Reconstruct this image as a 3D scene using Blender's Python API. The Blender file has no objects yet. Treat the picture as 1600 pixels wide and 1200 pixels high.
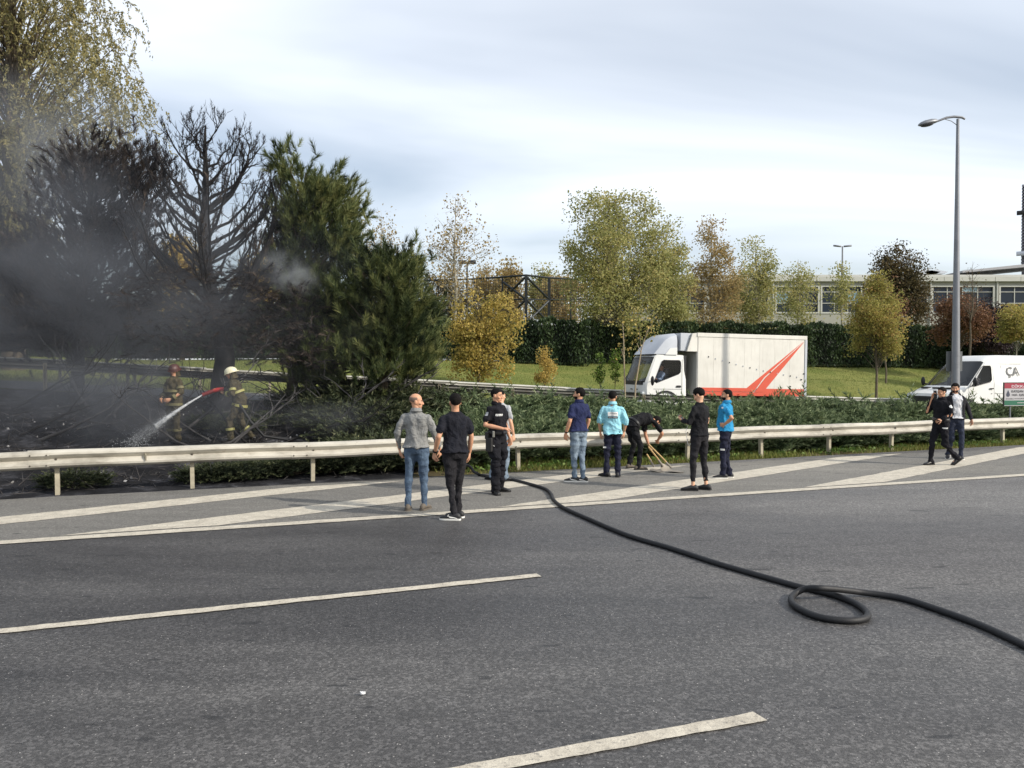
import bpy, bmesh, math, random
import numpy as np
from mathutils import Vector, Matrix
from mathutils.bvhtree import BVHTree

scene = bpy.context.scene
COL = scene.collection
R = math.radians

# ------------------------------------------------------------------ camera, sky, sun, exposure
F_PX, CX, CY, EYE, HORIZON = 1290.0, 800.0, 600.0, 2.10, 578.0
PITCH = math.atan((CY - HORIZON) / F_PX)
cam_d = bpy.data.cameras.new('camera')
cam = bpy.data.objects.new('camera', cam_d)
COL.objects.link(cam)
cam.location = (0, 0, EYE)
cam.rotation_euler = (math.pi / 2 - PITCH, 0, 0)
cam_d.sensor_fit = 'HORIZONTAL'
cam_d.sensor_width = 36.0
cam_d.lens = F_PX / 1600.0 * 36.0
cam_d.clip_start = 0.05
cam_d.clip_end = 3000
scene.camera = cam

SUN_EL = R(31)
SUN_DIR = Vector((0.905, -0.425, 0)).normalized()        # horizontal direction towards the sun
world = bpy.data.worlds.new('World')
scene.world = world
world.use_nodes = True
wn, wl = world.node_tree.nodes, world.node_tree.links
wn.clear()
w_out = wn.new('ShaderNodeOutputWorld')
w_bg = wn.new('ShaderNodeBackground')
sky = wn.new('ShaderNodeTexSky')
sky.sky_type = 'NISHITA'
sky.sun_disc = False
sky.sun_elevation = SUN_EL
sky.sun_rotation = math.atan2(SUN_DIR.x, SUN_DIR.y)
sky.air_density = 1.0
sky.dust_density = 1.5
sky.ozone_density = 1.2
tc = wn.new('ShaderNodeTexCoord')
sep = wn.new('ShaderNodeSeparateXYZ')
wl.new(tc.outputs['Generated'], sep.inputs[0])


def wmath(op, a, b=None, c=None):
    n = wn.new('ShaderNodeMath')
    n.operation = op
    for i, v in enumerate((a, b, c)):
        if v is None:
            continue
        if hasattr(v, 'links'):
            wl.new(v, n.inputs[i])
        else:
            n.inputs[i].default_value = v
    return n.outputs[0]


zz = wmath('ADD', wmath('MAXIMUM', sep.outputs[2], 0.0), 0.16)
cxy = wn.new('ShaderNodeCombineXYZ')
wl.new(wmath('DIVIDE', sep.outputs[0], zz), cxy.inputs[0])
wl.new(wmath('DIVIDE', sep.outputs[1], zz), cxy.inputs[1])
wmap = wn.new('ShaderNodeMapping')
wmap.inputs['Rotation'].default_value = (0, 0, R(-24))
wmap.inputs['Scale'].default_value = (0.42, 0.95, 1)
wmap.inputs['Location'].default_value = (2.1, 0.75, 0)
wl.new(cxy.outputs[0], wmap.inputs[0])
wno = wn.new('ShaderNodeTexNoise')
wno.inputs['Scale'].default_value = 0.85
wno.inputs['Detail'].default_value = 5
wno.inputs['Roughness'].default_value = 0.48
wno.inputs['Distortion'].default_value = 0.5
wl.new(wmap.outputs[0], wno.inputs['Vector'])
wr = wn.new('ShaderNodeMapRange')
wr.inputs[1].default_value = 0.34
wr.inputs[2].default_value = 0.64
wr.inputs[3].default_value = 0.28
wr.inputs[4].default_value = 0.97
wl.new(wno.outputs[0], wr.inputs[0])
wmix = wn.new('ShaderNodeMix')
wmix.data_type = 'RGBA'
wl.new(wr.outputs[0], wmix.inputs[0])
wl.new(sky.outputs[0], wmix.inputs[6])
# thin high cloud: the light it scatters is the sky's own, whitened
wcl = wn.new('ShaderNodeMix')
wcl.data_type = 'RGBA'
wcl.inputs[0].default_value = 0.70
wl.new(sky.outputs[0], wcl.inputs[6])
wcl.inputs[7].default_value = (12.0, 12.5, 13.2, 1)
wl.new(wcl.outputs[2], wmix.inputs[7])
wl.new(wmix.outputs[2], w_bg.inputs[0])
w_bg.inputs[1].default_value = 0.124
wl.new(w_bg.outputs[0], w_out.inputs[0])

sun_d = bpy.data.lights.new('sun', 'SUN')
sun_d.energy = 4.4
sun_d.angle = R(0.6)
sun_d.color = (1.0, 0.93, 0.82)
sun = bpy.data.objects.new('sun', sun_d)
COL.objects.link(sun)
to_sun = Vector((SUN_DIR.x * math.cos(SUN_EL), SUN_DIR.y * math.cos(SUN_EL), math.sin(SUN_EL)))
sun.rotation_euler = to_sun.to_track_quat('Z', 'Y').to_euler()

scene.view_settings.view_transform = 'Standard'
scene.view_settings.look = 'None'
scene.view_settings.gamma = 1
scene.view_settings.exposure = 0.0
scene.cycles.use_denoising = True
scene.cycles.max_bounces = 6
scene.cycles.diffuse_bounces = 3
scene.cycles.glossy_bounces = 3
scene.cycles.transparent_max_bounces = 16
scene.cycles.volume_bounces = 0
scene.cycles.volume_step_rate = 3.0
scene.cycles.volume_max_steps = 96

# ------------------------------------------------------------------ pixel geometry
_FW = np.array([0, math.cos(PITCH), -math.sin(PITCH)])
_UP = np.array([0, math.sin(PITCH), math.cos(PITCH)])
_RT = np.array([1.0, 0, 0])
_CAM = np.array([0, 0, EYE])


def ray(px, py):
    return _FW + _RT * ((px - CX) / F_PX) + _UP * (-(py - CY) / F_PX)


def P(px, py, z=0.0):
    d = ray(px, py)
    t = (z - EYE) / d[2]
    return _CAM + d * t


def at(px, py, Y):
    d = ray(px, py)
    return _CAM + d * (Y / d[1])


RA, RB = P(0, 777)[:2], P(1600, 693)[:2]          # the guardrail's foot line
EU = (RB - RA) / np.linalg.norm(RB - RA)
EV = np.array([-EU[1], EU[0]])
ROAD_ANG = math.atan2(EU[1], EU[0])


def xy(u, v):
    return RA + EU * u + EV * v


def uv_of(X, Y):
    dx, dy = X - RA[0], Y - RA[1]
    return dx * EU[0] + dy * EU[1], dx * EV[0] + dy * EV[1]


def lineN(X):
    X = np.asarray(X, float)
    return np.where(X < 16, 24.25 + 0.25 * X, 28.25 + (X - 16) * 0.44)


def lineF(X):
    return lineN(X) + 5.0


def zroad(X):
    return np.interp(X, [-60, -15.7, -8.4, 4.2, 16.6, 40, 90], [3.2, 1.8, 1.35, 0.62, 0.18, 0.05, 0.0])


def sstep(t):
    t = np.clip(t, 0, 1)
    return t * t * (3 - 2 * t)


def hgt(X, Y):
    X = np.asarray(X, float)
    Y = np.asarray(Y, float)
    u, v = uv_of(X, Y)
    n, f, zr = lineN(X), lineF(X), zroad(X)
    dn = (n - Y) * 0.96
    t = np.clip(v / np.maximum(v + dn, 0.3), 0, 1)
    bank = zr * t ** 1.7 + 0.10 * np.sin(X * 0.9 + 1) * np.sin(Y * 1.1) * np.clip(v / 2, 0, 1) * np.clip(dn / 1.5, 0, 1)
    w = (Y - f) * 0.97
    lawn = zr + (2.65 - zr + 0.004 * np.maximum(w - 20, 0)) * sstep(w / 19.0)
    lawn = lawn + 0.75 * np.exp(-(((X - 17.5) / 6.0) ** 2 + ((Y - 39.0) / 2.6) ** 2)) + 0.12 * np.sin(X * 0.31) * np.sin(Y * 0.27) * np.clip(w / 4, 0, 1)
    z = np.where(v <= 0, -0.03, np.where(Y < n, bank, np.where(Y < f, zr - 0.03, lawn)))
    return z


def G(px, py, ymax=140.0):
    d = ray(px, py)
    Y = np.arange(4.0, ymax, 0.05)
    p = _CAM[None] + d[None] * (Y / d[1])[:, None]
    g = hgt(p[:, 0], p[:, 1])
    k = np.argmax(p[:, 2] <= g)
    if p[k, 2] > g[k]:
        k = len(Y) - 1
    return np.array([p[k, 0], p[k, 1], g[k]])


def on_ground(X, Y):
    return np.array([X, Y, float(hgt(X, Y))])


# ------------------------------------------------------------------ mesh helpers
def lin(r, g, b):
    def f(v):
        v /= 255.0
        return v / 12.92 if v <= 0.04045 else ((v + 0.055) / 1.055) ** 2.4
    return (f(r), f(g), f(b), 1.0)


class MB:
    def __init__(s):
        s.v, s.f, s.m = [], [], []

    def add(s, verts, faces, mi=0):
        o = len(s.v)
        s.v.extend([tuple(map(float, p)) for p in verts])
        s.f.extend([tuple(i + o for i in fc) for fc in faces])
        s.m.extend([mi] * len(faces))
        return s

    def box(s, lo, hi, mi=0, M=None):
        x0, y0, z0 = lo
        x1, y1, z1 = hi
        vs = [Vector(p) for p in ((x0, y0, z0), (x1, y0, z0), (x1, y1, z0), (x0, y1, z0), (x0, y0, z1), (x1, y0, z1), (x1, y1, z1), (x0, y1, z1))]
        if M is not None:
            vs = [M @ p for p in vs]
        return s.add(vs, [(0, 3, 2, 1), (4, 5, 6, 7), (0, 1, 5, 4), (1, 2, 6, 5), (2, 3, 7, 6), (3, 0, 4, 7)], mi)

    def loft(s, rings, mi=0, cap=True):
        """rings: list of point lists of equal length, joined in order"""
        n = len(rings[0])
        vs, fs = [], []
        for r in rings:
            vs.extend(r)
        for k in range(len(rings) - 1):
            for i in range(n):
                j = (i + 1) % n
                fs.append((k * n + i, k * n + j, (k + 1) * n + j, (k + 1) * n + i))
        if cap:
            fs.append(tuple(range(n - 1, -1, -1)))
            fs.append(tuple((len(rings) - 1) * n + i for i in range(n)))
        return s.add(vs, fs, mi)

    def tube(s, pts, rad, n=8, mi=0, cap=True):
        pts = [Vector(p) for p in pts]
        if not hasattr(rad, '__len__'):
            rad = [rad] * len(pts)
        rings = []
        ref = None
        for i, p in enumerate(pts):
            a = pts[max(i - 1, 0)]
            b = pts[min(i + 1, len(pts) - 1)]
            d = (b - a)
            d = d.normalized() if d.length > 1e-9 else Vector((0, 0, 1))
            if ref is None:
                ref = Vector((0, 0, 1)) if abs(d.z) < 0.9 else Vector((1, 0, 0))
            x = d.cross(ref).normalized()
            y = d.cross(x)
            ref = -y if False else ref
            rings.append([p + (x * math.cos(2 * math.pi * k / n) + y * math.sin(2 * math.pi * k / n)) * rad[i] for k in range(n)])
        return s.loft(rings, mi, cap)

    def ell(s, c, r, n=14, m=9, mi=0, M=None):
        vs, fs = [], []
        c = Vector(c)
        M = M or Matrix.Identity(3)
        vs.append(c + M @ Vector((0, 0, -r[2])))
        for k in range(1, m):
            ph = -math.pi / 2 + math.pi * k / m
            for i in range(n):
                a = 2 * math.pi * i / n
                vs.append(c + M @ Vector((r[0] * math.cos(ph) * math.cos(a), r[1] * math.cos(ph) * math.sin(a), r[2] * math.sin(ph))))
        vs.append(c + M @ Vector((0, 0, r[2])))
        for i in range(n):
            fs.append((0, 1 + (i + 1) % n, 1 + i))
            fs.append((len(vs) - 1, 1 + (m - 2) * n + i, 1 + (m - 2) * n + (i + 1) % n))
        for k in range(m - 2):
            for i in range(n):
                j = (i + 1) % n
                fs.append((1 + k * n + i, 1 + k * n + j, 1 + (k + 1) * n + j, 1 + (k + 1) * n + i))
        return s.add(vs, fs, mi)

    def prism(s, poly, y0, y1, mi=0, M=None):
        """polygon in x,z swept along y"""
        n = len(poly)
        a = [Vector((p[0], y0, p[1])) for p in poly]
        b = [Vector((p[0], y1, p[1])) for p in poly]
        vs = a + b
        if M is not None:
            vs = [M @ p for p in vs]
        fs = [tuple(range(n)), tuple(range(2 * n - 1, n - 1, -1))]
        fs += [(i, i + n, (i + 1) % n + n, (i + 1) % n) for i in range(n)]
        return s.add(vs, fs, mi)

    def mesh(s, name='mesh', smooth=None):
        me = bpy.data.meshes.new(name)
        me.from_pydata(s.v, [], s.f)
        if any(s.m):
            me.polygons.foreach_set('material_index', s.m)
        if smooth is not None:
            me.polygons.foreach_set('use_smooth', [True] * len(me.polygons))
            if smooth < 179:
                me.set_sharp_from_angle(angle=R(smooth))
        me.update()
        return me

    def build(s, name, mats, parent=None, smooth=None, fix=True, bevel=0):
        me = s.mesh(name, None)
        if fix or bevel:
            bm = bmesh.new()
            bm.from_mesh(me)
            if bevel:
                bmesh.ops.remove_doubles(bm, verts=bm.verts, dist=1e-5)
            bmesh.ops.recalc_face_normals(bm, faces=bm.faces)
            if bevel:
                es = [e for e in bm.edges if len(e.link_faces) == 2 and e.calc_face_angle(0) > 0.5]
                bmesh.ops.bevel(bm, geom=es, offset=bevel, segments=2, profile=0.6, affect='EDGES', clamp_overlap=True)
            bm.to_mesh(me)
            bm.free()
        if smooth is not None:
            me.polygons.foreach_set('use_smooth', [True] * len(me.polygons))
            if smooth < 179:
                me.set_sharp_from_angle(angle=R(smooth))
        return obj(name, me, mats, parent)


def obj(name, me, mats, parent=None):
    if mats is not None:
        for m in (mats if isinstance(mats, (list, tuple)) else [mats]):
            if m.name not in [x.name for x in me.materials if x]:
                me.materials.append(m)
    o = bpy.data.objects.new(name, me)
    COL.objects.link(o)
    if parent is not None:
        o.parent = parent
    return o


def tag(o, label=None, cat=None, group=None, kind=None):
    if label:
        o['label'] = label
    if cat:
        o['category'] = cat
    if group:
        o['group'] = group
    if kind:
        o['kind'] = kind
    return o


def empty(name, loc=(0, 0, 0), rz=0.0, label=None, cat=None, group=None):
    o = bpy.data.objects.new(name, None)
    o.empty_display_size = 0.2
    COL.objects.link(o)
    o.location = tuple(map(float, loc))
    o.rotation_euler = (0, 0, rz)
    return tag(o, label, cat, group)


def copy_tree(o, parent=None):
    c = o.copy()
    COL.objects.link(c)
    c.parent = parent
    for ch in list(o.children):
        copy_tree(ch, c)
    return c


def np_mesh(name, verts, faces, var=None, smooth=False):
    """fast mesh from numpy verts (N,3) and faces (M,k)"""
    verts = np.asarray(verts, np.float32)
    faces = np.asarray(faces, np.int32)
    me = bpy.data.meshes.new(name)
    me.vertices.add(len(verts))
    me.vertices.foreach_set('co', verts.ravel())
    k = faces.shape[1]
    me.loops.add(faces.size)
    me.loops.foreach_set('vertex_index', faces.ravel())
    me.polygons.add(len(faces))
    me.polygons.foreach_set('loop_start', np.arange(0, faces.size, k, dtype=np.int32))
    if smooth:
        me.polygons.foreach_set('use_smooth', np.ones(len(faces), bool))
    me.update(calc_edges=True)
    if var is not None:
        at_ = me.attributes.new('var', 'FLOAT', 'POINT')
        at_.data.foreach_set('value', np.asarray(var, np.float32))
    return me


def plate_with_hole(outer, hole, yfun):
    """flat side plate (x,z outline) with a window cut out; y from z"""
    from mathutils.geometry import delaunay_2d_cdt
    pts = [Vector(p) for p in outer] + [Vector(p) for p in hole]
    no, nh = len(outer), len(hole)
    ed = [(i, (i + 1) % no) for i in range(no)] + [(no + i, no + (i + 1) % nh) for i in range(nh)]
    vs, es, fs, *_ = delaunay_2d_cdt(pts, ed, [], 0, 1e-5)
    def inside(c, poly):
        r, j = False, len(poly) - 1
        for i in range(len(poly)):
            (xi, yi), (xj, yj) = poly[i], poly[j]
            if (yi > c[1]) != (yj > c[1]) and c[0] < (xj - xi) * (c[1] - yi) / (yj - yi) + xi:
                r = not r
            j = i
        return r
    keep = []
    for f in fs:
        c = sum((vs[i] for i in f), Vector((0, 0))) / len(f)
        if inside(c, outer) and not inside(c, hole):
            keep.append(f)
    return [(v.x, yfun(v.y), v.y) for v in vs], keep


# ------------------------------------------------------------------ material helpers
def nodes_of(name):
    m = bpy.data.materials.new(name)
    m.use_nodes = True
    nt = m.node_tree
    b = nt.nodes['Principled BSDF']
    return m, nt, b


def ramp(nt, fac, stops):
    r = nt.nodes.new('ShaderNodeValToRGB')
    el = r.color_ramp.elements
    while len(el) < len(stops):
        el.new(0.5)
    for e, (p, col) in zip(el, stops):
        e.position = p
        e.color = col
    nt.links.new(fac, r.inputs[0])
    return r.outputs[0]


def noise(nt, scale, detail=3, rough=0.5, coord='Object', stretch=None, rot=0, dist=0.0):
    t = nt.nodes.new('ShaderNodeTexCoord')
    n = nt.nodes.new('ShaderNodeTexNoise')
    n.inputs['Scale'].default_value = scale
    n.inputs['Detail'].default_value = detail
    n.inputs['Roughness'].default_value = rough
    n.inputs['Distortion'].default_value = dist
    src = t.outputs[coord]
    if stretch or rot:
        mp = nt.nodes.new('ShaderNodeMapping')
        mp.vector_type = 'POINT'
        mp.inputs['Rotation'].default_value = (0, 0, rot)
        if stretch:
            mp.inputs['Scale'].default_value = stretch
        nt.links.new(src, mp.inputs[0])
        src = mp.outputs[0]
    nt.links.new(src, n.inputs['Vector'])
    return n.outputs[0]


def mixc(nt, fac, a, b, blend='MIX'):
    m = nt.nodes.new('ShaderNodeMix')
    m.data_type = 'RGBA'
    m.blend_type = blend
    for k, v in ((0, fac), (6, a), (7, b)):
        if hasattr(v, 'links'):
            nt.links.new(v, m.inputs[k])
        else:
            m.inputs[k].default_value = v
    return m.outputs[2]


def nmath(nt, op, a, b=0.0, clamp=False):
    n = nt.nodes.new('ShaderNodeMath')
    n.operation = op
    n.use_clamp = clamp
    for i, v in enumerate((a, b)):
        if hasattr(v, 'links'):
            nt.links.new(v, n.inputs[i])
        else:
            n.inputs[i].default_value = v
    return n.outputs[0]


def bump(nt, b, h, strength=0.3, dist=0.02):
    n = nt.nodes.new('ShaderNodeBump')
    n.inputs['Strength'].default_value = strength
    n.inputs['Distance'].default_value = dist
    nt.links.new(h, n.inputs['Height'])
    nt.links.new(n.outputs[0], b.inputs['Normal'])


_MC = {}


def mat(name, col, rough=0.6, metal=0.0, var=0.12, scale=6.0, bmp=0.0, bscale=60.0, spec=0.5, col2=None):
    """procedural paint / cloth / metal: a base colour broken by noise"""
    if name in _MC:
        return _MC[name]
    m, nt, b = nodes_of(name)
    if col2 is None:
        c1 = tuple(max(0, x * (1 - var)) for x in col[:3]) + (1,)
        c2 = tuple(min(1, x * (1 + var)) for x in col[:3]) + (1,)
    else:
        c1, c2 = col, col2
    n = noise(nt, scale, 5, 0.6)
    nt.links.new(ramp(nt, n, [(0.32, c1), (0.68, c2)]), b.inputs['Base Color'])
    b.inputs['Roughness'].default_value = rough
    b.inputs['Metallic'].default_value = metal
    b.inputs['Specular IOR Level'].default_value = spec
    if bmp:
        bump(nt, b, noise(nt, bscale, 3, 0.6), bmp, 0.01)
    _MC[name] = m
    return m


def leaf_mat(name, cols, trans=0.3, rough=0.6):
    m, nt, b = nodes_of(name)
    a = nt.nodes.new('ShaderNodeAttribute')
    a.attribute_name = 'var'
    n = len(cols)
    cr = ramp(nt, a.outputs['Fac'], [(i / max(n - 1, 1), c) for i, c in enumerate(cols)])
    nt.links.new(cr, b.inputs['Base Color'])
    b.inputs['Roughness'].default_value = rough
    b.inputs['Specular IOR Level'].default_value = 0.25
    if trans > 0:
        tr = nt.nodes.new('ShaderNodeBsdfTranslucent')
        nt.links.new(cr, tr.inputs[0])
        mx = nt.nodes.new('ShaderNodeMixShader')
        mx.inputs[0].default_value = trans
        nt.links.new(b.outputs[0], mx.inputs[1])
        nt.links.new(tr.outputs[0], mx.inputs[2])
        nt.links.new(mx.outputs[0], nt.nodes['Material Output'].inputs[0])
    return m


def glass_mat(name, col=(0.02, 0.025, 0.03, 1), rough=0.05, alpha=1.0):
    m, nt, b = nodes_of(name)
    b.inputs['Base Color'].default_value = col
    b.inputs['Roughness'].default_value = rough
    b.inputs['Specular IOR Level'].default_value = 0.8 if rough < .2 else 0.3
    if alpha < 1:
        b.inputs['Alpha'].default_value = alpha
    return m

# ------------------------------------------------------------------ ground and roads
rng = np.random.default_rng(7)


def ground_mat():
    m, nt, b = nodes_of('ground_soil_grass_ash')
    a1 = nt.nodes.new('ShaderNodeAttribute')
    a1.attribute_name = 'burn'
    a2 = nt.nodes.new('ShaderNodeAttribute')
    a2.attribute_name = 'lawn'
    soil = ramp(nt, noise(nt, 2.2, 8, 0.65), [(0.3, lin(62, 56, 40)), (0.5, lin(98, 88, 62)), (0.7, lin(84, 98, 48))])
    lawn = ramp(nt, noise(nt, 0.35, 8, 0.7), [(0.3, lin(96, 106, 54)), (0.48, lin(114, 122, 62)), (0.58, lin(142, 140, 80)), (0.72, lin(106, 116, 58))])
    lawn = mixc(nt, nmath(nt, 'MULTIPLY', noise(nt, 9.0, 4, 0.6), 0.8), lawn, lin(84, 94, 46))
    ash = ramp(nt, noise(nt, 1.3, 9, 0.72, dist=0.6), [(0.36, lin(22, 22, 24)), (0.52, lin(40, 40, 43)), (0.60, lin(70, 70, 74)), (0.70, lin(150, 148, 150))])
    c = mixc(nt, a2.outputs['Fac'], soil, lawn)
    ed = nmath(nt, 'ADD', a1.outputs['Fac'], nmath(nt, 'MULTIPLY', nmath(nt, 'SUBTRACT', noise(nt, 1.6, 4, 0.6), 0.5), 1.2))
    ed = ramp(nt, ed, [(0.4, (0, 0, 0, 1)), (0.6, (1, 1, 1, 1))])
    c = mixc(nt, ed, c, ash)
    nt.links.new(c, b.inputs['Base Color'])
    b.inputs['Roughness'].default_value = 0.95
    b.inputs['Specular IOR Level'].default_value = 0.15
    bump(nt, b, noise(nt, 14, 6, 0.7), 0.7, 0.06)
    return m


def seg(lo, hi, st):
    return np.arange(lo, hi, st)


gx = np.concatenate([seg(-1500, -140, 160), seg(-140, -30, 8), seg(-30, 40, 0.4), seg(40, 160, 8), seg(160, 1501, 160)])
gy = np.concatenate([seg(-300, -40, 60), seg(-40, 12, 4), seg(12, 60, 0.35), seg(60, 160, 6), seg(160, 1801, 160)])
GX, GY = np.meshgrid(gx, gy)
gz = hgt(GX, GY)
gv = np.stack([GX.ravel(), GY.ravel(), gz.ravel()], 1)
nx, ny = len(gx), len(gy)
ii = np.arange(nx * ny).reshape(ny, nx)
gf = np.stack([ii[:-1, :-1].ravel(), ii[:-1, 1:].ravel(), ii[1:, 1:].ravel(), ii[1:, :-1].ravel()], 1)
gme = np_mesh('ground', gv, gf, smooth=True)
gu, gvv = uv_of(gv[:, 0], gv[:, 1])
burn = sstep((-1.2 - gv[:, 0]) / 1.6) * sstep((lineN(gv[:, 0]) + 0.6 - gv[:, 1]) / 0.8) * (gvv > -0.5)
lawn_a = sstep((gv[:, 1] - lineN(gv[:, 0])) / 1.0)
for nm, arr in (('burn', burn), ('lawn', lawn_a)):
    a_ = gme.attributes.new(nm, 'FLOAT', 'POINT')
    a_.data.foreach_set('value', arr.astype(np.float32))
tag(obj('ground', gme, ground_mat()), kind='structure')


def asphalt(name, dark, light, speck=0.5, grain=1.0, wet_glare=True):
    m, nt, b = nodes_of(name)
    big = noise(nt, 0.13, 5, 0.6, stretch=(0.35, 1.5, 1), rot=-ROAD_ANG, dist=0.3)
    c = ramp(nt, big, [(0.32, dark), (0.68, light)])
    damp_glare = None
    if wet_glare:
        # hose water darkens the left; sky glare at right is painted into the colour
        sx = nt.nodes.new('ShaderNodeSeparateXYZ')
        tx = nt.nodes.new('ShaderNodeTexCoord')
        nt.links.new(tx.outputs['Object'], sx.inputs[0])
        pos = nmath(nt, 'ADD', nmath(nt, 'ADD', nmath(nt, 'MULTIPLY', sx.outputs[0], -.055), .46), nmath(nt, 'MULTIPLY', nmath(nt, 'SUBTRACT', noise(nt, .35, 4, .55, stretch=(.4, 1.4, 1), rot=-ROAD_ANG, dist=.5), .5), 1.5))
        damp_glare = ramp(nt, pos, [(-.0, (0, 0, 0, 1)), (.75, (1, 1, 1, 1))])
        c = mixc(nt, nmath(nt, 'MULTIPLY', damp_glare, .82), c, lin(44, 43, 44))
    mid = noise(nt, 2.2, 6, 0.65, stretch=(0.35, 1.3, 1), rot=-ROAD_ANG)
    c = mixc(nt, 0.32, c, ramp(nt, mid, [(0.3, (0.55, 0.55, 0.55, 1)), (0.7, (1.45, 1.45, 1.45, 1))]), 'MULTIPLY')
    fine = noise(nt, 75, 3, 0.75)
    c = mixc(nt, 0.75 * grain, c, ramp(nt, fine, [(0.30, (0.30, 0.30, 0.30, 1)), (0.70, (1.85, 1.85, 1.85, 1))]), 'MULTIPLY')
    # the aggregate: every stone its own shade
    tca = nt.nodes.new('ShaderNodeTexCoord')
    va = nt.nodes.new('ShaderNodeTexVoronoi')
    va.inputs['Scale'].default_value = 48
    nt.links.new(tca.outputs['Object'], va.inputs['Vector'])
    sa = nt.nodes.new('ShaderNodeSeparateColor')
    nt.links.new(va.outputs['Color'], sa.inputs[0])
    c = mixc(nt, 0.66 * grain, c, ramp(nt, sa.outputs[2], [(0.0, (0.45, 0.45, 0.45, 1)), (0.6, (0.95, 0.95, 0.95, 1)), (1.0, (1.9, 1.9, 1.9, 1))]), 'MULTIPLY')
    # dark oil spots, lying across the direction of travel's grain
    sp = noise(nt, 2.6, 2, 0.45, stretch=(0.8, 2.2, 1), rot=-ROAD_ANG)
    c = mixc(nt, ramp(nt, sp, [(0.675, (0, 0, 0, 1)), (0.715, (0.7, 0.7, 0.7, 1))]), c, lin(36, 36, 37))
    # pale stones in the surface
    tcn = nt.nodes.new('ShaderNodeTexCoord')
    vo = nt.nodes.new('ShaderNodeTexVoronoi')
    vo.inputs['Scale'].default_value = 70
    nt.links.new(tcn.outputs['Object'], vo.inputs['Vector'])
    sepc = nt.nodes.new('ShaderNodeSeparateColor')
    nt.links.new(vo.outputs['Color'], sepc.inputs[0])
    stone = nmath(nt, 'MULTIPLY', nmath(nt, 'LESS_THAN', vo.outputs['Distance'], 0.34), nmath(nt, 'GREATER_THAN', sepc.outputs[0], 1 - 0.07 * speck))
    c = mixc(nt, nmath(nt, 'MULTIPLY', stone, nmath(nt, 'MULTIPLY', sepc.outputs[1], 0.8)), c, lin(200, 196, 190))
    nt.links.new(c, b.inputs['Base Color'])
    rr = mixc(nt, damp_glare, (.70, .70, .70, 1), (.46, .46, .46, 1)) if wet_glare else ramp(nt, big, [(0.3, (0.75, 0.75, 0.75, 1)), (0.7, (0.9, 0.9, 0.9, 1))])
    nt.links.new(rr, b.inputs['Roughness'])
    b.inputs['Specular IOR Level'].default_value = 0.45
    bump(nt, b, nmath(nt, 'ADD', fine, nmath(nt, 'MULTIPLY', mid, 0.4)), 0.55, 0.012)
    return m


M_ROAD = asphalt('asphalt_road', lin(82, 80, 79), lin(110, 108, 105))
M_SHOULDER = asphalt('asphalt_shoulder', lin(100, 98, 94), lin(120, 117, 110), speck=0.2, grain=.6, wet_glare=False)
M_FAR = asphalt('asphalt_far', lin(82, 82, 84), lin(100, 100, 100), speck=0.1, wet_glare=False)


def quad_sheet(name, corners, z, m, nu=1):
    me = bpy.data.meshes.new(name)
    me.from_pydata([(c[0], c[1], z) for c in corners], [], [(0, 1, 2, 3)])
    return tag(obj(name, me, m), kind='structure')


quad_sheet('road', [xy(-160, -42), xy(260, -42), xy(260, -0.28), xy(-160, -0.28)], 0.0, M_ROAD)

SL0, SL1 = P(0, 848.5)[:2], P(1600, 742.5)[:2]
sdir = (SL1 - SL0) / np.linalg.norm(SL1 - SL0)
sperp = np.array([-sdir[1], sdir[0]])
# shoulder: from the edge line to a ragged asphalt edge at the guardrail
E0, E1 = P(0, 781)[:2], P(1600, 699)[:2]
us = np.arange(-20, 60, 0.25)
inner, outer = [], []
for u_ in us:
    p = SL0 + sdir * u_
    k = (u_ / np.linalg.norm(SL1 - SL0))
    e = E0 + (E1 - E0) * k
    j = 0.10 * math.sin(u_ * 1.7) * math.sin(u_ * 0.63 + 1) + 0.05 * rng.normal()
    e = e + EV * j * (1.0 if u_ > 9 else 0.35)
    inner.append((p[0], p[1], 0.004))
    outer.append((e[0], e[1], 0.004))
vs = inner + outer
n_ = len(us)
fs = [(i, i + 1, n_ + i + 1, n_ + i) for i in range(n_ - 1)]
me = bpy.data.meshes.new('hard_shoulder')
me.from_pydata(vs, [], fs)
tag(obj('hard_shoulder', me, M_SHOULDER), kind='structure')


def paint_mat():
    m, nt, b = nodes_of('road_paint')
    c = ramp(nt, noise(nt, 5, 7, 0.7), [(0.3, lin(164, 156, 141)), (0.65, lin(204, 196, 179))])
    worn = ramp(nt, noise(nt, 26, 5, 0.75), [(0.36, (1, 1, 1, 1)), (0.45, (0, 0, 0, 1))])
    c = mixc(nt, nmath(nt, 'MULTIPLY', worn, 0.75), c, lin(120, 116, 110))
    c = mixc(nt, 0.35, c, ramp(nt, noise(nt, 80, 2, 0.7), [(0.3, (0.6, 0.6, 0.6, 1)), (0.7, (1.3, 1.3, 1.3, 1))]), 'MULTIPLY')
    nt.links.new(c, b.inputs['Base Color'])
    b.inputs['Roughness'].default_value = 0.75
    bump(nt, b, noise(nt, 75, 3, 0.7), 0.4, 0.01)
    return m


M_PAINT = paint_mat()
M_PAINT_LOW = paint_mat()


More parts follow.
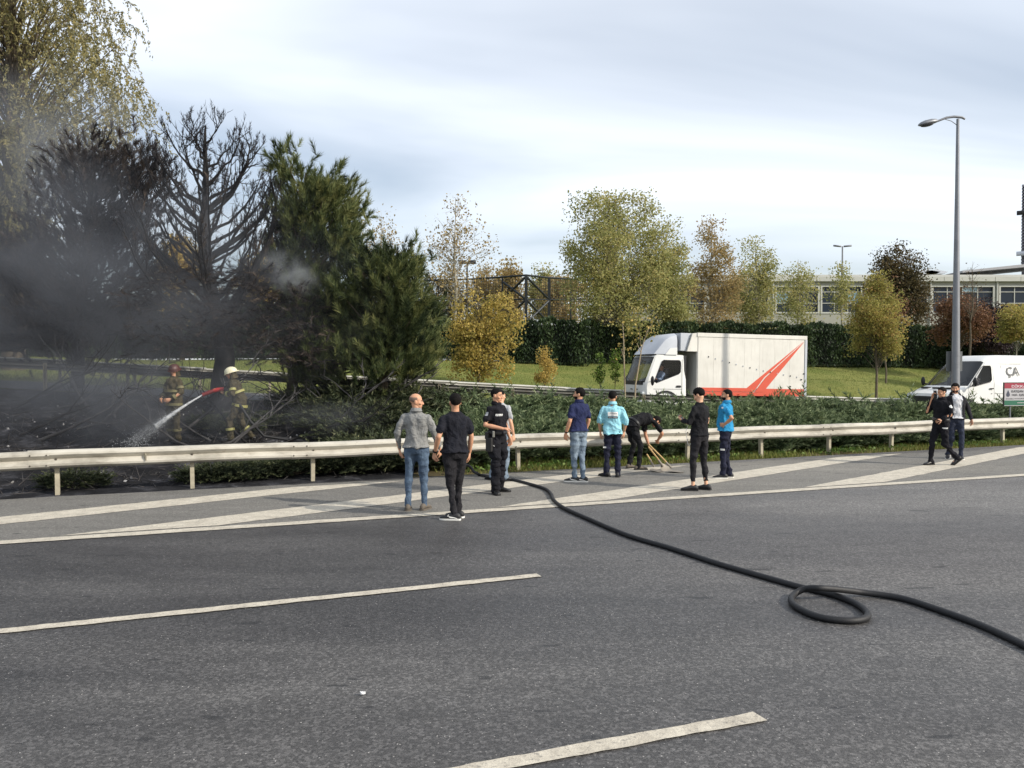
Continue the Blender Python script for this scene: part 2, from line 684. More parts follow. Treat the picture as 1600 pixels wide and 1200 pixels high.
def marking(name, a, b, w, z=0.009, taper0=0.0, taper1=0.0, step=0.10, jit=0.005):
    a, b = np.asarray(a, float), np.asarray(b, float)
    L = np.linalg.norm(b - a)
    d = (b - a) / L
    p = np.array([-d[1], d[0]])
    n = max(2, int(L / step))
    vs = []
    for i in range(n + 1):
        t = L * i / n
        q = a + d * t
        for sgn in (-1, 1):
            o = w / 2 + rng.normal() * jit
            sh = 0.0
            vs.append((q[0] + p[0] * sgn * o + d[0] * sh, q[1] + p[1] * sgn * o + d[1] * sh, z))
    fs = [(2 * i, 2 * i + 2, 2 * i + 3, 2 * i + 1) for i in range(n)]
    me = bpy.data.meshes.new(name)
    me.from_pydata(vs, [], fs)
    return tag(obj(name, me, M_PAINT), kind='structure')


def ext(pa, pb, ea, eb):
    d = (pb - pa) / np.linalg.norm(pb - pa)
    return pa - d * ea, pb + d * eb


a_, b_ = ext(SL0, SL1, 14, 40)
marking('edge_line', a_, b_, 0.24, step=0.25)
a_, b_ = P(0, 987.5)[:2], P(842, 899.5)[:2]
a2_, b2_ = ext(a_, b_, 1.6, 0)
marking('lane_dash', a2_, b2_, 0.135)
marking('lane_dash', b_ + (b_ - a_) / np.linalg.norm(b_ - a_) * 9, b_ + (b_ - a_) / np.linalg.norm(b_ - a_) * 13.5, 0.135)
c_, d_ = P(800, 1192.5)[:2], P(1188, 1121)[:2]
c2_, d2_ = ext(c_, d_, 3.4, 0)
marking('lane_dash', c2_, d2_, 0.125)
# hatch stripes of the gore area between the edge line and the shoulder
hd = np.array([math.cos(ROAD_ANG + R(18.5)), math.sin(ROAD_ANG + R(18.5))])
hp = np.array([-hd[1], hd[0]])
tip0 = P(812, 788)[:2]
for k in range(-2, 5):
    tip = tip0 + sdir * 5.85 * k
    # stripe: its near corner runs along the edge line, far end cut parallel to the guardrail
    w = 0.66
    far_v = -0.75
    quad = []

    def hit_line(q, off):           # along hd from q to distance off beyond the edge line centre
        t = (off - np.dot(q - SL0, sperp)) / np.dot(hd, sperp)
        return q + hd * t
    n = 40
    vs = []
    for side in (0.0, -w):
        q = tip + hp * side
        s0 = hit_line(q, 0.19)
        _, v0 = uv_of(*s0)
        t1 = (far_v - v0) / np.dot(hd, EV)
        s1 = s0 + hd * t1
        for i in range(n + 1):
            p = s0 + (s1 - s0) * i / n + hp * rng.normal() * 0.008
            vs.append((p[0], p[1], 0.0092))
    fs = [(i, n + 1 + i, n + 2 + i, i + 1) for i in range(n)]
    me = bpy.data.meshes.new('hatch_stripe')
    me.from_pydata(vs, [], fs)
    tag(obj('hatch_stripe', me, M_PAINT), kind='structure')

# far carriageway ribbon
xs = np.arange(-60, 70, 1.0)
vs = [(x, float(lineN(x)) + 0.25, float(zroad(x)) + 0.0) for x in xs] + [(x, float(lineF(x)) - 0.25, float(zroad(x)) + 0.0) for x in xs]
n_ = len(xs)
me = bpy.data.meshes.new('far_road')
me.from_pydata(vs, [], [(i, i + 1, n_ + i + 1, n_ + i) for i in range(n_ - 1)])
tag(obj('far_road', me, M_FAR), kind='structure')

# ------------------------------------------------------------------ guardrails
M_RAIL = None


def rail_mat(name, c1, c2, c3):
    m, nt, b = nodes_of(name)
    c = ramp(nt, noise(nt, 1.2, 8, 0.7, stretch=(1, 1, 3.0)), [(0.28, c1), (0.5, c2), (0.72, c3)])
    rust = ramp(nt, noise(nt, 7, 6, 0.75), [(0.60, (0, 0, 0, 1)), (0.74, (1, 1, 1, 1))])
    c = mixc(nt, nmath(nt, 'MULTIPLY', rust, 0.45), c, lin(112, 84, 60))
    nt.links.new(c, b.inputs['Base Color'])
    b.inputs['Roughness'].default_value = 0.62
    b.inputs['Metallic'].default_value = 0.1
    bump(nt, b, noise(nt, 30, 4, 0.6), 0.08, 0.01)
    return m


M_RAIL = rail_mat('rail_dusty_cream', lin(128, 123, 112), lin(180, 175, 163), lin(200, 196, 184))
M_RAILW = rail_mat('rail_pale_grey', lin(170, 168, 160), lin(186, 184, 174), lin(198, 196, 186))
M_RAILD = rail_mat('rail_dark_grey', lin(84, 82, 78), lin(108, 106, 100), lin(130, 128, 120))  # darker grey for the barrier seen from behind
M_POST = mat('rail_post', lin(150, 142, 124), 0.7, 0.2, 0.2, 8, col2=lin(180, 172, 150))
M_BOLT = mat('bolt_steel', lin(92, 86, 78), 0.5, 0.6, 0.1)

# W profile (depth toward the road, height)
WPROF = [(0.000, 0.155), (0.035, 0.150), (0.078, 0.110), (0.082, 0.075), (0.030, 0.020), (0.004, 0.000),
         (0.030, -0.020), (0.082, -0.075), (0.078, -0.110), (0.035, -0.150), (0.000, -0.155)]


def beam(mb, p0, p1, nrm, zc, th=0.004, nseg=10, dent=None, off=0.0, hs=1.0):
    """W-beam between two foot points (x,y,z each), bulging along nrm"""
    rings = []
    for i in range(nseg + 1):
        t = i / nseg
        c = np.asarray(p0) + (np.asarray(p1) - np.asarray(p0)) * t
        k = dent(c) if dent else (0.0, 0.0, 1.0)
        ring = []
        prof = [(d, h) for d, h in WPROF] + [(d - th, h) for d, h in reversed(WPROF)]
        for d, h in prof:
            d2 = d * k[2] + k[0] + off
            ring.append((c[0] + nrm[0] * d2, c[1] + nrm[1] * d2, c[2] + zc + h * hs + k[1]))
        rings.append(ring)
    mb.loft(rings)


def post(mb, p, nrm, top, w=0.07, d=0.09, lean=(0, 0)):
    """C-shaped steel post behind the beam"""
    tx = np.array([nrm[1], -nrm[0]])
    for (a0, a1, b0, b1) in ((-w / 2, w / 2, -0.008, 0.0), (-w / 2, -w / 2 + 0.007, -d, -0.008), (w / 2 - 0.007, w / 2, -d, -0.008)):
        q = []
        for z in (-0.15, top):
            l = np.array(lean) * z
            for (s, t) in ((a0, b0), (a1, b0), (a1, b1), (a0, b1)):
                e = np.array(p[:2]) + tx * s + nrm * t + l
                q.append((e[0], e[1], p[2] + z))
        mb.add(q, [(0, 3, 2, 1), (4, 5, 6, 7), (0, 1, 5, 4), (1, 2, 6, 5), (2, 3, 7, 6), (3, 0, 4, 7)])


def dent_near(c):
    u, v = uv_of(c[0], c[1])
    uu = u - uv_of(*P(1372, 705)[:2])[0]
    k = math.exp(-(uu / 0.5) ** 2)
    uu2 = u - uv_of(*P(930, 728)[:2])[0]
    k2 = math.exp(-(uu2 / 0.55) ** 2)
    wob = 0.006 * math.sin(u * 0.9) + 0.004 * math.sin(u * 2.1)
    return (-0.03 * k - 0.02 * k2, wob - 0.012 * k, 1.0 - 0.35 * k - 0.25 * k2)


nrm = -EV
gr = empty('guardrail', (RA[0] + EU[0] * 10, RA[1] + EU[1] * 10, 0), 0, 'cream steel crash barrier on posts along the wide road, people standing before it', 'guardrail')
inv = Matrix.Translation(-Vector(gr.location))
u0 = uv_of(*P(90, 772)[:2])[0]
SP = 2.13


def place_child(o, root):
    o.parent = root
    o.matrix_parent_inverse = root.matrix_basis.inverted()
    return o


for k in range(-6, 22):
    u_ = u0 + SP * k
    p = xy(u_, 0.0)
    mb = MB()
    post(mb, (p[0], p[1], 0), nrm, 0.70, lean=(rng.normal() * 0.02, rng.normal() * 0.02))
    place_child(mb.build('post', M_POST), gr)
    mb = MB()
    q = xy(u_, -0.03)
    mb.box((q[0] - 0.05, q[1] - 0.05, 0.50), (q[0] + 0.05, q[1] + 0.045, 0.66))
    place_child(mb.build('spacer', M_POST), gr)
    mb = MB()
    q = xy(u_ - 0.01, -0.105)
    mb.ell((q[0], q[1], 0.595), (0.022, 0.02, 0.022), 8, 5)
    place_child(mb.build('bolt', M_BOLT), gr)
uj = uv_of(*P(62, 774)[:2])[0]
LEN = SP * 2
for k in range(-3, 11):
    s0, s1 = uj + LEN * k, uj + LEN * (k + 1)
    a, b = xy(s0 - 0.16, -0.085), xy(s1 + 0.16, -0.085)
    mb = MB()
    ko = 0.005 if k % 2 else 0.0
    beam(mb, (a[0], a[1], 0), (b[0], b[1], 0), nrm, 0.595 + rng.normal() * 0.006, nseg=26, dent=dent_near, off=ko)
    o = place_child(mb.build('beam', M_RAIL, smooth=35), gr)
    for du in (-0.12, 0.12):
        for hh in (0.085, -0.085):
            q = xy(s0 + du, -0.085 - 0.092)
            mbb = MB()
            mbb.ell((q[0], q[1], 0.595 + hh), (0.014, 0.012, 0.014), 7, 4)
            place_child(mbb.build('bolt', M_BOLT), gr)

# the bent reflector tab on the barrier near the water jet
q = P(226, 765)[:2]
uu, _ = uv_of(*q)
mb = MB()
e0, e1 = xy(uu, -0.115), xy(uu + 0.02, -0.20)
mb.add([(e0[0], e0[1], 0.66), (e1[0], e1[1], 0.63), (e1[0], e1[1], 0.53), (e0[0], e0[1], 0.55), (e0[0] + 0.02, e0[1], 0.66), (e1[0] + 0.02, e1[1], 0.63), (e1[0] + 0.02, e1[1], 0.53), (e0[0] + 0.02, e0[1], 0.55)],
       [(0, 1, 2, 3), (7, 6, 5, 4), (0, 4, 5, 1), (1, 5, 6, 2), (2, 6, 7, 3), (3, 7, 4, 0)])
place_child(mb.build('reflector_tab', M_POST), gr)


def far_rail(line, label, sgn, m, hs, zc, x0=-34, x1=44):
    root = empty('guardrail', (0, float(line(0)), float(zroad(0))), 0, label, 'guardrail')
    xs_ = np.arange(x0, x1, 4.0)
    for i in range(len(xs_) - 1):
        xa, xb = xs_[i], xs_[i + 1]
        a = np.array([xa - 0.1, float(line(xa - 0.1)), float(zroad(xa))])
        b = np.array([xb + 0.1, float(line(xb + 0.1)), float(zroad(xb))])
        d = (b - a)[:2] / np.linalg.norm((b - a)[:2])
        nn = np.array([d[1], -d[0]]) * sgn
        mb = MB()
        beam(mb, a, b, nn, zc + rng.normal() * 0.006, nseg=4, off=0.004 * (i % 2), hs=hs)
        place_child(mb.build('beam', m, smooth=35), root)
        for t in (0.0, 0.5):
            p = a + (b - a) * t
            mb = MB()
            post(mb, p - np.array([nn[0], nn[1], 0]) * 0.02, nn, 0.70)
            place_child(mb.build('post', M_POST), root)
    return root


far_rail(lineN, 'pale crash barrier seen from behind at the near edge of the far road', -1, M_RAILD, .60, .62)
far_rail(lineF, 'pale crash barrier along the lawn edge of the far road', 1, M_RAILW, .55, .64)

# ------------------------------------------------------------------ people
TMP = bpy.data.scenes.new('work')


def remesh(mb, voxel, smooth=6, wr=0.0, wseed=0, wdir=None, calm=None):
    """one continuous skin over overlapping closed pieces"""
    me = mb.mesh('tmp')
    o = bpy.data.objects.new('tmp', me)
    TMP.collection.objects.link(o)
    m = o.modifiers.new('r', 'REMESH')
    m.mode = 'VOXEL'
    m.voxel_size = voxel
    if smooth:
        s = o.modifiers.new('s', 'SMOOTH')
        s.iterations = smooth
        s.factor = 0.5
    vl = TMP.view_layers[0]
    vl.update()
    ev = o.evaluated_get(vl.depsgraph)
    out = bpy.data.meshes.new_from_object(ev)
    bpy.data.objects.remove(o)
    bpy.data.meshes.remove(me)
    n = len(out.vertices)
    if wr and n:
        co = np.empty(n * 3, np.float32)
        no = np.empty(n * 3, np.float32)
        out.vertices.foreach_get('co', co)
        out.vertex_normals.foreach_get('vector', no)
        co, no = co.reshape(-1, 3), no.reshape(-1, 3)
        g = np.random.default_rng(wseed)
        h = np.zeros(n)
        for fr, am in ((9, 0.55), (17, 0.45), (30, 0.28)):
            for _ in range(3):
                d = g.normal(size=3)
                if wdir == 'h':
                    d *= (0.45, 0.45, 1.4)
                elif wdir == 'v':
                    d *= (1.3, 1.3, 0.45)
                d /= np.linalg.norm(d)
                w = g.normal(size=3) * 6
                ph = co @ (d * fr) + 1.6 * np.sin(co @ w + g.uniform(0, 6))
                h += am * (1 - 2 * np.abs(np.sin(ph + g.uniform(0, 6)))) / 3
        if calm is not None:
            h = h * np.clip((calm - co[:, 2]) / .12, .12, 1)
        co += no * (h * wr)[:, None]
        out.vertices.foreach_set('co', co.ravel())
    out.polygons.foreach_set('use_smooth', np.ones(len(out.polygons), bool))
    out.materials.clear()
    out.update()
    return out


def join_meshes(mes, name='mesh'):
    vs, fs, o = [], [], 0
    bm = bmesh.new()
    for me in mes:
        bm.from_mesh(me)
    out = bpy.data.meshes.new(name)
    bm.to_mesh(out)
    bm.free()
    out.polygons.foreach_set('use_smooth', [True] * len(out.polygons))
    for me in mes:
        bpy.data.meshes.remove(me)
    return out


def V(*a):
    return Vector(a)


def limb(mb, pts, rad, n=12, flat=None):
    """tapered limb with rounded ends; pts smoothed at the joints"""
    pts = [Vector(p) for p in pts]
    P_, R_ = [], []
    d0 = (pts[1] - pts[0]).normalized()
    P_.append(pts[0] - d0 * rad[0] * 0.8)
    R_.append(rad[0] * 0.55)
    for p, r in zip(pts, rad):
        P_.append(p)
        R_.append(r)
    d1 = (pts[-1] - pts[-2]).normalized()
    P_.append(pts[-1] + d1 * rad[-1] * 0.8)
    R_.append(rad[-1] * 0.55)
    rings = []
    prev = None
    for i, p in enumerate(P_):
        d = (P_[min(i + 1, len(P_) - 1)] - P_[max(i - 1, 0)]).normalized()
        if prev is None:
            prev = d.orthogonal().normalized()
        x = (prev - d * prev.dot(d)).normalized()
        prev = x
        y = d.cross(x)
        rings.append([p + (x * math.cos(6.28318 * k / n) + y * math.sin(6.28318 * k / n)) * R_[i] for k in range(n)])
    mb.loft(rings)


DEF = dict(
    spine=[(0, 0, .95), (0, .012, 1.12), (0, .008, 1.30), (0, -.018, 1.49)],
    hip=[(-.09, 0, .90), (.09, 0, .90)], knee=[(-.105, .025, .49), (.105, .025, .49)], ank=[(-.115, -.02, .085), (.115, -.02, .085)],
    toe=[12, -12], fpitch=[0, 0],
    sh=[(-.168, -.015, 1.383), (.168, -.015, 1.383)], el=[(-.245, -.035, 1.13), (.245, -.035, 1.13)], wr=[(-.25, .04, .885), (.25, .04, .885)],
    hd=[(0, .03, -1), (0, .03, -1)], hn=[(.9, .3, 0), (-.9, .3, 0)], curl=[.45, .45],
    head=(0, 0, 0))

TORSO = [(.83, .12, .085), (.90, .165, .112), (.97, .172, .122), (1.05, .158, .114), (1.13, .148, .108), (1.22, .158, .114), (1.32, .175, .120),
         (1.38, .180, .112), (1.425, .160, .092), (1.46, .105, .074), (1.49, .066, .060)]
SPZ = [.95, 1.12, 1.30, 1.49]


def spine_at(ps, z):
    s = [Vector(p) for p in ps['spine']]
    if z <= SPZ[0]:
        d = (s[1] - s[0]).normalized()
        # below the pelvis the trunk follows the hips
        hc = (Vector(ps['hip'][0]) + Vector(ps['hip'][1])) / 2
        dn = (s[0] - hc)
        dn = dn.normalized() if dn.length > 1e-4 else d
        return s[0] + dn * (z - SPZ[0]), dn
    for i in range(3):
        if z <= SPZ[i + 1] or i == 2:
            t = (z - SPZ[i]) / (SPZ[i + 1] - SPZ[i])
            d = (s[i + 1] - s[i]).normalized()
            return s[i] + (s[i + 1] - s[i]) * t, d


def torso_rings(ps, secs, n=20, grow=0.0, belly=0.0, wide=1.0):
    ax0 = (Vector(ps['hip'][1]) - Vector(ps['hip'][0])).normalized()
    ax1 = (Vector(ps['sh'][1]) - Vector(ps['sh'][0])).normalized()
    rings = []
    for z, a, b in secs:
        c, d = spine_at(ps, z)
        t = min(max((z - .95) / .45, 0), 1)
        ax = (ax0 * (1 - t) + ax1 * t)
        ax = (ax - d * ax.dot(d)).normalized()
        fw = d.cross(ax).normalized()
        bl = belly * math.exp(-((z - 1.08) / .12) ** 2)
        a_, b_ = (a + grow) * wide, b + grow + bl / 2
        rings.append([c + fw * (bl / 2) + ax * (a_ * math.cos(6.28318 * k / n)) + fw * (b_ * math.sin(6.28318 * k / n)) for k in range(n)])
    return rings


def hand_mesh(w, d, nrm, thumb_side, curl):
    d = Vector(d).normalized()
    nrm = Vector(nrm)
    nrm = (nrm - d * nrm.dot(d)).normalized()
    t = d.cross(nrm).normalized() * thumb_side
    w = Vector(w)
    mb = MB()
    rings = []
    for s, a, b in ((-.03, .022, .019), (0, .026, .019), (.03, .038, .018), (.065, .042, .016), (.092, .040, .013), (.10, .034, .009)):
        rings.append([w + d * s + t * (a * math.cos(6.28318 * k / 12)) + nrm * (b * math.sin(6.28318 * k / 12)) for k in range(12)])
    mb.loft(rings)
    for i, (off, ln) in enumerate(((.030, .070), (.010, .080), (-.011, .075), (-.031, .058))):
        p = w + d * .088 + t * off
        pts, rr = [p - d * .015], [.0098]
        ang = 0.15 + 0.05 * i
        dd = d
        for k, fr in enumerate((.42, .32, .26)):
            ang += curl * (0.55 + 0.3 * k)
            dd = d * math.cos(ang) + nrm * math.sin(ang) + t * off * 1.2
            p = p + dd.normalized() * ln * fr
            pts.append(p)
            rr.append(.0095 - .001 * k)
        limb(mb, pts, rr, 8)
    p = w + d * .028 + t * .026
    pts, rr = [p], [.014]
    for k, fr in enumerate((.034, .03, .024)):
        a = 0.75 - 0.22 * k
        p = p + (d * math.cos(a) + t * math.sin(a) + nrm * (.25 + .45 * curl * k)).normalized() * fr
        pts.append(p)
        rr.append(.0115 - .001 * k)
    limb(mb, pts, rr, 8)
    return remesh(mb, .0052, 2)


def head_mesh(c, Rm):
    mb = MB()
    T = lambda x, y, z: c + Rm @ Vector((x, y, z))
    mb.ell(T(0, -.012, .035), (.074, .094, .083), 18, 12, M=Rm)
    mb.ell(T(0, .012, -.005), (.066, .080, .085), 16, 10, M=Rm)
    mb.ell(T(0, .030, -.055), (.052, .060, .056), 16, 10, M=Rm)
    mb.ell(T(0, .062, -.093), (.026, .026, .020), 12, 8, M=Rm)
    mb.ell(T(0, .074, .022), (.050, .018, .012), 12, 8, M=Rm)          # brow
    for s in (-1, 1):
        mb.ell(T(s * .042, .060, -.025), (.024, .026, .018), 10, 8, M=Rm)  # cheek
        mb.ell(T(s * .074, -.008, -.008), (.010, .020, .032), 10, 8, M=Rm)  # ear
    limb(mb, [T(0, .080, .012), T(0, .098, -.012), T(0, .106, -.030)], [.009, .011, .013], 10)
    for s in (-1, 1):
        mb.ell(T(s * .011, .098, -.034), (.009, .010, .008), 8, 6, M=Rm)
    mb.ell(T(0, .083, -.062), (.022, .012, .011), 10, 6, M=Rm)           # lips
    return remesh(mb, .0058, 3)


def shell(c, Rm, cen, rad, keep, n=28, m=20, amp=0.004, seed=0, inner=0.86):
    """closed lump over part of the skull: where keep(dir)<0 it dives under the skin"""
    g = np.random.default_rng(seed)
    W = g.normal(size=(6, 3)) * 11
    ph = g.uniform(0, 6, 6)
    mb = MB()
    tmp = MB()
    tmp.ell((0, 0, 0), (1, 1, 1), n, m)
    vs = []
    for v in tmp.v:
        d = np.array(v)
        k = keep(d)
        k = min(max(k / 0.20 + 0.5, 0), 1)
        nz = sum(math.sin(float(W[i] @ d) + ph[i]) for i in range(6)) / 6
        s = inner + (1.0 + nz * amp / 0.08 - inner) * k
        q = Vector((d[0] * rad[0] * s + cen[0], d[1] * rad[1] * s + cen[1], d[2] * rad[2] * s + cen[2]))
        vs.append(c + Rm @ q)
    mb.add(vs, tmp.f)
    return mb


SKIN = [lin(205, 158, 128), lin(188, 140, 110), lin(176, 126, 96)]


def skin_mat(i):
    nm = 'skin_%s' % ('fair', 'medium', 'tan')[i]
    if nm in _MC:
        return _MC[nm]
    m = mat(nm, SKIN[i], 0.55, 0, 0.10, 22, col2=tuple(x * 1.12 for x in SKIN[i][:3]) + (1,))
    b = m.node_tree.nodes['Principled BSDF']
    b.inputs['Subsurface Weight'].default_value = 0.08
    b.inputs['Subsurface Radius'].default_value = (0.02, 0.008, 0.004)
    return m


M_EYE = mat('eye_white', lin(176, 170, 164), 0.25, var=0.03)
M_IRIS = mat('iris_dark', lin(40, 28, 20), 0.2, var=0.1)
M_LIP = mat('lip', lin(160, 96, 84), 0.5, var=0.1)
M_HAIR = mat('hair_black', lin(18, 15, 14), 0.8, spec=0.15, var=0.5, scale=80, bmp=0.6, bscale=140)
M_BUZZ = mat('hair_stubble', lin(112, 92, 80), 0.8, var=0.2, scale=90)
M_SOLEW = mat('sole_white', lin(225, 223, 216), 0.6, var=0.06)
M_SOLEB = mat('sole_black', lin(30, 29, 29), 0.7, var=0.2)


def cloth(name, col, var=0.16, scale=9, col2=None, rough=0.9):
    m = mat(name, col, rough, 0, var, scale, 0.25, 320, 0.2, col2)
    nt = m.node_tree
    bn = [n for n in nt.nodes if n.bl_idname == 'ShaderNodeBump']
    if bn and len(bn) == 1:
        # soft creases on top of the weave
        n2 = nt.nodes.new('ShaderNodeBump')
        n2.inputs['Strength'].default_value = .75
        n2.inputs['Distance'].default_value = .035
        nt.links.new(noise(nt, 13, 3, .55, dist=1.4), n2.inputs['Height'])
        nt.links.new(bn[0].outputs[0], n2.inputs['Normal'])
        nt.links.new(n2.outputs[0], nt.nodes['Principled BSDF'].inputs['Normal'])
    return m


def part(name, me, m, root):
    return obj(name, me, m, root)


def decal(name, target, poly_pts, faces, d, m, off=0.004):
    """lay a flat pattern on the cloth: every point is carried along d onto the target surface"""
    bvh = BVHTree.FromPolygons([v.co for v in target.data.vertices], [p.vertices[:] for p in target.data.polygons])
    d = Vector(d).normalized()
    out = []
    for p in poly_pts:
        p = Vector(p)
        hit, nn, _, _ = bvh.ray_cast(p - d * 0.6, d)
        out.append(hit - d * off if hit else None)
    ok = [o for o in out if o is not None]
    dep = sum(o.dot(d) for o in ok) / max(len(ok), 1)
    out = [o if o is not None and abs(o.dot(d) - dep) < .05 else Vector(p) + d * (dep - Vector(p).dot(d)) for o, p in zip(out, poly_pts)]
    me = bpy.data.meshes.new(name)
    me.from_pydata([tuple(p) for p in out], [], faces)
    return obj(name, me, m, target)


def grid_patch(c, ax, ay, w, h, nx_=8, ny_=4):
    c, ax, ay = Vector(c), Vector(ax), Vector(ay)
    vs = [c + ax * (w * (i / nx_ - .5)) + ay * (h * (j / ny_ - .5)) for j in range(ny_ + 1) for i in range(nx_ + 1)]
    fs = [(j * (nx_ + 1) + i, j * (nx_ + 1) + i + 1, (j + 1) * (nx_ + 1) + i + 1, (j + 1) * (nx_ + 1) + i) for j in range(ny_) for i in range(nx_)]
    return vs, fs


def text_mesh(txt, size, bold=0.0, shear=0.0):
    cu = bpy.data.curves.new('txt', 'FONT')
    cu.body = txt
    cu.size = size
    cu.align_x = 'LEFT'
    cu.shear = shear
    cu.offset = bold
    cu.resolution_u = 2
    o = bpy.data.objects.new('txt', cu)
    TMP.collection.objects.link(o)
    vl = TMP.view_layers[0]
    vl.update()
    me = bpy.data.meshes.new_from_object(o.evaluated_get(vl.depsgraph))
    bpy.data.objects.remove(o)
    vs = [v.co.copy() for v in me.vertices]
    fs = [tuple(p.vertices) for p in me.polygons]
    bpy.data.meshes.remove(me)
    return vs, fs


def text_fit(txt, w, h, bold=0.0, shear=0.0):
    """lettering scaled into a w x h box centred at the origin (x right, y up)"""
    vs, fs = text_mesh(txt, 1.0, bold, shear)
    x0, x1 = min(v.x for v in vs), max(v.x for v in vs)
    y0, y1 = min(v.y for v in vs), max(v.y for v in vs)
    return [((v.x - (x0 + x1) / 2) * w / (x1 - x0), (v.y - (y0 + y1) / 2) * h / (y1 - y0)) for v in vs], fs


def text_decal(name, target, txt, c, ax, ay, w, h, d, m, off=0.006, bold=0.0):
    pts, fs = text_fit(txt, w, h, bold)
    c, ax, ay = Vector(c), Vector(ax), Vector(ay)
    return decal(name, target, [c + ax * x + ay * y for x, y in pts], fs, d, m, off)


def person(label, loc, rz, h, pose, top, trousers, shoes, skin=1, hair='short', beard=False, seed=0, collar=None, belt=None, group=None, belly=0.0, hairmat=None):
    """top=(material, kind tshirt|long|rolled, hem z, fit); trousers=(material, fit); shoes=(upper, sole)"""
    ps = dict(DEF)
    ps.update(pose)
    root = empty('person', loc, rz, label, 'person', group)
    sk = skin_mat(skin)
    s = [Vector(p) for p in ps['spine']]
    # ---- head
    yaw, pit, rol = ps['head']
    nk = (s[3] - s[2]).normalized()
    nkd = (nk * 0.5 + Vector((0, 0, 0.5)) + Vector((0, .12, 0))).normalized() if nk.z > 0.3 else (nk + Vector((0, 0, -0.1))).normalized()
    hc = s[3] + nkd * .125
    base = Matrix.Identity(3)
    if nk.z < 0.3:
        base = Matrix.Rotation(R(-75), 3, 'X')
    Rm = Matrix.Rotation(R(yaw), 3, 'Z') @ base @ Matrix.Rotation(R(pit), 3, 'X') @ Matrix.Rotation(R(rol), 3, 'Y')
    # ---- body
    mb = MB()
    mb.loft(torso_rings(ps, [(z, a * .62, b * .62) for z, a, b in TORSO if z < 1.40] + [(1.43, .085, .06)] + [(1.47, .062, .055)], belly=belly * .6))
    limb(mb, [s[3] - nkd * .05, s[3] + nkd * .04, hc + Rm @ Vector((0, -.02, -.03))], [.056, .055, .053], 14)
    for i in (0, 1):
        hp_, kn, an = Vector(ps['hip'][i]), Vector(ps['knee'][i]), Vector(ps['ank'][i])
        limb(mb, [hp_, hp_.lerp(kn, .45), kn, kn.lerp(an, .35), an], [.048, .042, .032, .030, .034], 14)
        sh, el, wr = Vector(ps['sh'][i]), Vector(ps['el'][i]), Vector(ps['wr'][i])
        limb(mb, [sh, sh.lerp(el, .5), sh.lerp(el, .7), el, el.lerp(wr, .35), wr], [.030, .031, .042, .038, .040, .026], 12)
        f = Matrix.Rotation(R(ps['toe'][i]), 3, 'Z') @ Matrix.Rotation(R(-ps['fpitch'][i]), 3, 'X') @ Vector((0, 1, 0))
        limb(mb, [an - Vector((0, 0, .03)), an + f * .10 - Vector((0, 0, .05))], [.034, .028], 10)
    body = remesh(mb, .012, 5)
    hands = [hand_mesh(ps['wr'][i], ps['hd'][i], ps['hn'][i], (1 if i == 0 else -1), ps['curl'][i]) for i in (0, 1)]
    part('body', join_meshes([body, head_mesh(hc, Rm)] + hands, 'body'), sk, root)
    T = lambda x, y, z: hc + Rm @ Vector((x, y, z))
    for sg in (-1, 1):
        mb = MB()
        mb.ell(T(sg * .031, .0755, .004), (.0110, .0100, .0065), 10, 8, 0, Rm)
        mb.ell(T(sg * .031, .0835, .004), (.0055, .0035, .0052), 8, 6, 1, Rm)
        mb.build('eye', [M_EYE, M_IRIS], root, smooth=180, fix=False)
        if hair != 'none':
            mb = MB()
            limb(mb, [T(sg * .014, .091, .024), T(sg * .032, .090, .031), T(sg * .050, .078, .025)], [.0035, .0045, .003], 6)
            mb.build('eyebrow', hairmat or M_HAIR, root, smooth=180)
    mb = MB()
    mb.ell(T(0, .0905, -.062), (.021, .0055, .0065), 12, 6, 0, Rm)
    mb.build('lips', M_LIP, root, smooth=180, fix=False)
    # ---- hair
    hm = hairmat or M_HAIR
    if hair in ('short', 'full'):
        tk = 1.05 if hair == 'short' else 1.13

        def keep(d):
            if d[1] < 0:
                line = -.22 - .62 * min(1.0, -d[1] * 1.5)
            else:
                line = -.22 + .62 * min(1.0, d[1] / .72) ** 1.2
            if -.28 < d[1] < .12:
                line = max(line, -.08)
            return d[2] - line
        sh_ = shell(hc, Rm, (0, -.012, .028), (.074 * tk + .002, .094 * tk, .086 * (tk + .03)), keep, seed=seed, amp=.009 if hair == 'full' else .004)
        sh_.build('hair', hm, root, smooth=180, fix=False)
    elif hair == 'bald':
        def keep(d):
            return min(0.30 - d[2], d[2] + 0.62 + 0.3 * d[1], 0.25 - d[1])
        shell(hc, Rm, (0, -.012, .035), (.0765, .097, .085), keep, seed=seed, amp=.001, inner=.93).build('hair', M_BUZZ, root, smooth=180, fix=False)
    if beard:
        def keepb(d):
            return min(d[1] - 0.02, -0.02 - d[2] - 0.25 * max(d[1] - .75, 0) * 2)
        shell(hc, Rm, (0, .020, -.035), (.062, .078, .084), keepb, seed=seed + 5, amp=.003, inner=.80).build('beard', hm, root, smooth=180, fix=False)
    # ---- trousers
    tm, fit = trousers[:2]
    hem = trousers[2] if len(trousers) > 2 else .035
    mb = MB()
    secs = [(z, a + (.018 if z < .88 else .006), b + (.022 if z < .88 else .010)) for z, a, b in TORSO if z < .96] + [(.97, .172, .124), (1.005, .150, .108)]
    mb.loft(torso_rings(ps, secs, belly=belly * .7))
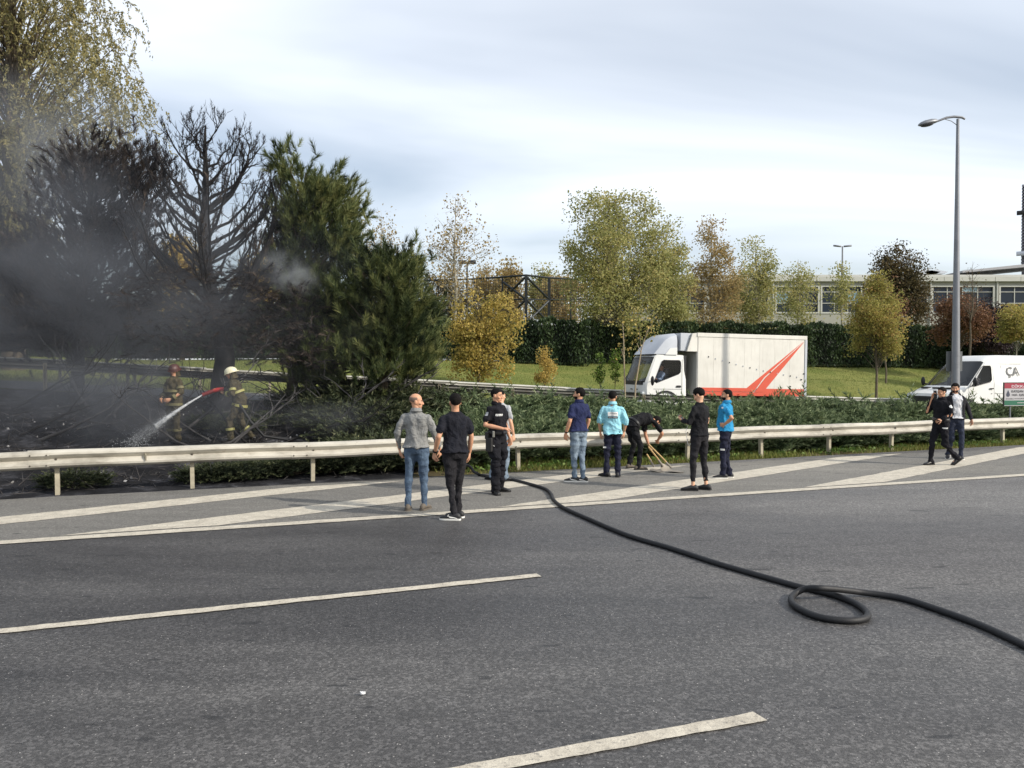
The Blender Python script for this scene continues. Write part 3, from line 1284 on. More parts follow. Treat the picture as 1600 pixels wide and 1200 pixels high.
    for i in (0, 1):
        hp_, kn, an = Vector(ps['hip'][i]), Vector(ps['knee'][i]), Vector(ps['ank'][i])
        end = an + (an - kn).normalized() * (.085 - hem - .03) if an.z < .2 else an.copy()
        limb(mb, [hp_ + Vector((0, 0, .02)), hp_.lerp(kn, .45), kn, kn.lerp(an, .4), kn.lerp(an, .85), end],
             [.104, .078 + .022 * fit, .056 + .026 * fit, .046 + .028 * fit, .040 + .030 * fit, .040 + .031 * fit], 14)
    part('trousers', remesh(mb, .0115, 4, .016 + .018 * fit, seed, 'h', calm=.92 if ps['spine'][3][2] > 1.3 else None), tm, root)
    # ---- top
    pm, kind, hz, tf = top
    mb = MB()
    secs = [(z, a + .016 + .014 * tf, b + .018 + .016 * tf) for z, a, b in TORSO if z > hz + .03 and z < 1.44]
    zl = secs[0]
    secs = [(hz, zl[1] + .018, zl[2] + .020), (hz + .02, zl[1] + .018, zl[2] + .020)] + secs + [(1.455, .118, .092), (1.485, .078, .074), (1.497, .070, .068)]
    rr = torso_rings(ps, secs, belly=belly)
    mb.loft(rr)
    for i in (0, 1):
        sh, el, wr = Vector(ps['sh'][i]), Vector(ps['el'][i]), Vector(ps['wr'][i])
        g = .012 + .012 * tf
        if kind == 'vest':
            limb(mb, [sh, sh.lerp(el, .12)], [.042 + g, .040 + g], 14)
        elif kind == 'tshirt':
            e = sh.lerp(el, .66)
            limb(mb, [sh, sh.lerp(el, .35), e], [.047 + g, .050 + g, .052 + g * 1.3], 14)
        elif kind == 'rolled':
            limb(mb, [sh, sh.lerp(el, .5), el, el.lerp(wr, .10)], [.047 + g, .048 + g, .046 + g, .046 + g], 14)
        else:
            limb(mb, [sh, sh.lerp(el, .5), el, el.lerp(wr, .5), el.lerp(wr, .93)], [.047 + g, .046 + g, .040 + g, .038 + g * .9, .029 + g * .8], 14)
    shirt = part('shirt', remesh(mb, .0115, 4, .024 + .010 * tf, seed + 3, 'v'), pm, root)
    if collar:
        mb = MB()
        c0, d0 = s[3] + nkd * -.012, nkd
        ax = Vector((1, 0, 0)) - d0 * d0.x
        ax.normalize()
        fw = d0.cross(ax)
        rings = []
        for hgt_, r1 in ((-.02, .078), (.03, .068), (.045, .067), (.044, .074), (.02, .082), (-.005, .092)):
            rings.append([c0 + d0 * (hgt_ + (-.018 if math.sin(6.28318 * k / 20) > .75 else 0)) + ax * (r1 * math.cos(6.28318 * k / 20)) + fw * (r1 * math.sin(6.28318 * k / 20)) for k in range(20)])
        mb.loft(rings, cap=False)
        mb.build('collar', collar, root, smooth=60)
    if belt:
        rr = torso_rings(ps, [(.985, .192, .142), (.99, .196, .146), (1.03, .193, .144), (1.035, .186, .136)], belly=belly)
        mb = MB()
        mb.loft(rr, cap=False)
        mb.build('belt', belt, root, smooth=60)
    # ---- shoes
    for i in (0, 1):
        an = Vector(ps['ank'][i])
        Rf = Matrix.Rotation(R(ps['toe'][i]), 3, 'Z') @ Matrix.Rotation(R(-ps['fpitch'][i]), 3, 'X')
        base_ = an + Rf @ Vector((0, 0, -.085))
        mb, ms = MB(), MB()
        ring_u, ring_s = [], []
        for y, wd, tp in ((-.088, .016, .062), (-.078, .033, .085), (-.04, .039, .105), (.0, .041, .108), (.045, .043, .092), (.10, .048, .072), (.15, .046, .058), (.185, .034, .048), (.20, .014, .036)):
            ring_u.append([base_ + Rf @ Vector((wd * math.cos(6.28318 * k / 12), y, .012 + (tp - .012) * (.5 + .5 * math.sin(6.28318 * k / 12)))) for k in range(12)])
            w2 = wd + .006
            ring_s.append([base_ + Rf @ Vector(q) for q in ((-w2, y * 1.03, 0), (w2, y * 1.03, 0), (w2 + .002, y * 1.03, .022), (-w2 - .002, y * 1.03, .022))])
        mb.loft(ring_u)
        o = mb.build('shoe', shoes[0], root, smooth=70)
        ms.loft(ring_s)
        ms.build('sole', shoes[1], o, smooth=40)
        if len(shoes) > 2:
            for sx in (-1, 1):          # pale side flash
                mq = MB()
                q = []
                for (yy, zz_, ww) in ((-.05, .030, .004), (0, .040, .012), (.05, .045, .017), (.085, .060, .012), (.07, .080, .008)):
                    wx = .046 if yy < .06 else .047
                    wx = wx * (1.0 - max(0, zz_ - .05) * 9)
                    q.append(((sx * (wx + .001), yy, zz_ - ww / 2), (sx * (wx - .002), yy, zz_ + ww / 2)))
                vs_ = [base_ + Rf @ Vector(a) for ab in q for a in ab]
                mq.add(vs_, [(2 * k, 2 * k + 2, 2 * k + 3, 2 * k + 1) for k in range(len(q) - 1)])
                mq.build('stripe', shoes[2], o)
    sc_ = h / 1.75
    root.scale = (sc_, sc_, sc_)
    return root, ps, shirt, hc, Rm


C_BLACK = cloth('cloth_black', lin(28, 28, 31), 0.3)
C_POLICE = cloth('police_cloth', lin(25, 25, 30), 0.3)
C_BTEE = cloth('black_tee_cloth', lin(30, 31, 38), 0.25)
C_BJEAN = cloth('black_jean', lin(38, 37, 40), 0.35, 14)
C_GREY = cloth('grey_knit', lin(132, 132, 130), 0.10, 20)
C_JEAN = cloth('blue_denim', lin(58, 72, 92), 0, 7, lin(92, 110, 130))
C_JEANF = cloth('faded_denim', lin(82, 98, 116), 0, 7, lin(136, 150, 162))
C_NAVYP = cloth('navy_polo', lin(38, 44, 76), 0.15, 12)
C_CYAN = cloth('cyan_cotton', lin(146, 202, 216), 0.06, 8)
C_NAVY = cloth('navy_workwear', lin(34, 36, 52), 0.25, 10)
C_BLUE = cloth('blue_polo', lin(46, 134, 180), 0.12, 10)
C_WHITE = cloth('white_cotton', lin(205, 205, 208), 0.06, 10)
C_LGREY = cloth('light_grey_cotton', lin(168, 170, 172), 0.08, 10)
C_DJEAN = cloth('dark_denim', lin(38, 42, 56), 0, 8, lin(56, 62, 78))
C_SHOE = mat('shoe_black', lin(30, 30, 32), 0.6, var=0.3)
C_SHOEG = mat('shoe_taupe', lin(96, 88, 78), 0.8, var=0.2)
C_BOOT = mat('boot_leather', lin(26, 25, 25), 0.4, var=0.3)
C_LEATHER = mat('belt_leather', lin(22, 21, 21), 0.5, var=0.3)
C_TAG = mat('badge_white', lin(225, 225, 222), 0.7, var=0.04)
C_TAGD = mat('badge_dark', lin(44, 44, 60), 0.7, var=0.1)
C_METAL = mat('buckle_metal', lin(170, 168, 160), 0.35, 0.9, 0.1)


def feet(px, py):
    return P(px, py, 0.004)


# 1 bald man in grey sweater
p1, ps, o1, hc, Rm = person('bald man in light grey sweater and blue jeans, back turned, head turned aside', feet(651, 797), R(-6), 1.76,
    dict(head=(-78, -4, 0), el=[(-.285, -.05, 1.15), (.275, .01, 1.14)], wr=[(-.275, .07, .90), (.33, .12, .90)],
         hd=[(.1, .1, -1), (.02, .25, -1)], ank=[(-.125, -.03, .085), (.105, .03, .085)], knee=[(-.115, .02, .49), (.105, .04, .49)], toe=[10, -14]),
    (C_GREY, 'long', .93, .55), (C_JEAN, .55), (C_SHOEG, C_SHOEG), 1, 'bald', seed=1, collar=C_GREY)

# 2 black T-shirt, walking
p2, ps, o2, hc, Rm = person('dark haired man in plain black T-shirt and black jeans, black sneakers with white flash', feet(711, 811), R(20), 1.78,
    dict(head=(-6, -6, 0), el=[(-.255, -.09, 1.15), (.235, .0, 1.14)], wr=[(-.27, .07, .92), (.24, .10, .90)],
         hd=[(-.05, .3, -1), (0, .15, -1)],
         ank=[(-.03, -.07, .085), (.075, .10, .085)], knee=[(-.055, .03, .49), (.08, .10, .48)], toe=[62, 46], curl=[.8, .5]),
    (C_BTEE, 'tshirt', .92, .45), (C_BJEAN, .5), (C_SHOE, M_SOLEW, M_SOLEW), 1, 'full', seed=2)
mb = MB()
w_, e_ = Vector(ps['wr'][0]), Vector(ps['el'][0])
d_w = (w_ - e_).normalized()
mb.tube([w_ - d_w * .045, w_ - d_w * .02], .036, 14)
mb.build('wristwatch', C_LEATHER, p2, smooth=40)

# 3 police officer with rolled sleeves
p3, ps, o3, hc, Rm = person('police officer in black short-sleeved uniform with holster, forearm held across the belly', feet(777, 770), R(-128), 1.80,
    dict(head=(18, -8, 0), el=[(-.25, -.04, 1.14), (.275, -.04, 1.14)], wr=[(-.26, .06, .90), (.12, .225, 1.08)],
         hd=[(0, .1, -1), (-.75, .62, .02)], hn=[(.9, .3, 0), (-.1, -.2, -1)], curl=[.5, .55],
         ank=[(-.12, -.06, .085), (.13, .06, .085)], knee=[(-.12, .0, .49), (.125, .06, .49)], toe=[25, -35]),
    (C_POLICE, 'tshirt', .97, .8), (C_POLICE, 1.6), (C_BOOT, M_SOLEB), 1, 'short', seed=3, collar=C_POLICE, belt=C_LEATHER)
mb = MB()
mb.box((.175, -.06, .70), (.235, .06, .93))
mb.box((.18, -.085, .90), (.225, -.01, 1.02))
hol = mb.build('holster', C_LEATHER, p3, bevel=.012)
mb = MB()
mb.box((.185, .07, .94), (.215, .10, 1.04))
mb.build('handcuff_pouch', C_METAL, p3, bevel=.006)
vs, fs = grid_patch((.095, .2, 1.30), (-1, 0, 0), (0, 0, 1), .105, .034)
decal('name_badge', o3, vs, fs, (0, -1, 0), C_TAG, .005)
text_decal('badge_text', o3, 'POLİS', (.095, .2, 1.30), (-1, 0, 0), (0, 0, 1), .09, .022, (0, -1, 0), C_TAGD, .008)
vs, fs = grid_patch((.3, -.02, 1.32), (0, 1, 0), (0, 0, 1), .05, .06)
decal('sleeve_badge', o3, vs, fs, (-1, 0, 0), mat('badge_grey', lin(150, 152, 156), 0.6), .005)
tr3 = [c for c in p3.children if c.name.startswith('trousers')][0]
text_decal('thigh_text', tr3, 'POLİS', (.24, .03, .80), (0, 1, 0), (0, 0, 1), .11, .032, (-1, 0, 0), C_TAG, .005)

# 4 man mostly hidden behind the officer
p4, ps, o4, hc, Rm = person('man in light grey short-sleeved shirt standing mostly hidden behind the police officer with the holster', feet(783, 751), R(-35), 1.74,
    dict(head=(-10, -4, 0), el=[(-.24, -.03, 1.13), (.25, -.04, 1.13)], wr=[(-.24, .05, .89), (.245, .06, .88)], toe=[70, -40], ank=[(-.20, -.03, .085), (.09, .0, .085)], knee=[(-.15, .02, .49), (.095, .03, .49)]),
    (C_LGREY, 'tshirt', .92, .6), (C_JEANF, .6), (C_SHOE, M_SOLEB), 0, 'short', seed=4)

# 5 navy polo, bearded
p5, ps, o5, hc, Rm = person('bearded man in navy polo shirt and faded blue jeans, looking along the barrier', feet(904, 753), R(38), 1.78,
    dict(head=(36, 0, 0), el=[(-.245, -.03, 1.13), (.235, -.02, 1.13)], wr=[(-.235, .09, .90), (.235, .09, .89)], hd=[(.05, .15, -1), (0, .1, -1)],
         ank=[(-.05, .05, .085), (.07, -.05, .085)], knee=[(-.07, .05, .49), (.08, .0, .49)], toe=[42, 36]),
    (C_NAVYP, 'tshirt', .93, .5), (C_JEANF, .55), (C_SHOE, M_SOLEW, M_SOLEW), 1, 'full', True, seed=5, collar=C_NAVYP)
mb = MB()
w_, e_ = Vector(ps['wr'][0]), Vector(ps['el'][0])
d_w = (w_ - e_).normalized()
mb.tube([w_ - d_w * .045, w_ - d_w * .025], .034, 14)
mb.build('wristband', C_LEATHER, p5, smooth=40)

# 6 cyan shirt with printed back
p6, ps, o6, hc, Rm = person('worker in cyan long shirt with printed back panel and dark navy trousers', feet(957, 745), R(-4), 1.70,
    dict(head=(-12, -6, 0), el=[(-.265, .0, 1.13), (.265, .0, 1.13)], wr=[(-.24, .12, .90), (.235, .12, .90)], toe=[48, -8],
         ank=[(-.12, .02, .085), (.10, -.02, .085)]),
    (C_CYAN, 'rolled', .86, 1.3), (C_NAVY, 1.0), (C_SHOE, M_SOLEB), 1, 'full', seed=6, collar=C_CYAN)
vs, fs = grid_patch((0, -.3, 1.275), (1, 0, 0), (0, 0, 1), .20, .085, 10, 4)
decal('back_print', o6, vs, fs, (0, 1, 0), C_TAG, .006)
vs, fs = grid_patch((0, -.3, 1.205), (1, 0, 0), (0, 0, 1), .20, .032, 10, 2)
decal('back_bar', o6, vs, fs, (0, 1, 0), C_TAGD, .006)
text_decal('back_text', o6, '\u2022 itrongüs', (0, -.3, 1.287), (1, 0, 0), (0, 0, 1), .165, .032, (0, 1, 0), C_TAGD, .010)
text_decal('bar_text', o6, '\u2013\u2013\u2013\u2013 \u2013\u2013\u2013\u2013\u2013', (0, -.3, 1.205), (1, 0, 0), (0, 0, 1), .17, .006, (0, 1, 0), C_TAG, .010)
tr = [c for c in p6.children if c.name.startswith('trousers')][0]
vs, fs = grid_patch((-.16, -.3, .60), (1, 0, 0), (0, 0, 1), .06, .03)
decal('trouser_tag', tr, vs, fs, (0, 1, 0), C_TAG, .005)

# 7 bending man
p7, ps, o7, hc, Rm = person('man in black T-shirt and black trousers bent over, gripping shovel handles', feet(992, 733), R(-62), 1.76,
    dict(spine=[(0, -.10, .93), (0, .06, 1.03), (0, .24, 1.06), (0, .43, 1.02)], hip=[(-.09, -.10, .87), (.09, -.10, .87)],
         knee=[(-.13, .06, .49), (.13, .05, .49)], ank=[(-.16, -.03, .085), (.16, -.03, .085)], toe=[20, -20],
         sh=[(-.18, .37, 1.00), (.18, .37, 1.00)], el=[(-.17, .40, .70), (.25, .52, .74)], wr=[(-.10, .44, .47), (.13, .50, .60)],
         hd=[(.2, .2, -1), (-.6, .2, -.7)], hn=[(.6, .6, 0), (-.5, .6, 0)], curl=[1.2, 1.2], head=(0, 8, 0)),
    (C_BLACK, 'tshirt', .93, .6), (C_BLACK, .75), (C_SHOEG, M_SOLEB), 2, 'full', seed=7, belt=C_LEATHER)

# 8 black long sleeves, looking at phone
p8, ps, o8, hc, Rm = person('man in black long-sleeved top and tight dark jeans, head bowed over a phone', feet(1093, 766), R(42), 1.80,
    dict(head=(12, -30, 0), el=[(-.235, .04, 1.15), (.25, .02, 1.14)], wr=[(-.10, .27, 1.17), (.07, .28, 1.12)],
         hd=[(.25, .9, .35), (-.55, .8, .2)], hn=[(.3, -.3, .9), (.2, -.3, .9)], curl=[.7, .7],
         ank=[(-.13, .04, .085), (.12, -.05, .085)], knee=[(-.12, .05, .49), (.125, .0, .49)], toe=[38, 14], spine=[(0, 0, .95), (0, .0, 1.12), (0, -.01, 1.30), (0, .0, 1.49)]),
    (C_BLACK, 'long', .93, .35), (C_BJEAN, .32, .12), (C_SHOE, M_SOLEB), 0, 'full', seed=8)
mb = MB()
mb.box((-.035, -.005, -.07), (.035, .005, .07))
ph = mb.build('mobile_phone', mat('phone_black', lin(20, 20, 22), 0.2), None, bevel=.003)
M8 = Matrix.Translation(Vector(feet(1093, 766))) @ Matrix.Rotation(R(42), 4, 'Z') @ Matrix.Scale(1.80 / 1.75, 4)
ph.matrix_world = M8 @ Matrix.Translation((-.03, .36, 1.22)) @ Matrix.Rotation(R(-55), 4, 'X')
tag(ph, 'black phone held up by the man with bowed head', 'phone')
ph.matrix_basis = ph.matrix_world
mb = MB()
mb.tube([(-.20, .10, 1.10), (-.215, .13, 1.00), (-.20, .12, .90), (-.215, .09, .80), (-.20, .07, .76), (-.185, .05, .80)], .004, 6)
mb.build('earphone_cable', mat('cable_white', lin(200, 200, 200), 0.5), p8, smooth=60)

# 9 bright blue polo, hand on hip
p9, ps, o9, hc, Rm = person('bearded worker in bright blue polo shirt with hand on hip and navy trousers', feet(1134, 747), R(62), 1.74,
    dict(head=(18, 0, 0), el=[(-.36, -.20, 1.19), (.27, -.02, 1.15)], wr=[(-.215, -.02, 1.06), (.25, .07, .90)], hd=[(.45, .85, -.15), (0, .1, -1)], hn=[(.8, -.4, .2), (-.9, .3, 0)],
         toe=[22, 8], ank=[(-.10, .03, .085), (.10, -.04, .085)]),
    (C_BLUE, 'tshirt', .92, .55), (C_NAVY, .85), (C_SHOE, M_SOLEW), 1, 'short', True, seed=9, collar=C_BLUE, belly=.05)
tr = [c for c in p9.children if c.name.startswith('trousers')][0]
vs, fs = grid_patch((-.5, .025, .57), (0, -1, 0), (0, 0, 1), .085, .034)
decal('trouser_tag', tr, vs, fs, (1, 0, 0), C_TAG, .005)
vs, fs = grid_patch((-.4, .02, 1.38), (0, -1, 0), (0, 0, 1), .05, .03)
decal('sleeve_tag', o9, vs, fs, (1, 0, 0), C_TAG, .005)

# 10 police officer walking with phone
p10, ps, o10, hc, Rm = person('police officer in black long-sleeved uniform walking and holding a phone to the face', feet(1470, 727), R(104), 1.74,
    dict(head=(-4, -12, 0), el=[(-.25, -.06, 1.14), (.27, .13, 1.16)], wr=[(-.20, .17, 1.02), (.118, .135, 1.485)], hd=[(.1, 1, -.15), (-.12, -.12, 1)], hn=[(.7, -.1, -.7), (-.9, -.3, 0)], curl=[.9, .8],
         knee=[(-.09, -.02, .49), (.09, .16, .50)], ank=[(-.09, -.34, .165), (.09, .18, .085)], hip=[(-.09, -.01, .90), (.09, .01, .90)], toe=[-4, 4], fpitch=[32, 0]),
    (C_POLICE, 'long', .95, .8), (C_POLICE, .8), (C_BOOT, M_SOLEB), 1, 'short', seed=10, collar=C_POLICE, belt=C_LEATHER)
mb = MB()
mb.box((-.035, -.006, -.07), (.035, .006, .07))
ph = mb.build('mobile_phone', mat('phone_black', lin(20, 20, 22), 0.2), None, bevel=.003)
M10 = Matrix.Translation(Vector(feet(1470, 727))) @ Matrix.Rotation(R(104), 4, 'Z') @ Matrix.Scale(1.74 / 1.75, 4)
ph.matrix_basis = M10 @ Matrix.Translation((.088, .085, 1.585)) @ Matrix.Rotation(R(70), 4, 'Z') @ Matrix.Rotation(R(15), 4, 'X')
tag(ph, 'phone pressed to the ear of the walking police officer', 'phone')
mb = MB()
mb.box((-.05, -.008, -.10), (.05, .008, .10))
mb.tube([(.035, 0, .09), (.035, 0, .20)], .004, 6)
ph = mb.build('handheld_radio', mat('phone_black', lin(20, 20, 22), 0.2), None)
ph.matrix_basis = M10 @ Matrix.Translation((-.18, .30, 1.03)) @ Matrix.Rotation(R(-65), 4, 'X')
tag(ph, 'dark handheld radio in the lowered hand of the walking police officer', 'radio')
vs, fs = [], []
cc = Vector((-.5, -.035, 1.31))
vs = [cc] + [cc + Vector((0, .034 * math.cos(6.283 * k / 16), .034 * math.sin(6.283 * k / 16))) for k in range(16)]
fs = [(0, 1 + k, 1 + (k + 1) % 16) for k in range(16)]
decal('sleeve_badge', o10, vs, fs, (1, 0, 0), C_TAG, .006)
tr = [c for c in p10.children if c.name.startswith('trousers')][0]
vs, fs = grid_patch((-.5, .03, .83), (0, -1, 0), (0, 0, 1), .10, .03)
decal('thigh_tag', tr, vs, fs, (1, 0, 0), C_TAG, .005)

# 11 white T-shirt and dark jacket, facing the camera
p11, ps, o11, hc, Rm = person('bearded man in white T-shirt under an open dark jacket, walking beside a police officer', feet(1492, 717), R(172), 1.80,
    dict(head=(-22, -8, 0), el=[(-.285, -.03, 1.15), (.265, -.06, 1.14)], wr=[(-.31, .10, .91), (.25, .04, .90)], hd=[(-.1, .15, -1), (0, .1, -1)],
         knee=[(-.11, .10, .49), (.08, .03, .50)], ank=[(-.10, .06, .085), (.09, -.16, .11)], fpitch=[0, 14], toe=[-10, -25]),
    (C_WHITE, 'vest', .93, .35), (C_DJEAN, .6), (C_SHOE, M_SOLEW), 1, 'full', True, seed=11)
# open jacket: back and sides wrap the trunk, open at the front
secs = [(z, a + .044, b + .046) for z, a, b in TORSO if .93 < z < 1.44] + [(1.46, .125, .10), (1.49, .085, .085)]
secs = [(.90, .205, .155)] + secs
rr = torso_rings(ps, secs, n=40)
inn = torso_rings(ps, [(z, a - .012, b - .012) for z, a, b in secs], n=40)
keep_ = [k for k in range(40) if not (8 <= k <= 13)]
order = [k % 40 for k in range(14, 14 + len(keep_))]
mb = MB()
mb.loft([[r[k] for k in order] + [q[k] for k in reversed(order)] for r, q in zip(rr, inn)])
for i in (0, 1):
    sh, el, wr_ = Vector(ps['sh'][i]), Vector(ps['el'][i]), Vector(ps['wr'][i])
    limb(mb, [sh, sh.lerp(el, .5), el, el.lerp(wr_, .5), el.lerp(wr_, .95)], [.062, .062, .058, .054, .044], 14)
part('jacket', remesh(mb, .0105, 3, .016, 44, 'v'), cloth('jacket_dark', lin(36, 35, 40), 0.25), p11)
mb = MB()
limb(mb, [s_ for s_ in (Vector((-.10, -.02, 1.475)), Vector((-.06, -.075, 1.50)), Vector((.06, -.075, 1.50)), Vector((.10, -.02, 1.475)))], [.03, .042, .042, .03], 10)
mb.build('hood', cloth('jacket_dark', lin(36, 35, 40), 0.25), p11, smooth=180)

# ---- firefighters on the burnt ground
C_FIRE = cloth('turnout_tan', lin(72, 66, 50), 0.3, 8)
C_BAND = mat('reflective_yellow', lin(156, 152, 92), 0.6, var=0.1)
C_HELM = mat('helmet_cream', lin(214, 208, 178), 0.4, var=0.06)


def firefighter(label, loc, rz, h, pose, seed, helm=None, bandm=None):
    f, ps, sh, hc, Rm = person(label, loc, rz, h, pose, (C_FIRE, 'long', .78, 1.5), (C_FIRE, 1.4), (C_BOOT, M_SOLEB), 1, 'short', seed=seed)
    T = lambda x, y, z: hc + Rm @ Vector((x, y, z))
    mb = MB()
    rings = []
    for z, a in ((.015, 1.18), (.045, 1.19), (.085, 1.10), (.12, .85), (.142, .5), (.150, .1)):
        rings.append([T(.098 * a * math.cos(6.283 * k / 20), -.01 + .122 * a * math.sin(6.283 * k / 20), z) for k in range(20)])
    mb.loft(rings)
    rings = []
    for z, a in ((.008, 1.16), (.002, 1.42), (.016, 1.42), (.026, 1.16)):
        rings.append([T(.098 * a * math.cos(6.283 * k / 20), -.022 + .125 * a * math.sin(6.283 * k / 20), z - .012 * math.sin(6.283 * k / 20)) for k in range(20)])
    mb.loft(rings, cap=False)
    mb.build('helmet', helm or C_HELM, f, smooth=50)
    mb = MB()
    mb.box((-.03, -.01, 0), (.03, .01, .06), M=Matrix.Translation(T(0, .105, .05)) @ Rm.to_4x4())
    mb.build('helmet_plate', mat('helmet_dark', lin(40, 36, 36), 0.4), f, bevel=.004)
    mb = MB()
    rings = [[T(.09 * a * math.cos(6.283 * k / 16), -.045 + .075 * a * math.sin(6.283 * k / 16), z) for k in range(16)] for z, a in ((.0, 1.0), (-.06, 1.12), (-.13, 1.3))]
    mb.loft(rings, cap=False)
    mb.build('neck_guard', C_FIRE, f, smooth=60)
    for z in (.86, 1.16):
        mb = MB()
        mb.loft(torso_rings(ps, [(z - .03, .214, .168), (z - .028, .222, .175), (z + .028, .222, .175), (z + .03, .214, .168)]), cap=False)
        mb.build('reflective_band', bandm or C_BAND, f, smooth=50)
    for i in (0, 1):
        for a, b, t, r in (('el', 'wr', .62, .068), ('sh', 'el', .62, .080)):
            p, q = Vector(ps[a][i]), Vector(ps[b][i])
            m_ = p.lerp(q, t)
            d_ = (q - p).normalized() * .028
            mb = MB()
            mb.tube([m_ - d_, m_ + d_], r, 16)
            mb.build('reflective_band', bandm or C_BAND, f, smooth=50)
        p, q = Vector(ps['knee'][i]), Vector(ps['ank'][i])
        m_ = p.lerp(q, .5)
        d_ = (q - p).normalized() * .028
        mb = MB()
        mb.tube([m_ - d_, m_ + d_], .098, 16)
        mb.build('reflective_band', bandm or C_BAND, f, smooth=50)
    return f, ps


FF1 = G(372, 690)
f1, fps = firefighter('firefighter in cream helmet and tan gear aiming a red hose nozzle at the burnt ground', FF1, R(98), 1.76,
    dict(head=(-4, -14, 0), spine=[(0, -.06, .90), (0, .0, 1.06), (0, .07, 1.22), (0, .12, 1.41)], hip=[(-.10, -.05, .85), (.10, -.05, .85)],
         knee=[(-.15, .16, .48), (.16, -.02, .46)], ank=[(-.17, .12, .085), (.18, -.28, .085)], sh=[(-.19, .10, 1.35), (.19, .10, 1.35)],
         el=[(-.28, .05, 1.06), (.27, .22, 1.10)], wr=[(-.10, .26, 1.08), (.06, .45, 1.13)], hd=[(.5, .8, .1), (-.5, .8, 0)], hn=[(.3, 0, 1), (.3, 0, 1)], curl=[1.2, 1.2]), 21)
FF2 = G(272, 692)
f2, _ = firefighter('firefighter in dark red helmet standing in the smoke beyond the water jet', FF2, R(150), 1.74,
    dict(head=(20, -10, 0), el=[(-.27, .02, 1.13), (.27, .02, 1.13)], wr=[(-.15, .20, .98), (.15, .20, .98)], hd=[(.4, .8, -.2), (-.4, .8, -.2)]), 22, mat('helmet_dark_red', lin(74, 44, 40), .5, var=.2), mat('band_smoke_dulled', lin(112, 106, 72), .7, var=.2))  # bands dulled in colour to fade him into the smoke; helmet dark red
M1 = Matrix.Translation(Vector(FF1)) @ Matrix.Rotation(R(98), 4, 'Z') @ Matrix.Scale(1.76 / 1.75, 4)
nz = empty('hose_nozzle', M1 @ Vector((0, .50, 1.12)), R(98), 'red and black hose nozzle in the hands of the kneeling firefighter', 'nozzle')
nz['label'] = 'red fire hose nozzle held by the firefighter in the cream helmet'
mb = MB()
mb.tube([(0, -.20, .06), (0, -.05, .04), (0, .02, .02)], [.045, .05, .045], 14)
mb.build('valve_body', mat('nozzle_red', lin(170, 44, 38), 0.4), nz, smooth=40)
mb = MB()
mb.tube([(0, .02, .02), (0, .10, -.01), (0, .22, -.055), (0, .26, -.07)], [.042, .05, .04, .05], 14)
mb.build('barrel', mat('nozzle_dark', lin(120, 40, 36), 0.4), nz, smooth=40)
mb = MB()
mb.tube([(0, -.06, .04), (0, -.08, -.04), (0, -.09, -.13)], [.02, .018, .016], 10)
mb.build('pistol_grip', C_LEATHER, nz, smooth=40)
NOZ_TIP = M1 @ Vector((0, .50 + .26, 1.12 - .07))
M_HOSE = mat('hose_rubber', lin(24, 24, 26), 0.62, var=0.25, scale=14, bmp=0.2, bscale=90)
mb = MB()
hpts = [M1 @ Vector(p) for p in ((0, .32, 1.18), (-.06, .12, 1.06), (-.20, -.10, .80), (-.25, -.32, .45), (-.2, -.6, .12), (-.1, -1.1, .03))]
mb.tube(hpts, .032, 10)
tag(mb.build('attack_hose', M_HOSE, None, smooth=60), 'dark hose running under the arm of the firefighter in the cream helmet', 'hose')

# ------------------------------------------------------------------ vegetation
def unit(a):
    return a / np.maximum(np.linalg.norm(a, axis=-1, keepdims=True), 1e-9)


def leaf_quads(c, L, W, g, dirs=None, spread=1.0, var=None):
    n = len(c)
    d = g.normal(size=(n, 3))
    if dirs is not None:
        d = unit(unit(dirs) + spread * unit(d))
    else:
        d = unit(d)
    s = unit(np.cross(d, g.normal(size=(n, 3))))
    nn = np.cross(d, s)
    l = (L * g.uniform(0.65, 1.3, n))[:, None]
    w = (W * g.uniform(0.65, 1.3, n))[:, None]
    v = np.stack([c - d * l / 2, c + s * w / 2 + nn * w * .15 - d * l * .05, c + d * l / 2, c - s * w / 2 + nn * w * .15 - d * l * .05], 1).reshape(-1, 3)
    f = np.arange(4 * n).reshape(n, 4)
    if var is None:
        var = g.uniform(0, 1, n)
    return v, f, np.repeat(var, 4)


def in_poly(pts, poly):
    x, y = pts[:, 0], pts[:, 1]
    ins = np.zeros(len(pts), bool)
    j = len(poly) - 1
    for i in range(len(poly)):
        xi, yi = poly[i]
        xj, yj = poly[j]
        c = ((yi > y) != (yj > y)) & (x < (xj - xi) * (y - yi) / (yj - yi + 1e-9) + xi)
        ins ^= c
        j = i
    return ins


def sample_poly(poly, n, g):
    poly = np.array(poly, float)
    lo, hi = poly.min(0), poly.max(0)
    out = np.zeros((0, 2))
    while len(out) < n:
        p = g.uniform(lo, hi, size=(n * 3, 2))
        out = np.concatenate([out, p[in_poly(p, poly)]])
    return out[:n]


def px_points(p2, Y):
    d = np.stack([(p2[:, 0] - CX) / F_PX, np.zeros(len(p2)), -(p2[:, 1] - CY) / F_PX], 1)
    dd = _FW[None] + _RT[None] * d[:, :1] + _UP[None] * d[:, 2:3]
    return _CAM[None] + dd * (np.asarray(Y) / dd[:, 1])[:, None]


M_BARK = mat('bark_grey_brown', lin(92, 82, 68), 0.9, 0, 0.3, 12, 0.8, 30)
M_BARKP = mat('bark_pale', lin(150, 144, 128), 0.9, 0, 0.25, 10, 0.5, 30)
M_CHAR = mat('bark_charred', lin(26, 24, 25), 0.9, 0, 0.5, 12, 0.8, 30)
M_ASHBR = mat('branch_ashen', lin(84, 82, 82), 0.9, 0, 0.0, 5, 0.5, 30, col2=lin(44, 42, 42))


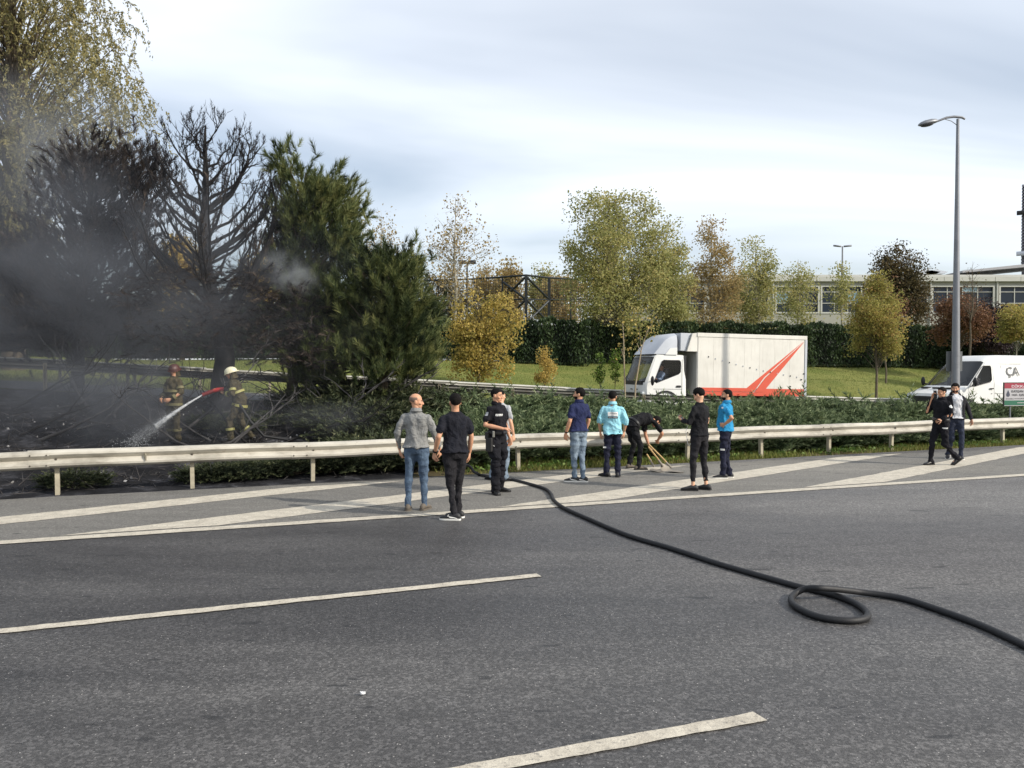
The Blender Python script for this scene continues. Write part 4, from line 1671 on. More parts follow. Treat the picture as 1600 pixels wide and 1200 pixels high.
def trunk_path(base, top, g, wob=0.04, n=7):
    base, top = np.asarray(base, float), np.asarray(top, float)
    H = np.linalg.norm(top - base)
    pts = []
    for i in range(n + 1):
        t = i / n
        pts.append(base + (top - base) * t + np.array([g.normal(), g.normal(), 0]) * wob * H * 0.25 * math.sin(math.pi * t))
    pts[0] = pts[0] - np.array([0, 0, .15])
    return pts


def interp_path(pts, t):
    k = min(int(t * (len(pts) - 1)), len(pts) - 2)
    f = t * (len(pts) - 1) - k
    return pts[k] * (1 - f) + pts[k + 1] * f


def broad_tree(name, label, px, Y, y_top, y_bot, half_px, mat_leaf, n_cl=70, per=70, leaf=(.16, .12), sig=.42, seed=0, trunk_r=.13, bark=None, group=None,
               shape=1.0, base_z=None, lobes=5, cat='tree', xoff=0.0, twigs=True, lean=0.0):
    g = np.random.default_rng(seed + 100)
    X = (px - CX) / F_PX * Y
    bz = float(hgt(X, Y)) if base_z is None else base_z
    zt, zb = at(px, y_top, Y)[2], at(px, y_bot, Y)[2]
    rx = half_px * 1.22 * Y / F_PX
    root = empty(name, (X, Y, bz), 0, label, cat, group)
    base = np.array([0, 0, 0.0])
    top = np.array([lean, 0, zt - bz - .25])
    pts = trunk_path(base, top, g)
    # clusters inside an egg-shaped crown broken into lobes
    zc, rz_ = (zt + zb) / 2 - bz, (zt - zb) / 2
    # the crown is several leaf masses of different size hung round the leader
    nb = lobes + 5
    blobs = []
    for k in range(nb):
        zf = -.85 + 1.62 * (k + g.uniform(0, .8)) / nb
        wz = (1 - .62 * shape * max(zf, 0) ** 1.2) * (1 - .30 * max(-zf, 0))
        a = 2.4 * k + g.uniform(-.6, .6)
        rr_ = rx * max(wz, .15) * g.uniform(.25, .68)
        blobs.append((np.array([math.cos(a) * rr_, math.sin(a) * rr_, zc + zf * rz_]), rx * max(wz, .22) * g.uniform(.30, .52)))
    blobs.append((np.array([lean, 0, zc + .84 * rz_]), rx * .20))
    wts = np.array([b[1] ** 2 for b in blobs])
    wts /= wts.sum()
    cl = []
    while len(cl) < n_cl:
        c_b, r_b = blobs[g.choice(len(blobs), p=wts)]
        p = unit(g.normal(size=3)) * r_b * g.uniform(.25, 1) ** .5
        p[2] *= 1.15
        q = c_b + p
        q[0] += xoff
        if q[2] < .3:
            continue
        cl.append(q)
    cl = np.array(cl)
    mb = MB()
    H = top[2]
    mb.tube(pts, [trunk_r * (1.25 if i == 0 else 1 - .88 * i / 7) for i in range(8)], 8)
    for c in cl:
        t0 = np.clip((c[2] - .55 * np.hypot(c[0], c[1]) - .4) / H, .18, .93)
        p0 = interp_path(pts, t0)
        mid = p0 * .5 + c * .5 + np.array([0, 0, .10 * np.linalg.norm(c - p0)]) + g.normal(size=3) * .06
        r0 = trunk_r * .30 * (1 - t0 * .7)
        mb.tube([p0, mid, c], [r0, r0 * .55, .010], 5)
        if twigs:
            for _ in range(2):
                e = c + unit(g.normal(size=3) + np.array([0, 0, .4])) * sig * 1.4
                mb.tube([mid * .4 + c * .6, e], [.010, .004], 3, cap=False)
    mb.build('trunk', bark or M_BARK, root, smooth=60, fix=False)
    per = int(per * 1.5)
    sgl = np.repeat(g.uniform(.6, 1.35, n_cl), per)[:, None]
    cen = np.repeat(cl, per, 0) + np.clip(g.normal(size=(n_cl * per, 3)), -1.5, 1.5) * sig * sgl * np.array([1, 1, .8])
    clv = np.repeat(g.uniform(0, 1, n_cl), per)
    var = np.clip(.5 * clv + .5 * g.uniform(0, 1, len(cen)), 0, 1)
    v, f, a = leaf_quads(cen, leaf[0] * .88, leaf[1] * .88, g, var=var)
    obj('crown', np_mesh('crown', v, f, a), mat_leaf, root)
    return root


L_PLANE = leaf_mat('leaf_olive_gold', [lin(104, 110, 64), lin(146, 148, 92), lin(176, 172, 114), lin(184, 166, 108)], .5)
L_PLANEB = leaf_mat('leaf_brown_gold', [lin(116, 106, 72), lin(154, 140, 96), lin(178, 154, 106), lin(150, 126, 86)], .5)
L_YELLOW = leaf_mat('leaf_yellow', [lin(122, 112, 62), lin(172, 150, 84), lin(206, 180, 104), lin(216, 190, 118)], .5)
L_YG = leaf_mat('leaf_yellow_green', [lin(104, 108, 58), lin(146, 142, 78), lin(176, 164, 94), lin(172, 130, 84)], .5)
L_BIRCH = leaf_mat('leaf_sparse_tan', [lin(92, 80, 56), lin(150, 128, 80), lin(170, 150, 104), lin(110, 92, 60)], .3)
L_RUST = leaf_mat('leaf_rust', [lin(84, 62, 50), lin(120, 86, 64), lin(136, 102, 74), lin(106, 92, 60)], .3)
L_DARK = leaf_mat('leaf_dark_olive', [lin(50, 48, 34), lin(76, 70, 46), lin(100, 88, 56), lin(86, 66, 48)], .3)
L_PURPLE = leaf_mat('leaf_dark_purple', [lin(34, 26, 30), lin(52, 40, 44), lin(66, 52, 50)], .2)
L_GREEN = leaf_mat('leaf_fresh_green', [lin(66, 90, 34), lin(100, 124, 50), lin(124, 140, 64)], .35)

L_YTREE = leaf_mat('leaf_yellow_olive', [lin(112, 110, 58), lin(160, 146, 78), lin(198, 174, 98), lin(206, 180, 104)], .5)
broad_tree('plane_tree', 'tall full olive-gold tree standing over the hedge gap, largest of its row', 952, 47, 303, 538, 88, L_PLANE, 300, 72, (.15, .12), .42, 1, .15, M_BARKP, lobes=9, shape=.85)
broad_tree('plane_tree', 'olive-gold tree touching the right side of the largest one in the row', 1040, 49, 345, 535, 46, L_PLANE, 140, 70, (.15, .12), .40, 2, .13, M_BARKP)
broad_tree('plane_tree', 'thin-topped olive tree with bare twigs at its tip above the truck box', 1112, 52, 345, 535, 46, L_PLANEB, 110, 60, (.15, .12), .40, 3, .12, M_BARKP, shape=1.5)
broad_tree('plane_tree', 'olive tree with leafy rounded top before the left end of the white building', 1180, 56, 370, 535, 42, L_PLANE, 110, 62, (.15, .12), .40, 4, .12, M_BARKP, shape=1.3)
broad_tree('young_tree', 'small sparse green tree before the dark windows of the white building', 1246, 62, 400, 520, 34, L_PLANE, 60, 50, (.16, .13), .42, 5, .10, M_BARKP, shape=1.3)
broad_tree('young_tree', 'small thin tree beside the twin-headed lamp before the white building', 1313, 64, 412, 505, 17, L_PLANE, 26, 44, (.18, .14), .38, 6, .08, M_BARKP)
broad_tree('round_tree', 'dark rounded tree behind the yellow-green lawn tree', 1402, 56, 393, 505, 50, L_DARK, 120, 80, (.17, .13), .44, 7, .14)
broad_tree('bare_tree', 'bare twiggy treetop rising behind the dark rounded tree', 1385, 58, 384, 470, 22, L_DARK, 26, 2, (.1, .08), .3, 8, .07)
broad_tree('lawn_tree', 'yellow-green oval tree with bare dark trunk on the lawn beside the truck', 1369, 35.5, 435, 556, 44, L_YG, 130, 70, (.10, .075), .22, 9, .065, M_BARK, shape=1.2, lobes=7)
broad_tree('lawn_tree', 'slender trunk with reddish leaf top just behind the yellow-green lawn tree', 1384, 41, 440, 520, 24, L_RUST, 30, 60, (.11, .08), .28, 10, .05, M_BARK)
broad_tree('autumn_tree', 'rusty brown tree behind the tall street lamp', 1498, 47, 458, 538, 36, L_RUST, 80, 80, (.14, .10), .32, 11, .09)
broad_tree('bare_tree', 'bare tree with upright twigs before the windows right of the street lamp', 1518, 45, 415, 500, 26, L_DARK, 40, 2, (.1, .08), .3, 12, .08)
broad_tree('purple_tree', 'dark purple-brown tree above the white van', 1556, 50, 478, 548, 40, L_PURPLE, 90, 80, (.15, .11), .36, 13, .10)
broad_tree('lawn_tree', 'small pale green tree above the rear of the white van', 1588, 43, 475, 535, 26, L_YG, 60, 80, (.12, .09), .26, 14, .05, M_BARKP)
broad_tree('autumn_tree', 'low bright yellow tree on the lawn beside the green pine', 748, 35, 462, 598, 62, L_YTREE, 150, 34, (.14, .10), .25, 15, .08, shape=.75, lobes=9)
broad_tree('autumn_shrub', 'knee-high yellow shrub beyond the far barrier near the hedge', 851, 32, 546, 602, 19, L_YELLOW, 30, 42, (.09, .06), .13, 16, .025, shape=.7, cat='shrub')
broad_tree('birch_tree', 'tall nearly leafless birch beside the sports cage', 712, 46, 302, 485, 58, L_BIRCH, 95, 13, (.16, .12), .5, 17, .10, M_BARKP, shape=1.4)
broad_tree('birch_tree', 'sparse pale treetop behind the right-hand green pine', 596, 48, 335, 480, 48, L_BIRCH, 80, 16, (.16, .12), .5, 18, .10, M_BARKP)
for i, (px, yt, hw, Yd, lm, lb) in enumerate(((798, 405, 20, 84, L_PLANEB, 'pointed tan treetop just behind the cage corner'), (848, 412, 22, 86, L_PLANE, 'small olive treetop behind the cage, nearest the largest plane tree'),
                                          (760, 418, 36, 88, L_PLANEB, 'wide tan tree behind the cage under the floodlight'), (690, 432, 40, 90, L_DARK, 'dark brown tree behind the birch and the cage'),
                                          (885, 440, 40, 78, L_PLANEB, 'brownish tree low behind the largest plane tree'))):
    broad_tree('background_tree', lb, px, Yd, yt, 505, hw, lm, 60, 60, (.28, .22), .6, 30 + i, .12)
for i, (px, yt, hw, Yd, lm, lb) in enumerate(((285, 372, 40, 46, L_YELLOW, 'golden tree glimpsed through the branches of the burnt pine'), (410, 398, 40, 48, L_YELLOW, 'golden tree glimpsed between the burnt pine and the green pine'),
                                              (20, 330, 60, 34, L_DARK, 'dark green tree under the willow at the smoke'))):
    broad_tree('background_tree', lb, px, Yd, yt, 500, hw, lm, 60, 60, (.20, .15), .5, 40 + i, .12)

# young plants by the far barrier
for i, (px, Y, yt, yb, hw, lb) in enumerate(((937, 30.5, 552, 600, 7, 'small leafy green sapling by the far barrier, shorter of the two beside the truck cab'), (961, 30.3, 545, 600, 6, 'slim green sapling next to the truck cab'))):
    broad_tree('sapling', lb, px, Y, yt, yb, hw, L_GREEN, 16, 26, (.10, .055), .09, 60 + i, .018, cat='sapling')


def staked_sapling(label, px, Y, path, forks, seed):
    g = np.random.default_rng(seed)
    root = empty('bare_sapling', on_ground((px - CX) / F_PX * Y, Y), 0, label, 'sapling')
    o0 = np.array(root.location)
    pts = [at(x, y, Y) - o0 for x, y in path]
    pts[0] = np.array([pts[0][0], pts[0][1], -.1])
    mb = MB()
    n = len(pts)
    mb.tube(pts, [.030 - .018 * i / n for i in range(n)], 7)
    lv = []
    for fk in forks:
        q = [at(x, y, Y + g.normal() * .1) - o0 for x, y in fk]
        mb.tube(q, [.014 - .009 * i / len(q) for i in range(len(q))], 5)
        lv += [q[-1] + g.normal(size=3) * .18 for _ in range(14)]
    mb.build('trunk', mat('bark_sapling', lin(150, 136, 112), .85, 0, .2, 14), root, smooth=60, fix=False)
    v, f, a = leaf_quads(np.array(lv), .09, .07, g)
    obj('crown', np_mesh('crown', v, f, a), L_YELLOW, root)


staked_sapling('thin pale forked sapling in front of the truck cab windscreen', 992, 24.6, [(990, 640), (993, 600), (999, 565), (1002, 548)],
               [[(1002, 548), (1000, 528), (998, 505)], [(1002, 548), (1007, 530), (1013, 512)], [(1001, 550), (995, 536)], [(1007, 530), (1011, 520), (1019, 505)]], 3)
staked_sapling('thin bare upright sapling just ahead of the truck cab', 976, 24.8, [(978, 640), (976, 600), (975, 560), (974, 520)], [[(974, 520), (973, 505)], [(975, 560), (971, 545)]], 4)


# ---- conifers made of needle tufts
def needle_tris(tp, td, stem, L, W, n, g, spread=(.35, .95), var=None):
    """tufts: tp (N,3) base points, td (N,3) directions; n needles each"""
    N = len(tp)
    t = g.uniform(0, 1, (N, n, 1))
    d0 = unit(td)[:, None, :]
    rnd = g.normal(size=(N, n, 3))
    rnd = unit(rnd - (rnd * d0).sum(-1, keepdims=True) * d0)
    ang = g.uniform(spread[0], spread[1], (N, n, 1)) * (1.15 - .6 * t)
    d = d0 * np.cos(ang) + rnd * np.sin(ang)
    st = stem if np.ndim(stem) == 0 else np.asarray(stem)[:, None, None]
    p = tp[:, None, :] + d0 * (t * st)
    l = L * g.uniform(.7, 1.2, (N, n, 1))
    s = unit(np.cross(d, g.normal(size=(N, n, 3)))) * W / 2
    v = np.stack([p - s, p + s, p + d * l], 2).reshape(-1, 3)
    f = np.arange(N * n * 3).reshape(-1, 3)
    if var is None:
        var = g.uniform(0, 1, N)
    a = np.clip(np.repeat(var, n) + g.normal(size=N * n) * .12, 0, 1)
    return v, f, np.repeat(a, 3)


N_GREEN = leaf_mat('needles_green', [lin(30, 38, 26), lin(58, 70, 44), lin(96, 106, 64), lin(146, 146, 92)], .22)
N_DEAD = leaf_mat('needles_scorched', [lin(28, 26, 27), lin(44, 40, 40), lin(62, 55, 52), lin(86, 74, 62)], .10)
N_SOOT = leaf_mat('needles_charred', [lin(18, 17, 20), lin(28, 26, 31), lin(42, 36, 42)], .05)


def conifer(name, label, base_px, Y, poly, trunk_px, depth, n_cl, tufts, needles, L, W, mats, seed, trunk_r=.2, stem=.30, bark=None, up=.9, sig=.30, cat='tree', trunk_y=None):
    g = np.random.default_rng(seed)
    X = (base_px - CX) / F_PX * Y
    root = empty(name, on_ground(X, Y), 0, label, cat)
    o0 = np.array(root.location)
    p2 = sample_poly(poly, n_cl, g)
    cx_, cy_ = np.mean(np.array(poly), 0)
    half = (np.max(np.array(poly)[:, 0]) - np.min(np.array(poly)[:, 0])) / 2
    dep = depth * np.sqrt(np.clip(1 - ((p2[:, 0] - cx_) / (half * 1.05)) ** 2, .05, 1)) * g.uniform(-1, 1, n_cl)
    c = px_points(p2, Y + dep) - o0
    tp = [at(x, y, Y) - o0 for x, y in trunk_px]
    tp[0] = np.array([tp[0][0], tp[0][1], -.2])
    mb = MB()
    nt_ = len(tp)
    mb.tube(tp, [trunk_r * (1 - .85 * i / (nt_ - 1)) for i in range(nt_)], 9)
    zs = np.array([p[2] for p in tp])
    for q in c:
        z0 = max(q[2] - .5 * np.hypot(q[0] - tp[-1][0], q[1] - tp[-1][1]), zs[1])
        t = np.interp(z0, zs, np.linspace(0, 1, nt_))
        p0 = interp_path(tp, min(t, .97))
        mid = p0 * .45 + q * .55 - np.array([0, 0, .12 * np.linalg.norm(q - p0)])
        mb.tube([p0, mid, q], [trunk_r * .22 * (1.1 - t), .022, .010], 5, cap=False)
    mb.build('trunk', bark or M_BARK, root, smooth=60, fix=False)
    axis = np.array([tp[-1][0], tp[-1][1], 0])
    pos = np.repeat(c, tufts, 0) + g.normal(size=(n_cl * tufts, 3)) * sig
    out = pos - axis
    out[:, 2] = 0
    dr = unit(unit(out) * .55 + np.array([0, 0, up]) + g.normal(size=pos.shape) * .35)
    cv = np.repeat(g.uniform(0, 1, n_cl), tufts) * .6 + g.uniform(0, .4, len(pos))
    v, f, a = needle_tris(pos, dr, stem * g.uniform(.6, 1.2, len(pos)), L, W, needles, g, var=cv)
    obj('crown', np_mesh('crown', v, f, a), mats, root)
    return root


conifer('pine_tree', 'living green pine flank rising right behind the burnt pine', 470, 22.6,
        [(418, 250), (442, 240), (468, 264), (500, 286), (526, 292), (546, 318), (550, 370), (548, 420), (552, 480), (530, 530), (480, 540), (440, 480), (432, 400), (446, 330), (432, 280)],
        [(455, 610), (460, 520), (468, 430), (475, 340), (478, 270)], 1.5, 120, 17, 60, .20, .016, N_GREEN, 5, .17, .30, sig=.24)
conifer('pine_tree', 'bushy low green pine with branches reaching down to the far barrier', 600, 21.8,
        [(545, 425), (565, 402), (600, 414), (622, 392), (642, 424), (655, 460), (668, 520), (664, 570), (640, 588), (590, 592), (540, 580), (505, 592), (465, 590), (485, 545), (520, 505), (540, 450)],
        [(598, 615), (600, 540), (604, 470), (608, 400)], 1.5, 135, 17, 60, .20, .016, N_GREEN, 6, .15, .28, sig=.24)
conifer('charred_conifer', 'dense dark scorched conifer left of the burnt pine under the willow', 130, 23.4,
        [(78, 270), (108, 236), (150, 226), (200, 232), (236, 250), (250, 310), (222, 360), (240, 420), (236, 500), (150, 556), (20, 548), (-90, 545), (-90, 430), (20, 390), (72, 330)],
        [(120, 600), (125, 500), (135, 380), (145, 240)], 1.8, 430, 8, 50, .19, .016, N_DEAD, 7, .2, .28, M_CHAR)


# ---- the burnt pine: bare upswept branches over a thick trunk
def burnt_pine():
    g = np.random.default_rng(12)
    Y = 21.4
    X = (346 - CX) / F_PX * Y
    root = empty('burnt_pine', on_ground(X, Y), 0, 'burnt umbrella pine with thick black trunk and bare upswept branches', 'tree')
    o0 = np.array(root.location)
    tpx = [(348, 640), (347, 600), (352, 560), (347, 520), (334, 470), (324, 420), (321, 370), (321, 320), (322, 270), (320, 225), (321, 196)]
    tp = [at(x, y, Y) - o0 for x, y in tpx]
    tp[0] = np.array([tp[0][0], tp[0][1], -.25])
    rad = [.34, .29, .25, .23, .17, .135, .115, .095, .07, .045, .02]
    mt = MB()
    mt.tube(tp, rad, 12)
    mt.build('trunk', M_CHAR, root, smooth=70, fix=False)
    tips, tdirs = [], []
    zs = np.array([p[2] for p in tp])

    def grow(mb, p, d, ln, r, depth, upc):
        n = 6
        pts, rr = [p], [r]
        for i in range(n):
            d = unit(d + np.array([0, 0, upc]) + g.normal(size=3) * .10)
            p = p + d * ln / n
            pts.append(p)
            rr.append(r * (1 - .80 * (i + 1) / n))
        mb.tube(pts, rr, 6 if depth == 0 else 4, cap=False)
        if depth >= 2:
            tips.append(p)
            tdirs.append(d)
            return
        nk = (9, 4)[depth]
        for k in range(nk):
            t = .30 + .68 * (k + g.uniform(0, 1)) / nk
            q = interp_path(pts, min(t, .99))
            kk = min(int(t * n), n - 1)
            dd = unit(pts[kk + 1] - pts[kk])
            side = unit(np.cross(dd, g.normal(size=3)))
            nd = unit(dd * .7 + side * .75 + np.array([0, 0, .25]))
            grow(mb, q, nd, ln * g.uniform(.28, .5) * (1.15 - .5 * t), max(rr[kk] * .5, .007), depth + 1, .10)
        tips.append(p)
        tdirs.append(d)

    # branches sweep out from the leader and curve up to a broad domed crown
    zdome = at(321, 345, Y)[2] - o0[2]
    htop = at(321, 192, Y)[2] - o0[2] - zdome
    ax_ = interp_path(tp, .7)
    for k in range(58):
        a = 2.39996 * k + g.normal() * .2
        zf = 1 - (k + .5) / 58 * 1.45                     # 1 at the top .. -.45 low on the flank
        zf = max(zf, -.45)
        hr = 1.80 * math.sqrt(max(1 - max(zf, 0) ** 2.6, 0.02)) * g.uniform(.86, 1.04) * (1 if zf > 0 else 1.12)
        tgt = np.array([ax_[0] + math.cos(a) * hr, ax_[1] + math.sin(a) * hr, zdome + (zf * htop if zf > 0 else zf * 2.2)])
        z0 = min(max(tgt[2] - 1.05 * hr - .15, zs[3]), zs[-2])
        p0 = interp_path(tp, np.interp(z0, zs, np.linspace(0, 1, len(zs))))
        p1 = np.array([p0[0] * .22 + tgt[0] * .78, p0[1] * .22 + tgt[1] * .78, p0[2] + .30 * (tgt[2] - p0[2])])
        pts = [p0 * (1 - t) ** 2 + p1 * 2 * t * (1 - t) + tgt * t * t + g.normal(size=3) * .03 for t in np.linspace(0, 1, 8)]
        r = .030 + .014 * hr
        mb = MB()
        mb.tube(pts, [r * (1 - .85 * i / 7) for i in range(8)], 6, cap=False)
        for j in range(9):
            t = .35 + .64 * (j + g.uniform(0, 1)) / 9
            q = interp_path(pts, min(t, .99))
            nd = unit(unit(tgt - p0) * .5 + g.normal(size=3) * .55 + np.array([0, 0, .45]))
            grow(mb, q, nd, g.uniform(.30, .62), .012, 1, .10)
        tips.append(tgt)
        tdirs.append(unit(pts[-1] - pts[-2]))
        mb.build('branch', M_CHAR, root, smooth=60, fix=False)
    # two long limbs: one to the left, one to the right, as in the picture
    for path, r in (([(336, 478), (290, 430), (240, 390), (205, 340), (185, 290)], .11), ([(345, 505), (385, 440), (420, 380), (432, 320), (424, 285)], .12), ([(322, 405), (372, 372), (412, 338), (428, 300)], .085),
                    ([(320, 350), (280, 318), (250, 275), (238, 235)], .07), ([(322, 330), (362, 300), (386, 255), (392, 222)], .07)):
        pts = [at(x, y, Y + .12 * i * g.normal()) - o0 for i, (x, y) in enumerate(path)]
        mb = MB()
        mb.tube(pts, [r * (1 - .82 * i / (len(pts) - 1)) for i in range(len(pts))], 8, cap=False)
        for k in range(16):
            t = .25 + .74 * k / 16
            q = interp_path(pts, t)
            nd = unit(np.array([g.normal() * .6, g.normal() * .8, .8]))
            grow(mb, q, nd, g.uniform(.35, .75), .018, 1, .12)
        mb.build('branch', M_CHAR, root, smooth=60, fix=False)
    tips_, td_ = np.array(tips), np.array(tdirs)
    # charred needle brushes cling on towards the top; scorched brown ones low inside
    hi = tips_[:, 2] + o0[2] > at(320, 300, Y)[2]
    k1 = hi & (g.uniform(size=len(tips_)) < .22)
    v1, f1, a1 = needle_tris(tips_[k1] - unit(td_[k1]) * .14, td_[k1] + np.array([0, 0, .5]), .22, .11, .012, 24, g)
    obj('needles', np_mesh('needles', v1, f1, a1), N_SOOT, root)
    k2 = (~hi) & (g.uniform(size=len(tips_)) < .28)
    v1, f1, a1 = needle_tris(tips_[k2], td_[k2], .22, .12, .012, 22, g)
    obj('needles', np_mesh('needles', v1, f1, a1), N_DEAD, root)
    low = sample_poly([(190, 440), (235, 425), (300, 415), (420, 420), (490, 460), (510, 540), (490, 575), (400, 565), (380, 548), (320, 550), (250, 566), (190, 550)], 1500, g)
    q = px_points(low, Y + g.uniform(-1.6, 1.6, len(low))) - o0
    dr = unit(np.stack([g.normal(size=len(q)), g.normal(size=len(q)), g.uniform(-.3, .7, len(q))], 1))
    v1, f1, a1 = needle_tris(q, dr, .34, .15, .014, 36, g)
    obj('needles', np_mesh('needles', v1, f1, a1), N_DEAD, root)


burnt_pine()


# ---- the willow: arching limbs with hanging, fine-leaved strands
def willow():
    g = np.random.default_rng(31)
    Y = 30.0
    X = (20 - CX) / F_PX * Y
    root = empty('willow_tree', on_ground(X, Y), 0, 'tall feathery grey-green willow towering over the smoke', 'tree')
    o0 = np.array(root.location)
    poly = [(-220, -150), (90, -120), (150, -20), (170, 20), (196, 50), (200, 85), (188, 110), (215, 150), (240, 172), (236, 205), (180, 230), (90, 250), (60, 330), (0, 380), (-220, 400)]
    c2 = sample_poly(poly, 330, g)
    cpos = px_points(c2, Y + g.uniform(-3, 3, len(c2))) - o0
    tp = [np.array([0, 0, -.2]), np.array([.1, 0, 3.0]), np.array([-.1, .1, 6.5]), np.array([.15, 0, 10]), np.array([0, .1, 14.5]), np.array([-.3, 0, 18])]
    mb = MB()
    mb.tube(tp, [.42, .34, .28, .21, .13, .05], 10)
    pts, dirs = [], []
    for c in cpos:
        z0 = max(2.5, c[2] - .75 * abs(c[0]) - 1.0)
        p0 = interp_path(tp, np.clip(z0 / 18.0, .12, .95))
        mid = p0 * .5 + c * .5 + np.array([0, 0, .16 * np.linalg.norm(c - p0)])
        mb.tube([p0, mid, c], [.045, .024, .010], 5, cap=False)
        for _ in range(11):
            st = c + g.normal(size=3) * np.array([.55, .55, .5])
            ln = g.uniform(.4, 1.2)
            k = int(34 * ln)
            t = np.linspace(0, 1, k)[:, None]
            dirx = g.normal() * .25 + .12
            line = st + np.concatenate([t * dirx, t * g.normal() * .2, .18 * np.sin(t * 2.2) - t ** 1.3 * ln], 1)
            pts.append(line + g.normal(size=line.shape) * .035)
            dirs.append(np.tile([dirx, 0, -1], (k, 1)))
    mb.build('trunk', M_BARK, root, smooth=60, fix=False)
    pts, dirs = np.concatenate(pts), np.concatenate(dirs)
    lm = leaf_mat('leaf_willow', [lin(92, 92, 66), lin(128, 124, 88), lin(156, 148, 104), lin(166, 150, 92)], .35)
    v, f, a = leaf_quads(pts, .14, .050, g, dirs, 1.1, var=np.clip(g.normal(size=len(pts)) * .28 + .5, 0, 1))
    obj('crown', np_mesh('crown', v, f, a), lm, root)


willow()

# ---- clipped hedges
L_HEDGE = leaf_mat('hedge_dark_green', [lin(30, 42, 28), lin(50, 66, 40), lin(76, 92, 56)], .2)


def hedge(label, px0, px1, Y0, Y1, y_top, seed, th=1.3):
    g = np.random.default_rng(seed)
    A, B = np.array([(px0 - CX) / F_PX * Y0, Y0]), np.array([(px1 - CX) / F_PX * Y1, Y1])
    L = np.linalg.norm(B - A)
    d = (B - A) / L
    nn = np.array([-d[1], d[0]])
    c0 = (A + B) / 2
    root = empty('hedge', on_ground(c0[0], c0[1]), 0, label, 'hedge')
    o0 = np.array(root.location)
    zt = at(px0, y_top, Y0)[2]
    n = int(L * 900)
    s = g.uniform(0, L, n)
    face = g.uniform(size=n)
    w = np.where(face < .62, -th / 2, g.uniform(-th / 2, th / 2, n)) + g.normal(size=n) * .09
    bx, by = A[0] + d[0] * s, A[1] + d[1] * s
    gz_ = hgt(bx, by)
    lump = .10 * np.sin(s * 2.1 + seed) + .07 * np.sin(s * 5.3) + .05 * np.sin(s * 11)
    hz = np.where(face < .62, g.uniform(0, 1, n), 1.0)
    z = gz_ + hz * (zt - gz_ + lump) + g.normal(size=n) * .06
    w = w - np.where(face < .62, .14 * np.sin(s * 3.3 + 1) * np.sin(hz * 2 + s), 0)
    p = np.stack([bx + nn[0] * w, by + nn[1] * w, z], 1) - o0
    v, f, a = leaf_quads(p, .20, .085, g, np.tile([0, -.2, 1.0], (n, 1)), .8, var=np.clip(.45 + .25 * np.sin(s * 3.3) + g.normal(size=n) * .2, 0, 1))
    obj('foliage', np_mesh('foliage', v, f, a), L_HEDGE, root)
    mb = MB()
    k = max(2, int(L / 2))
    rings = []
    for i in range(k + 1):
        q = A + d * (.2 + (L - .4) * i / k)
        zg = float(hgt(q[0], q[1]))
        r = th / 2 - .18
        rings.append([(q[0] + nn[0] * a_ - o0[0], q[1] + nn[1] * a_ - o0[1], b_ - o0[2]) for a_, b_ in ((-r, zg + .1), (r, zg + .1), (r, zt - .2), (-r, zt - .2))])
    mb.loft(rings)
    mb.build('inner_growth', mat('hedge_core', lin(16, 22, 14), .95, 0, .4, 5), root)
    return root


hedge('tall clipped dark hedge block between the yellow tree and the hedge gap', 680, 921, 45.5, 45.5, 503, 1)
hedge('long clipped dark hedge running behind the truck to the street lamp', 914, 1500, 46.6, 52.0, 506, 2)
hedge('dark wild hedge behind the burnt trees', -220, 690, 47, 47, 478, 4, 2.0)
hedge('dark hedge behind the white van', 1470, 1760, 51.5, 55, 540, 3)

# ---- spreading junipers on the bank behind the barrier
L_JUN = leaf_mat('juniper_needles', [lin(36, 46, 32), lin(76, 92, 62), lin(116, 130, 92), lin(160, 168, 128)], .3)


def juniper_mesh(seed, rx=1.5, ry=1.0, hz=.75, n=340):
    g = np.random.default_rng(seed)
    V_, F_, A_ = [], [], []
    a = g.uniform(0, 6.283, n)
    r0 = np.sqrt(g.uniform(0, 1, n)) * .75
    p0 = np.stack([np.cos(a) * r0 * rx, np.sin(a) * r0 * ry, g.uniform(.05, .75, n) * hz * (1.1 - r0 * .7)], 1)
    d = unit(np.stack([np.cos(a) * .8 + g.normal(size=n) * .45, np.sin(a) * .8 + g.normal(size=n) * .45, g.uniform(.15, .75, n)], 1))
    ln = g.uniform(.30, .62, n)
    k = 26
    t = g.uniform(.05, 1, (n, k, 1))
    side = unit(np.cross(d, np.array([0, 0, 1.0]) + g.normal(size=(n, 3)) * .3))[:, None, :]
    upv = np.array([0, 0, 1.0])
    pos = p0[:, None, :] + d[:, None, :] * (t * ln[:, None, None]) + upv * (-.18 * t ** 2 * ln[:, None, None])
    sg = g.choice([-1, 1], (n, k, 1))
    nd = unit(d[:, None, :] * 1.0 + side * sg * .75 + g.normal(size=(n, k, 3)) * .28)
    L = .15 * (1.25 - .75 * t) * g.uniform(.7, 1.2, (n, k, 1))
    s = unit(np.cross(nd, g.normal(size=(n, k, 3)))) * .013
    v = np.stack([pos - s, pos + s, pos + nd * L], 2).reshape(-1, 3)
    f = np.arange(n * k * 3).reshape(-1, 3)
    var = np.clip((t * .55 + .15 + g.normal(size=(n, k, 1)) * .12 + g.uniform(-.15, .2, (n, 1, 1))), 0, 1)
    return np_mesh('juniper', v, f, np.repeat(var.ravel(), 3))


JUN = [juniper_mesh(s) for s in (1, 2, 3, 4)]


def juniper_stems(seed):
    g = np.random.default_rng(seed)
    mb = MB()
    for _ in range(16):
        a = g.uniform(0, 6.28)
        e = np.array([math.cos(a) * 1.1 * g.uniform(.4, 1), math.sin(a) * .7 * g.uniform(.4, 1), .4 * g.uniform(.5, 1.2)])
        mb.tube([(0, 0, -.05), e * np.array([.5, .5, .35]), e], [.03, .02, .008], 5, cap=False)
    return mb.mesh('stems', 60)


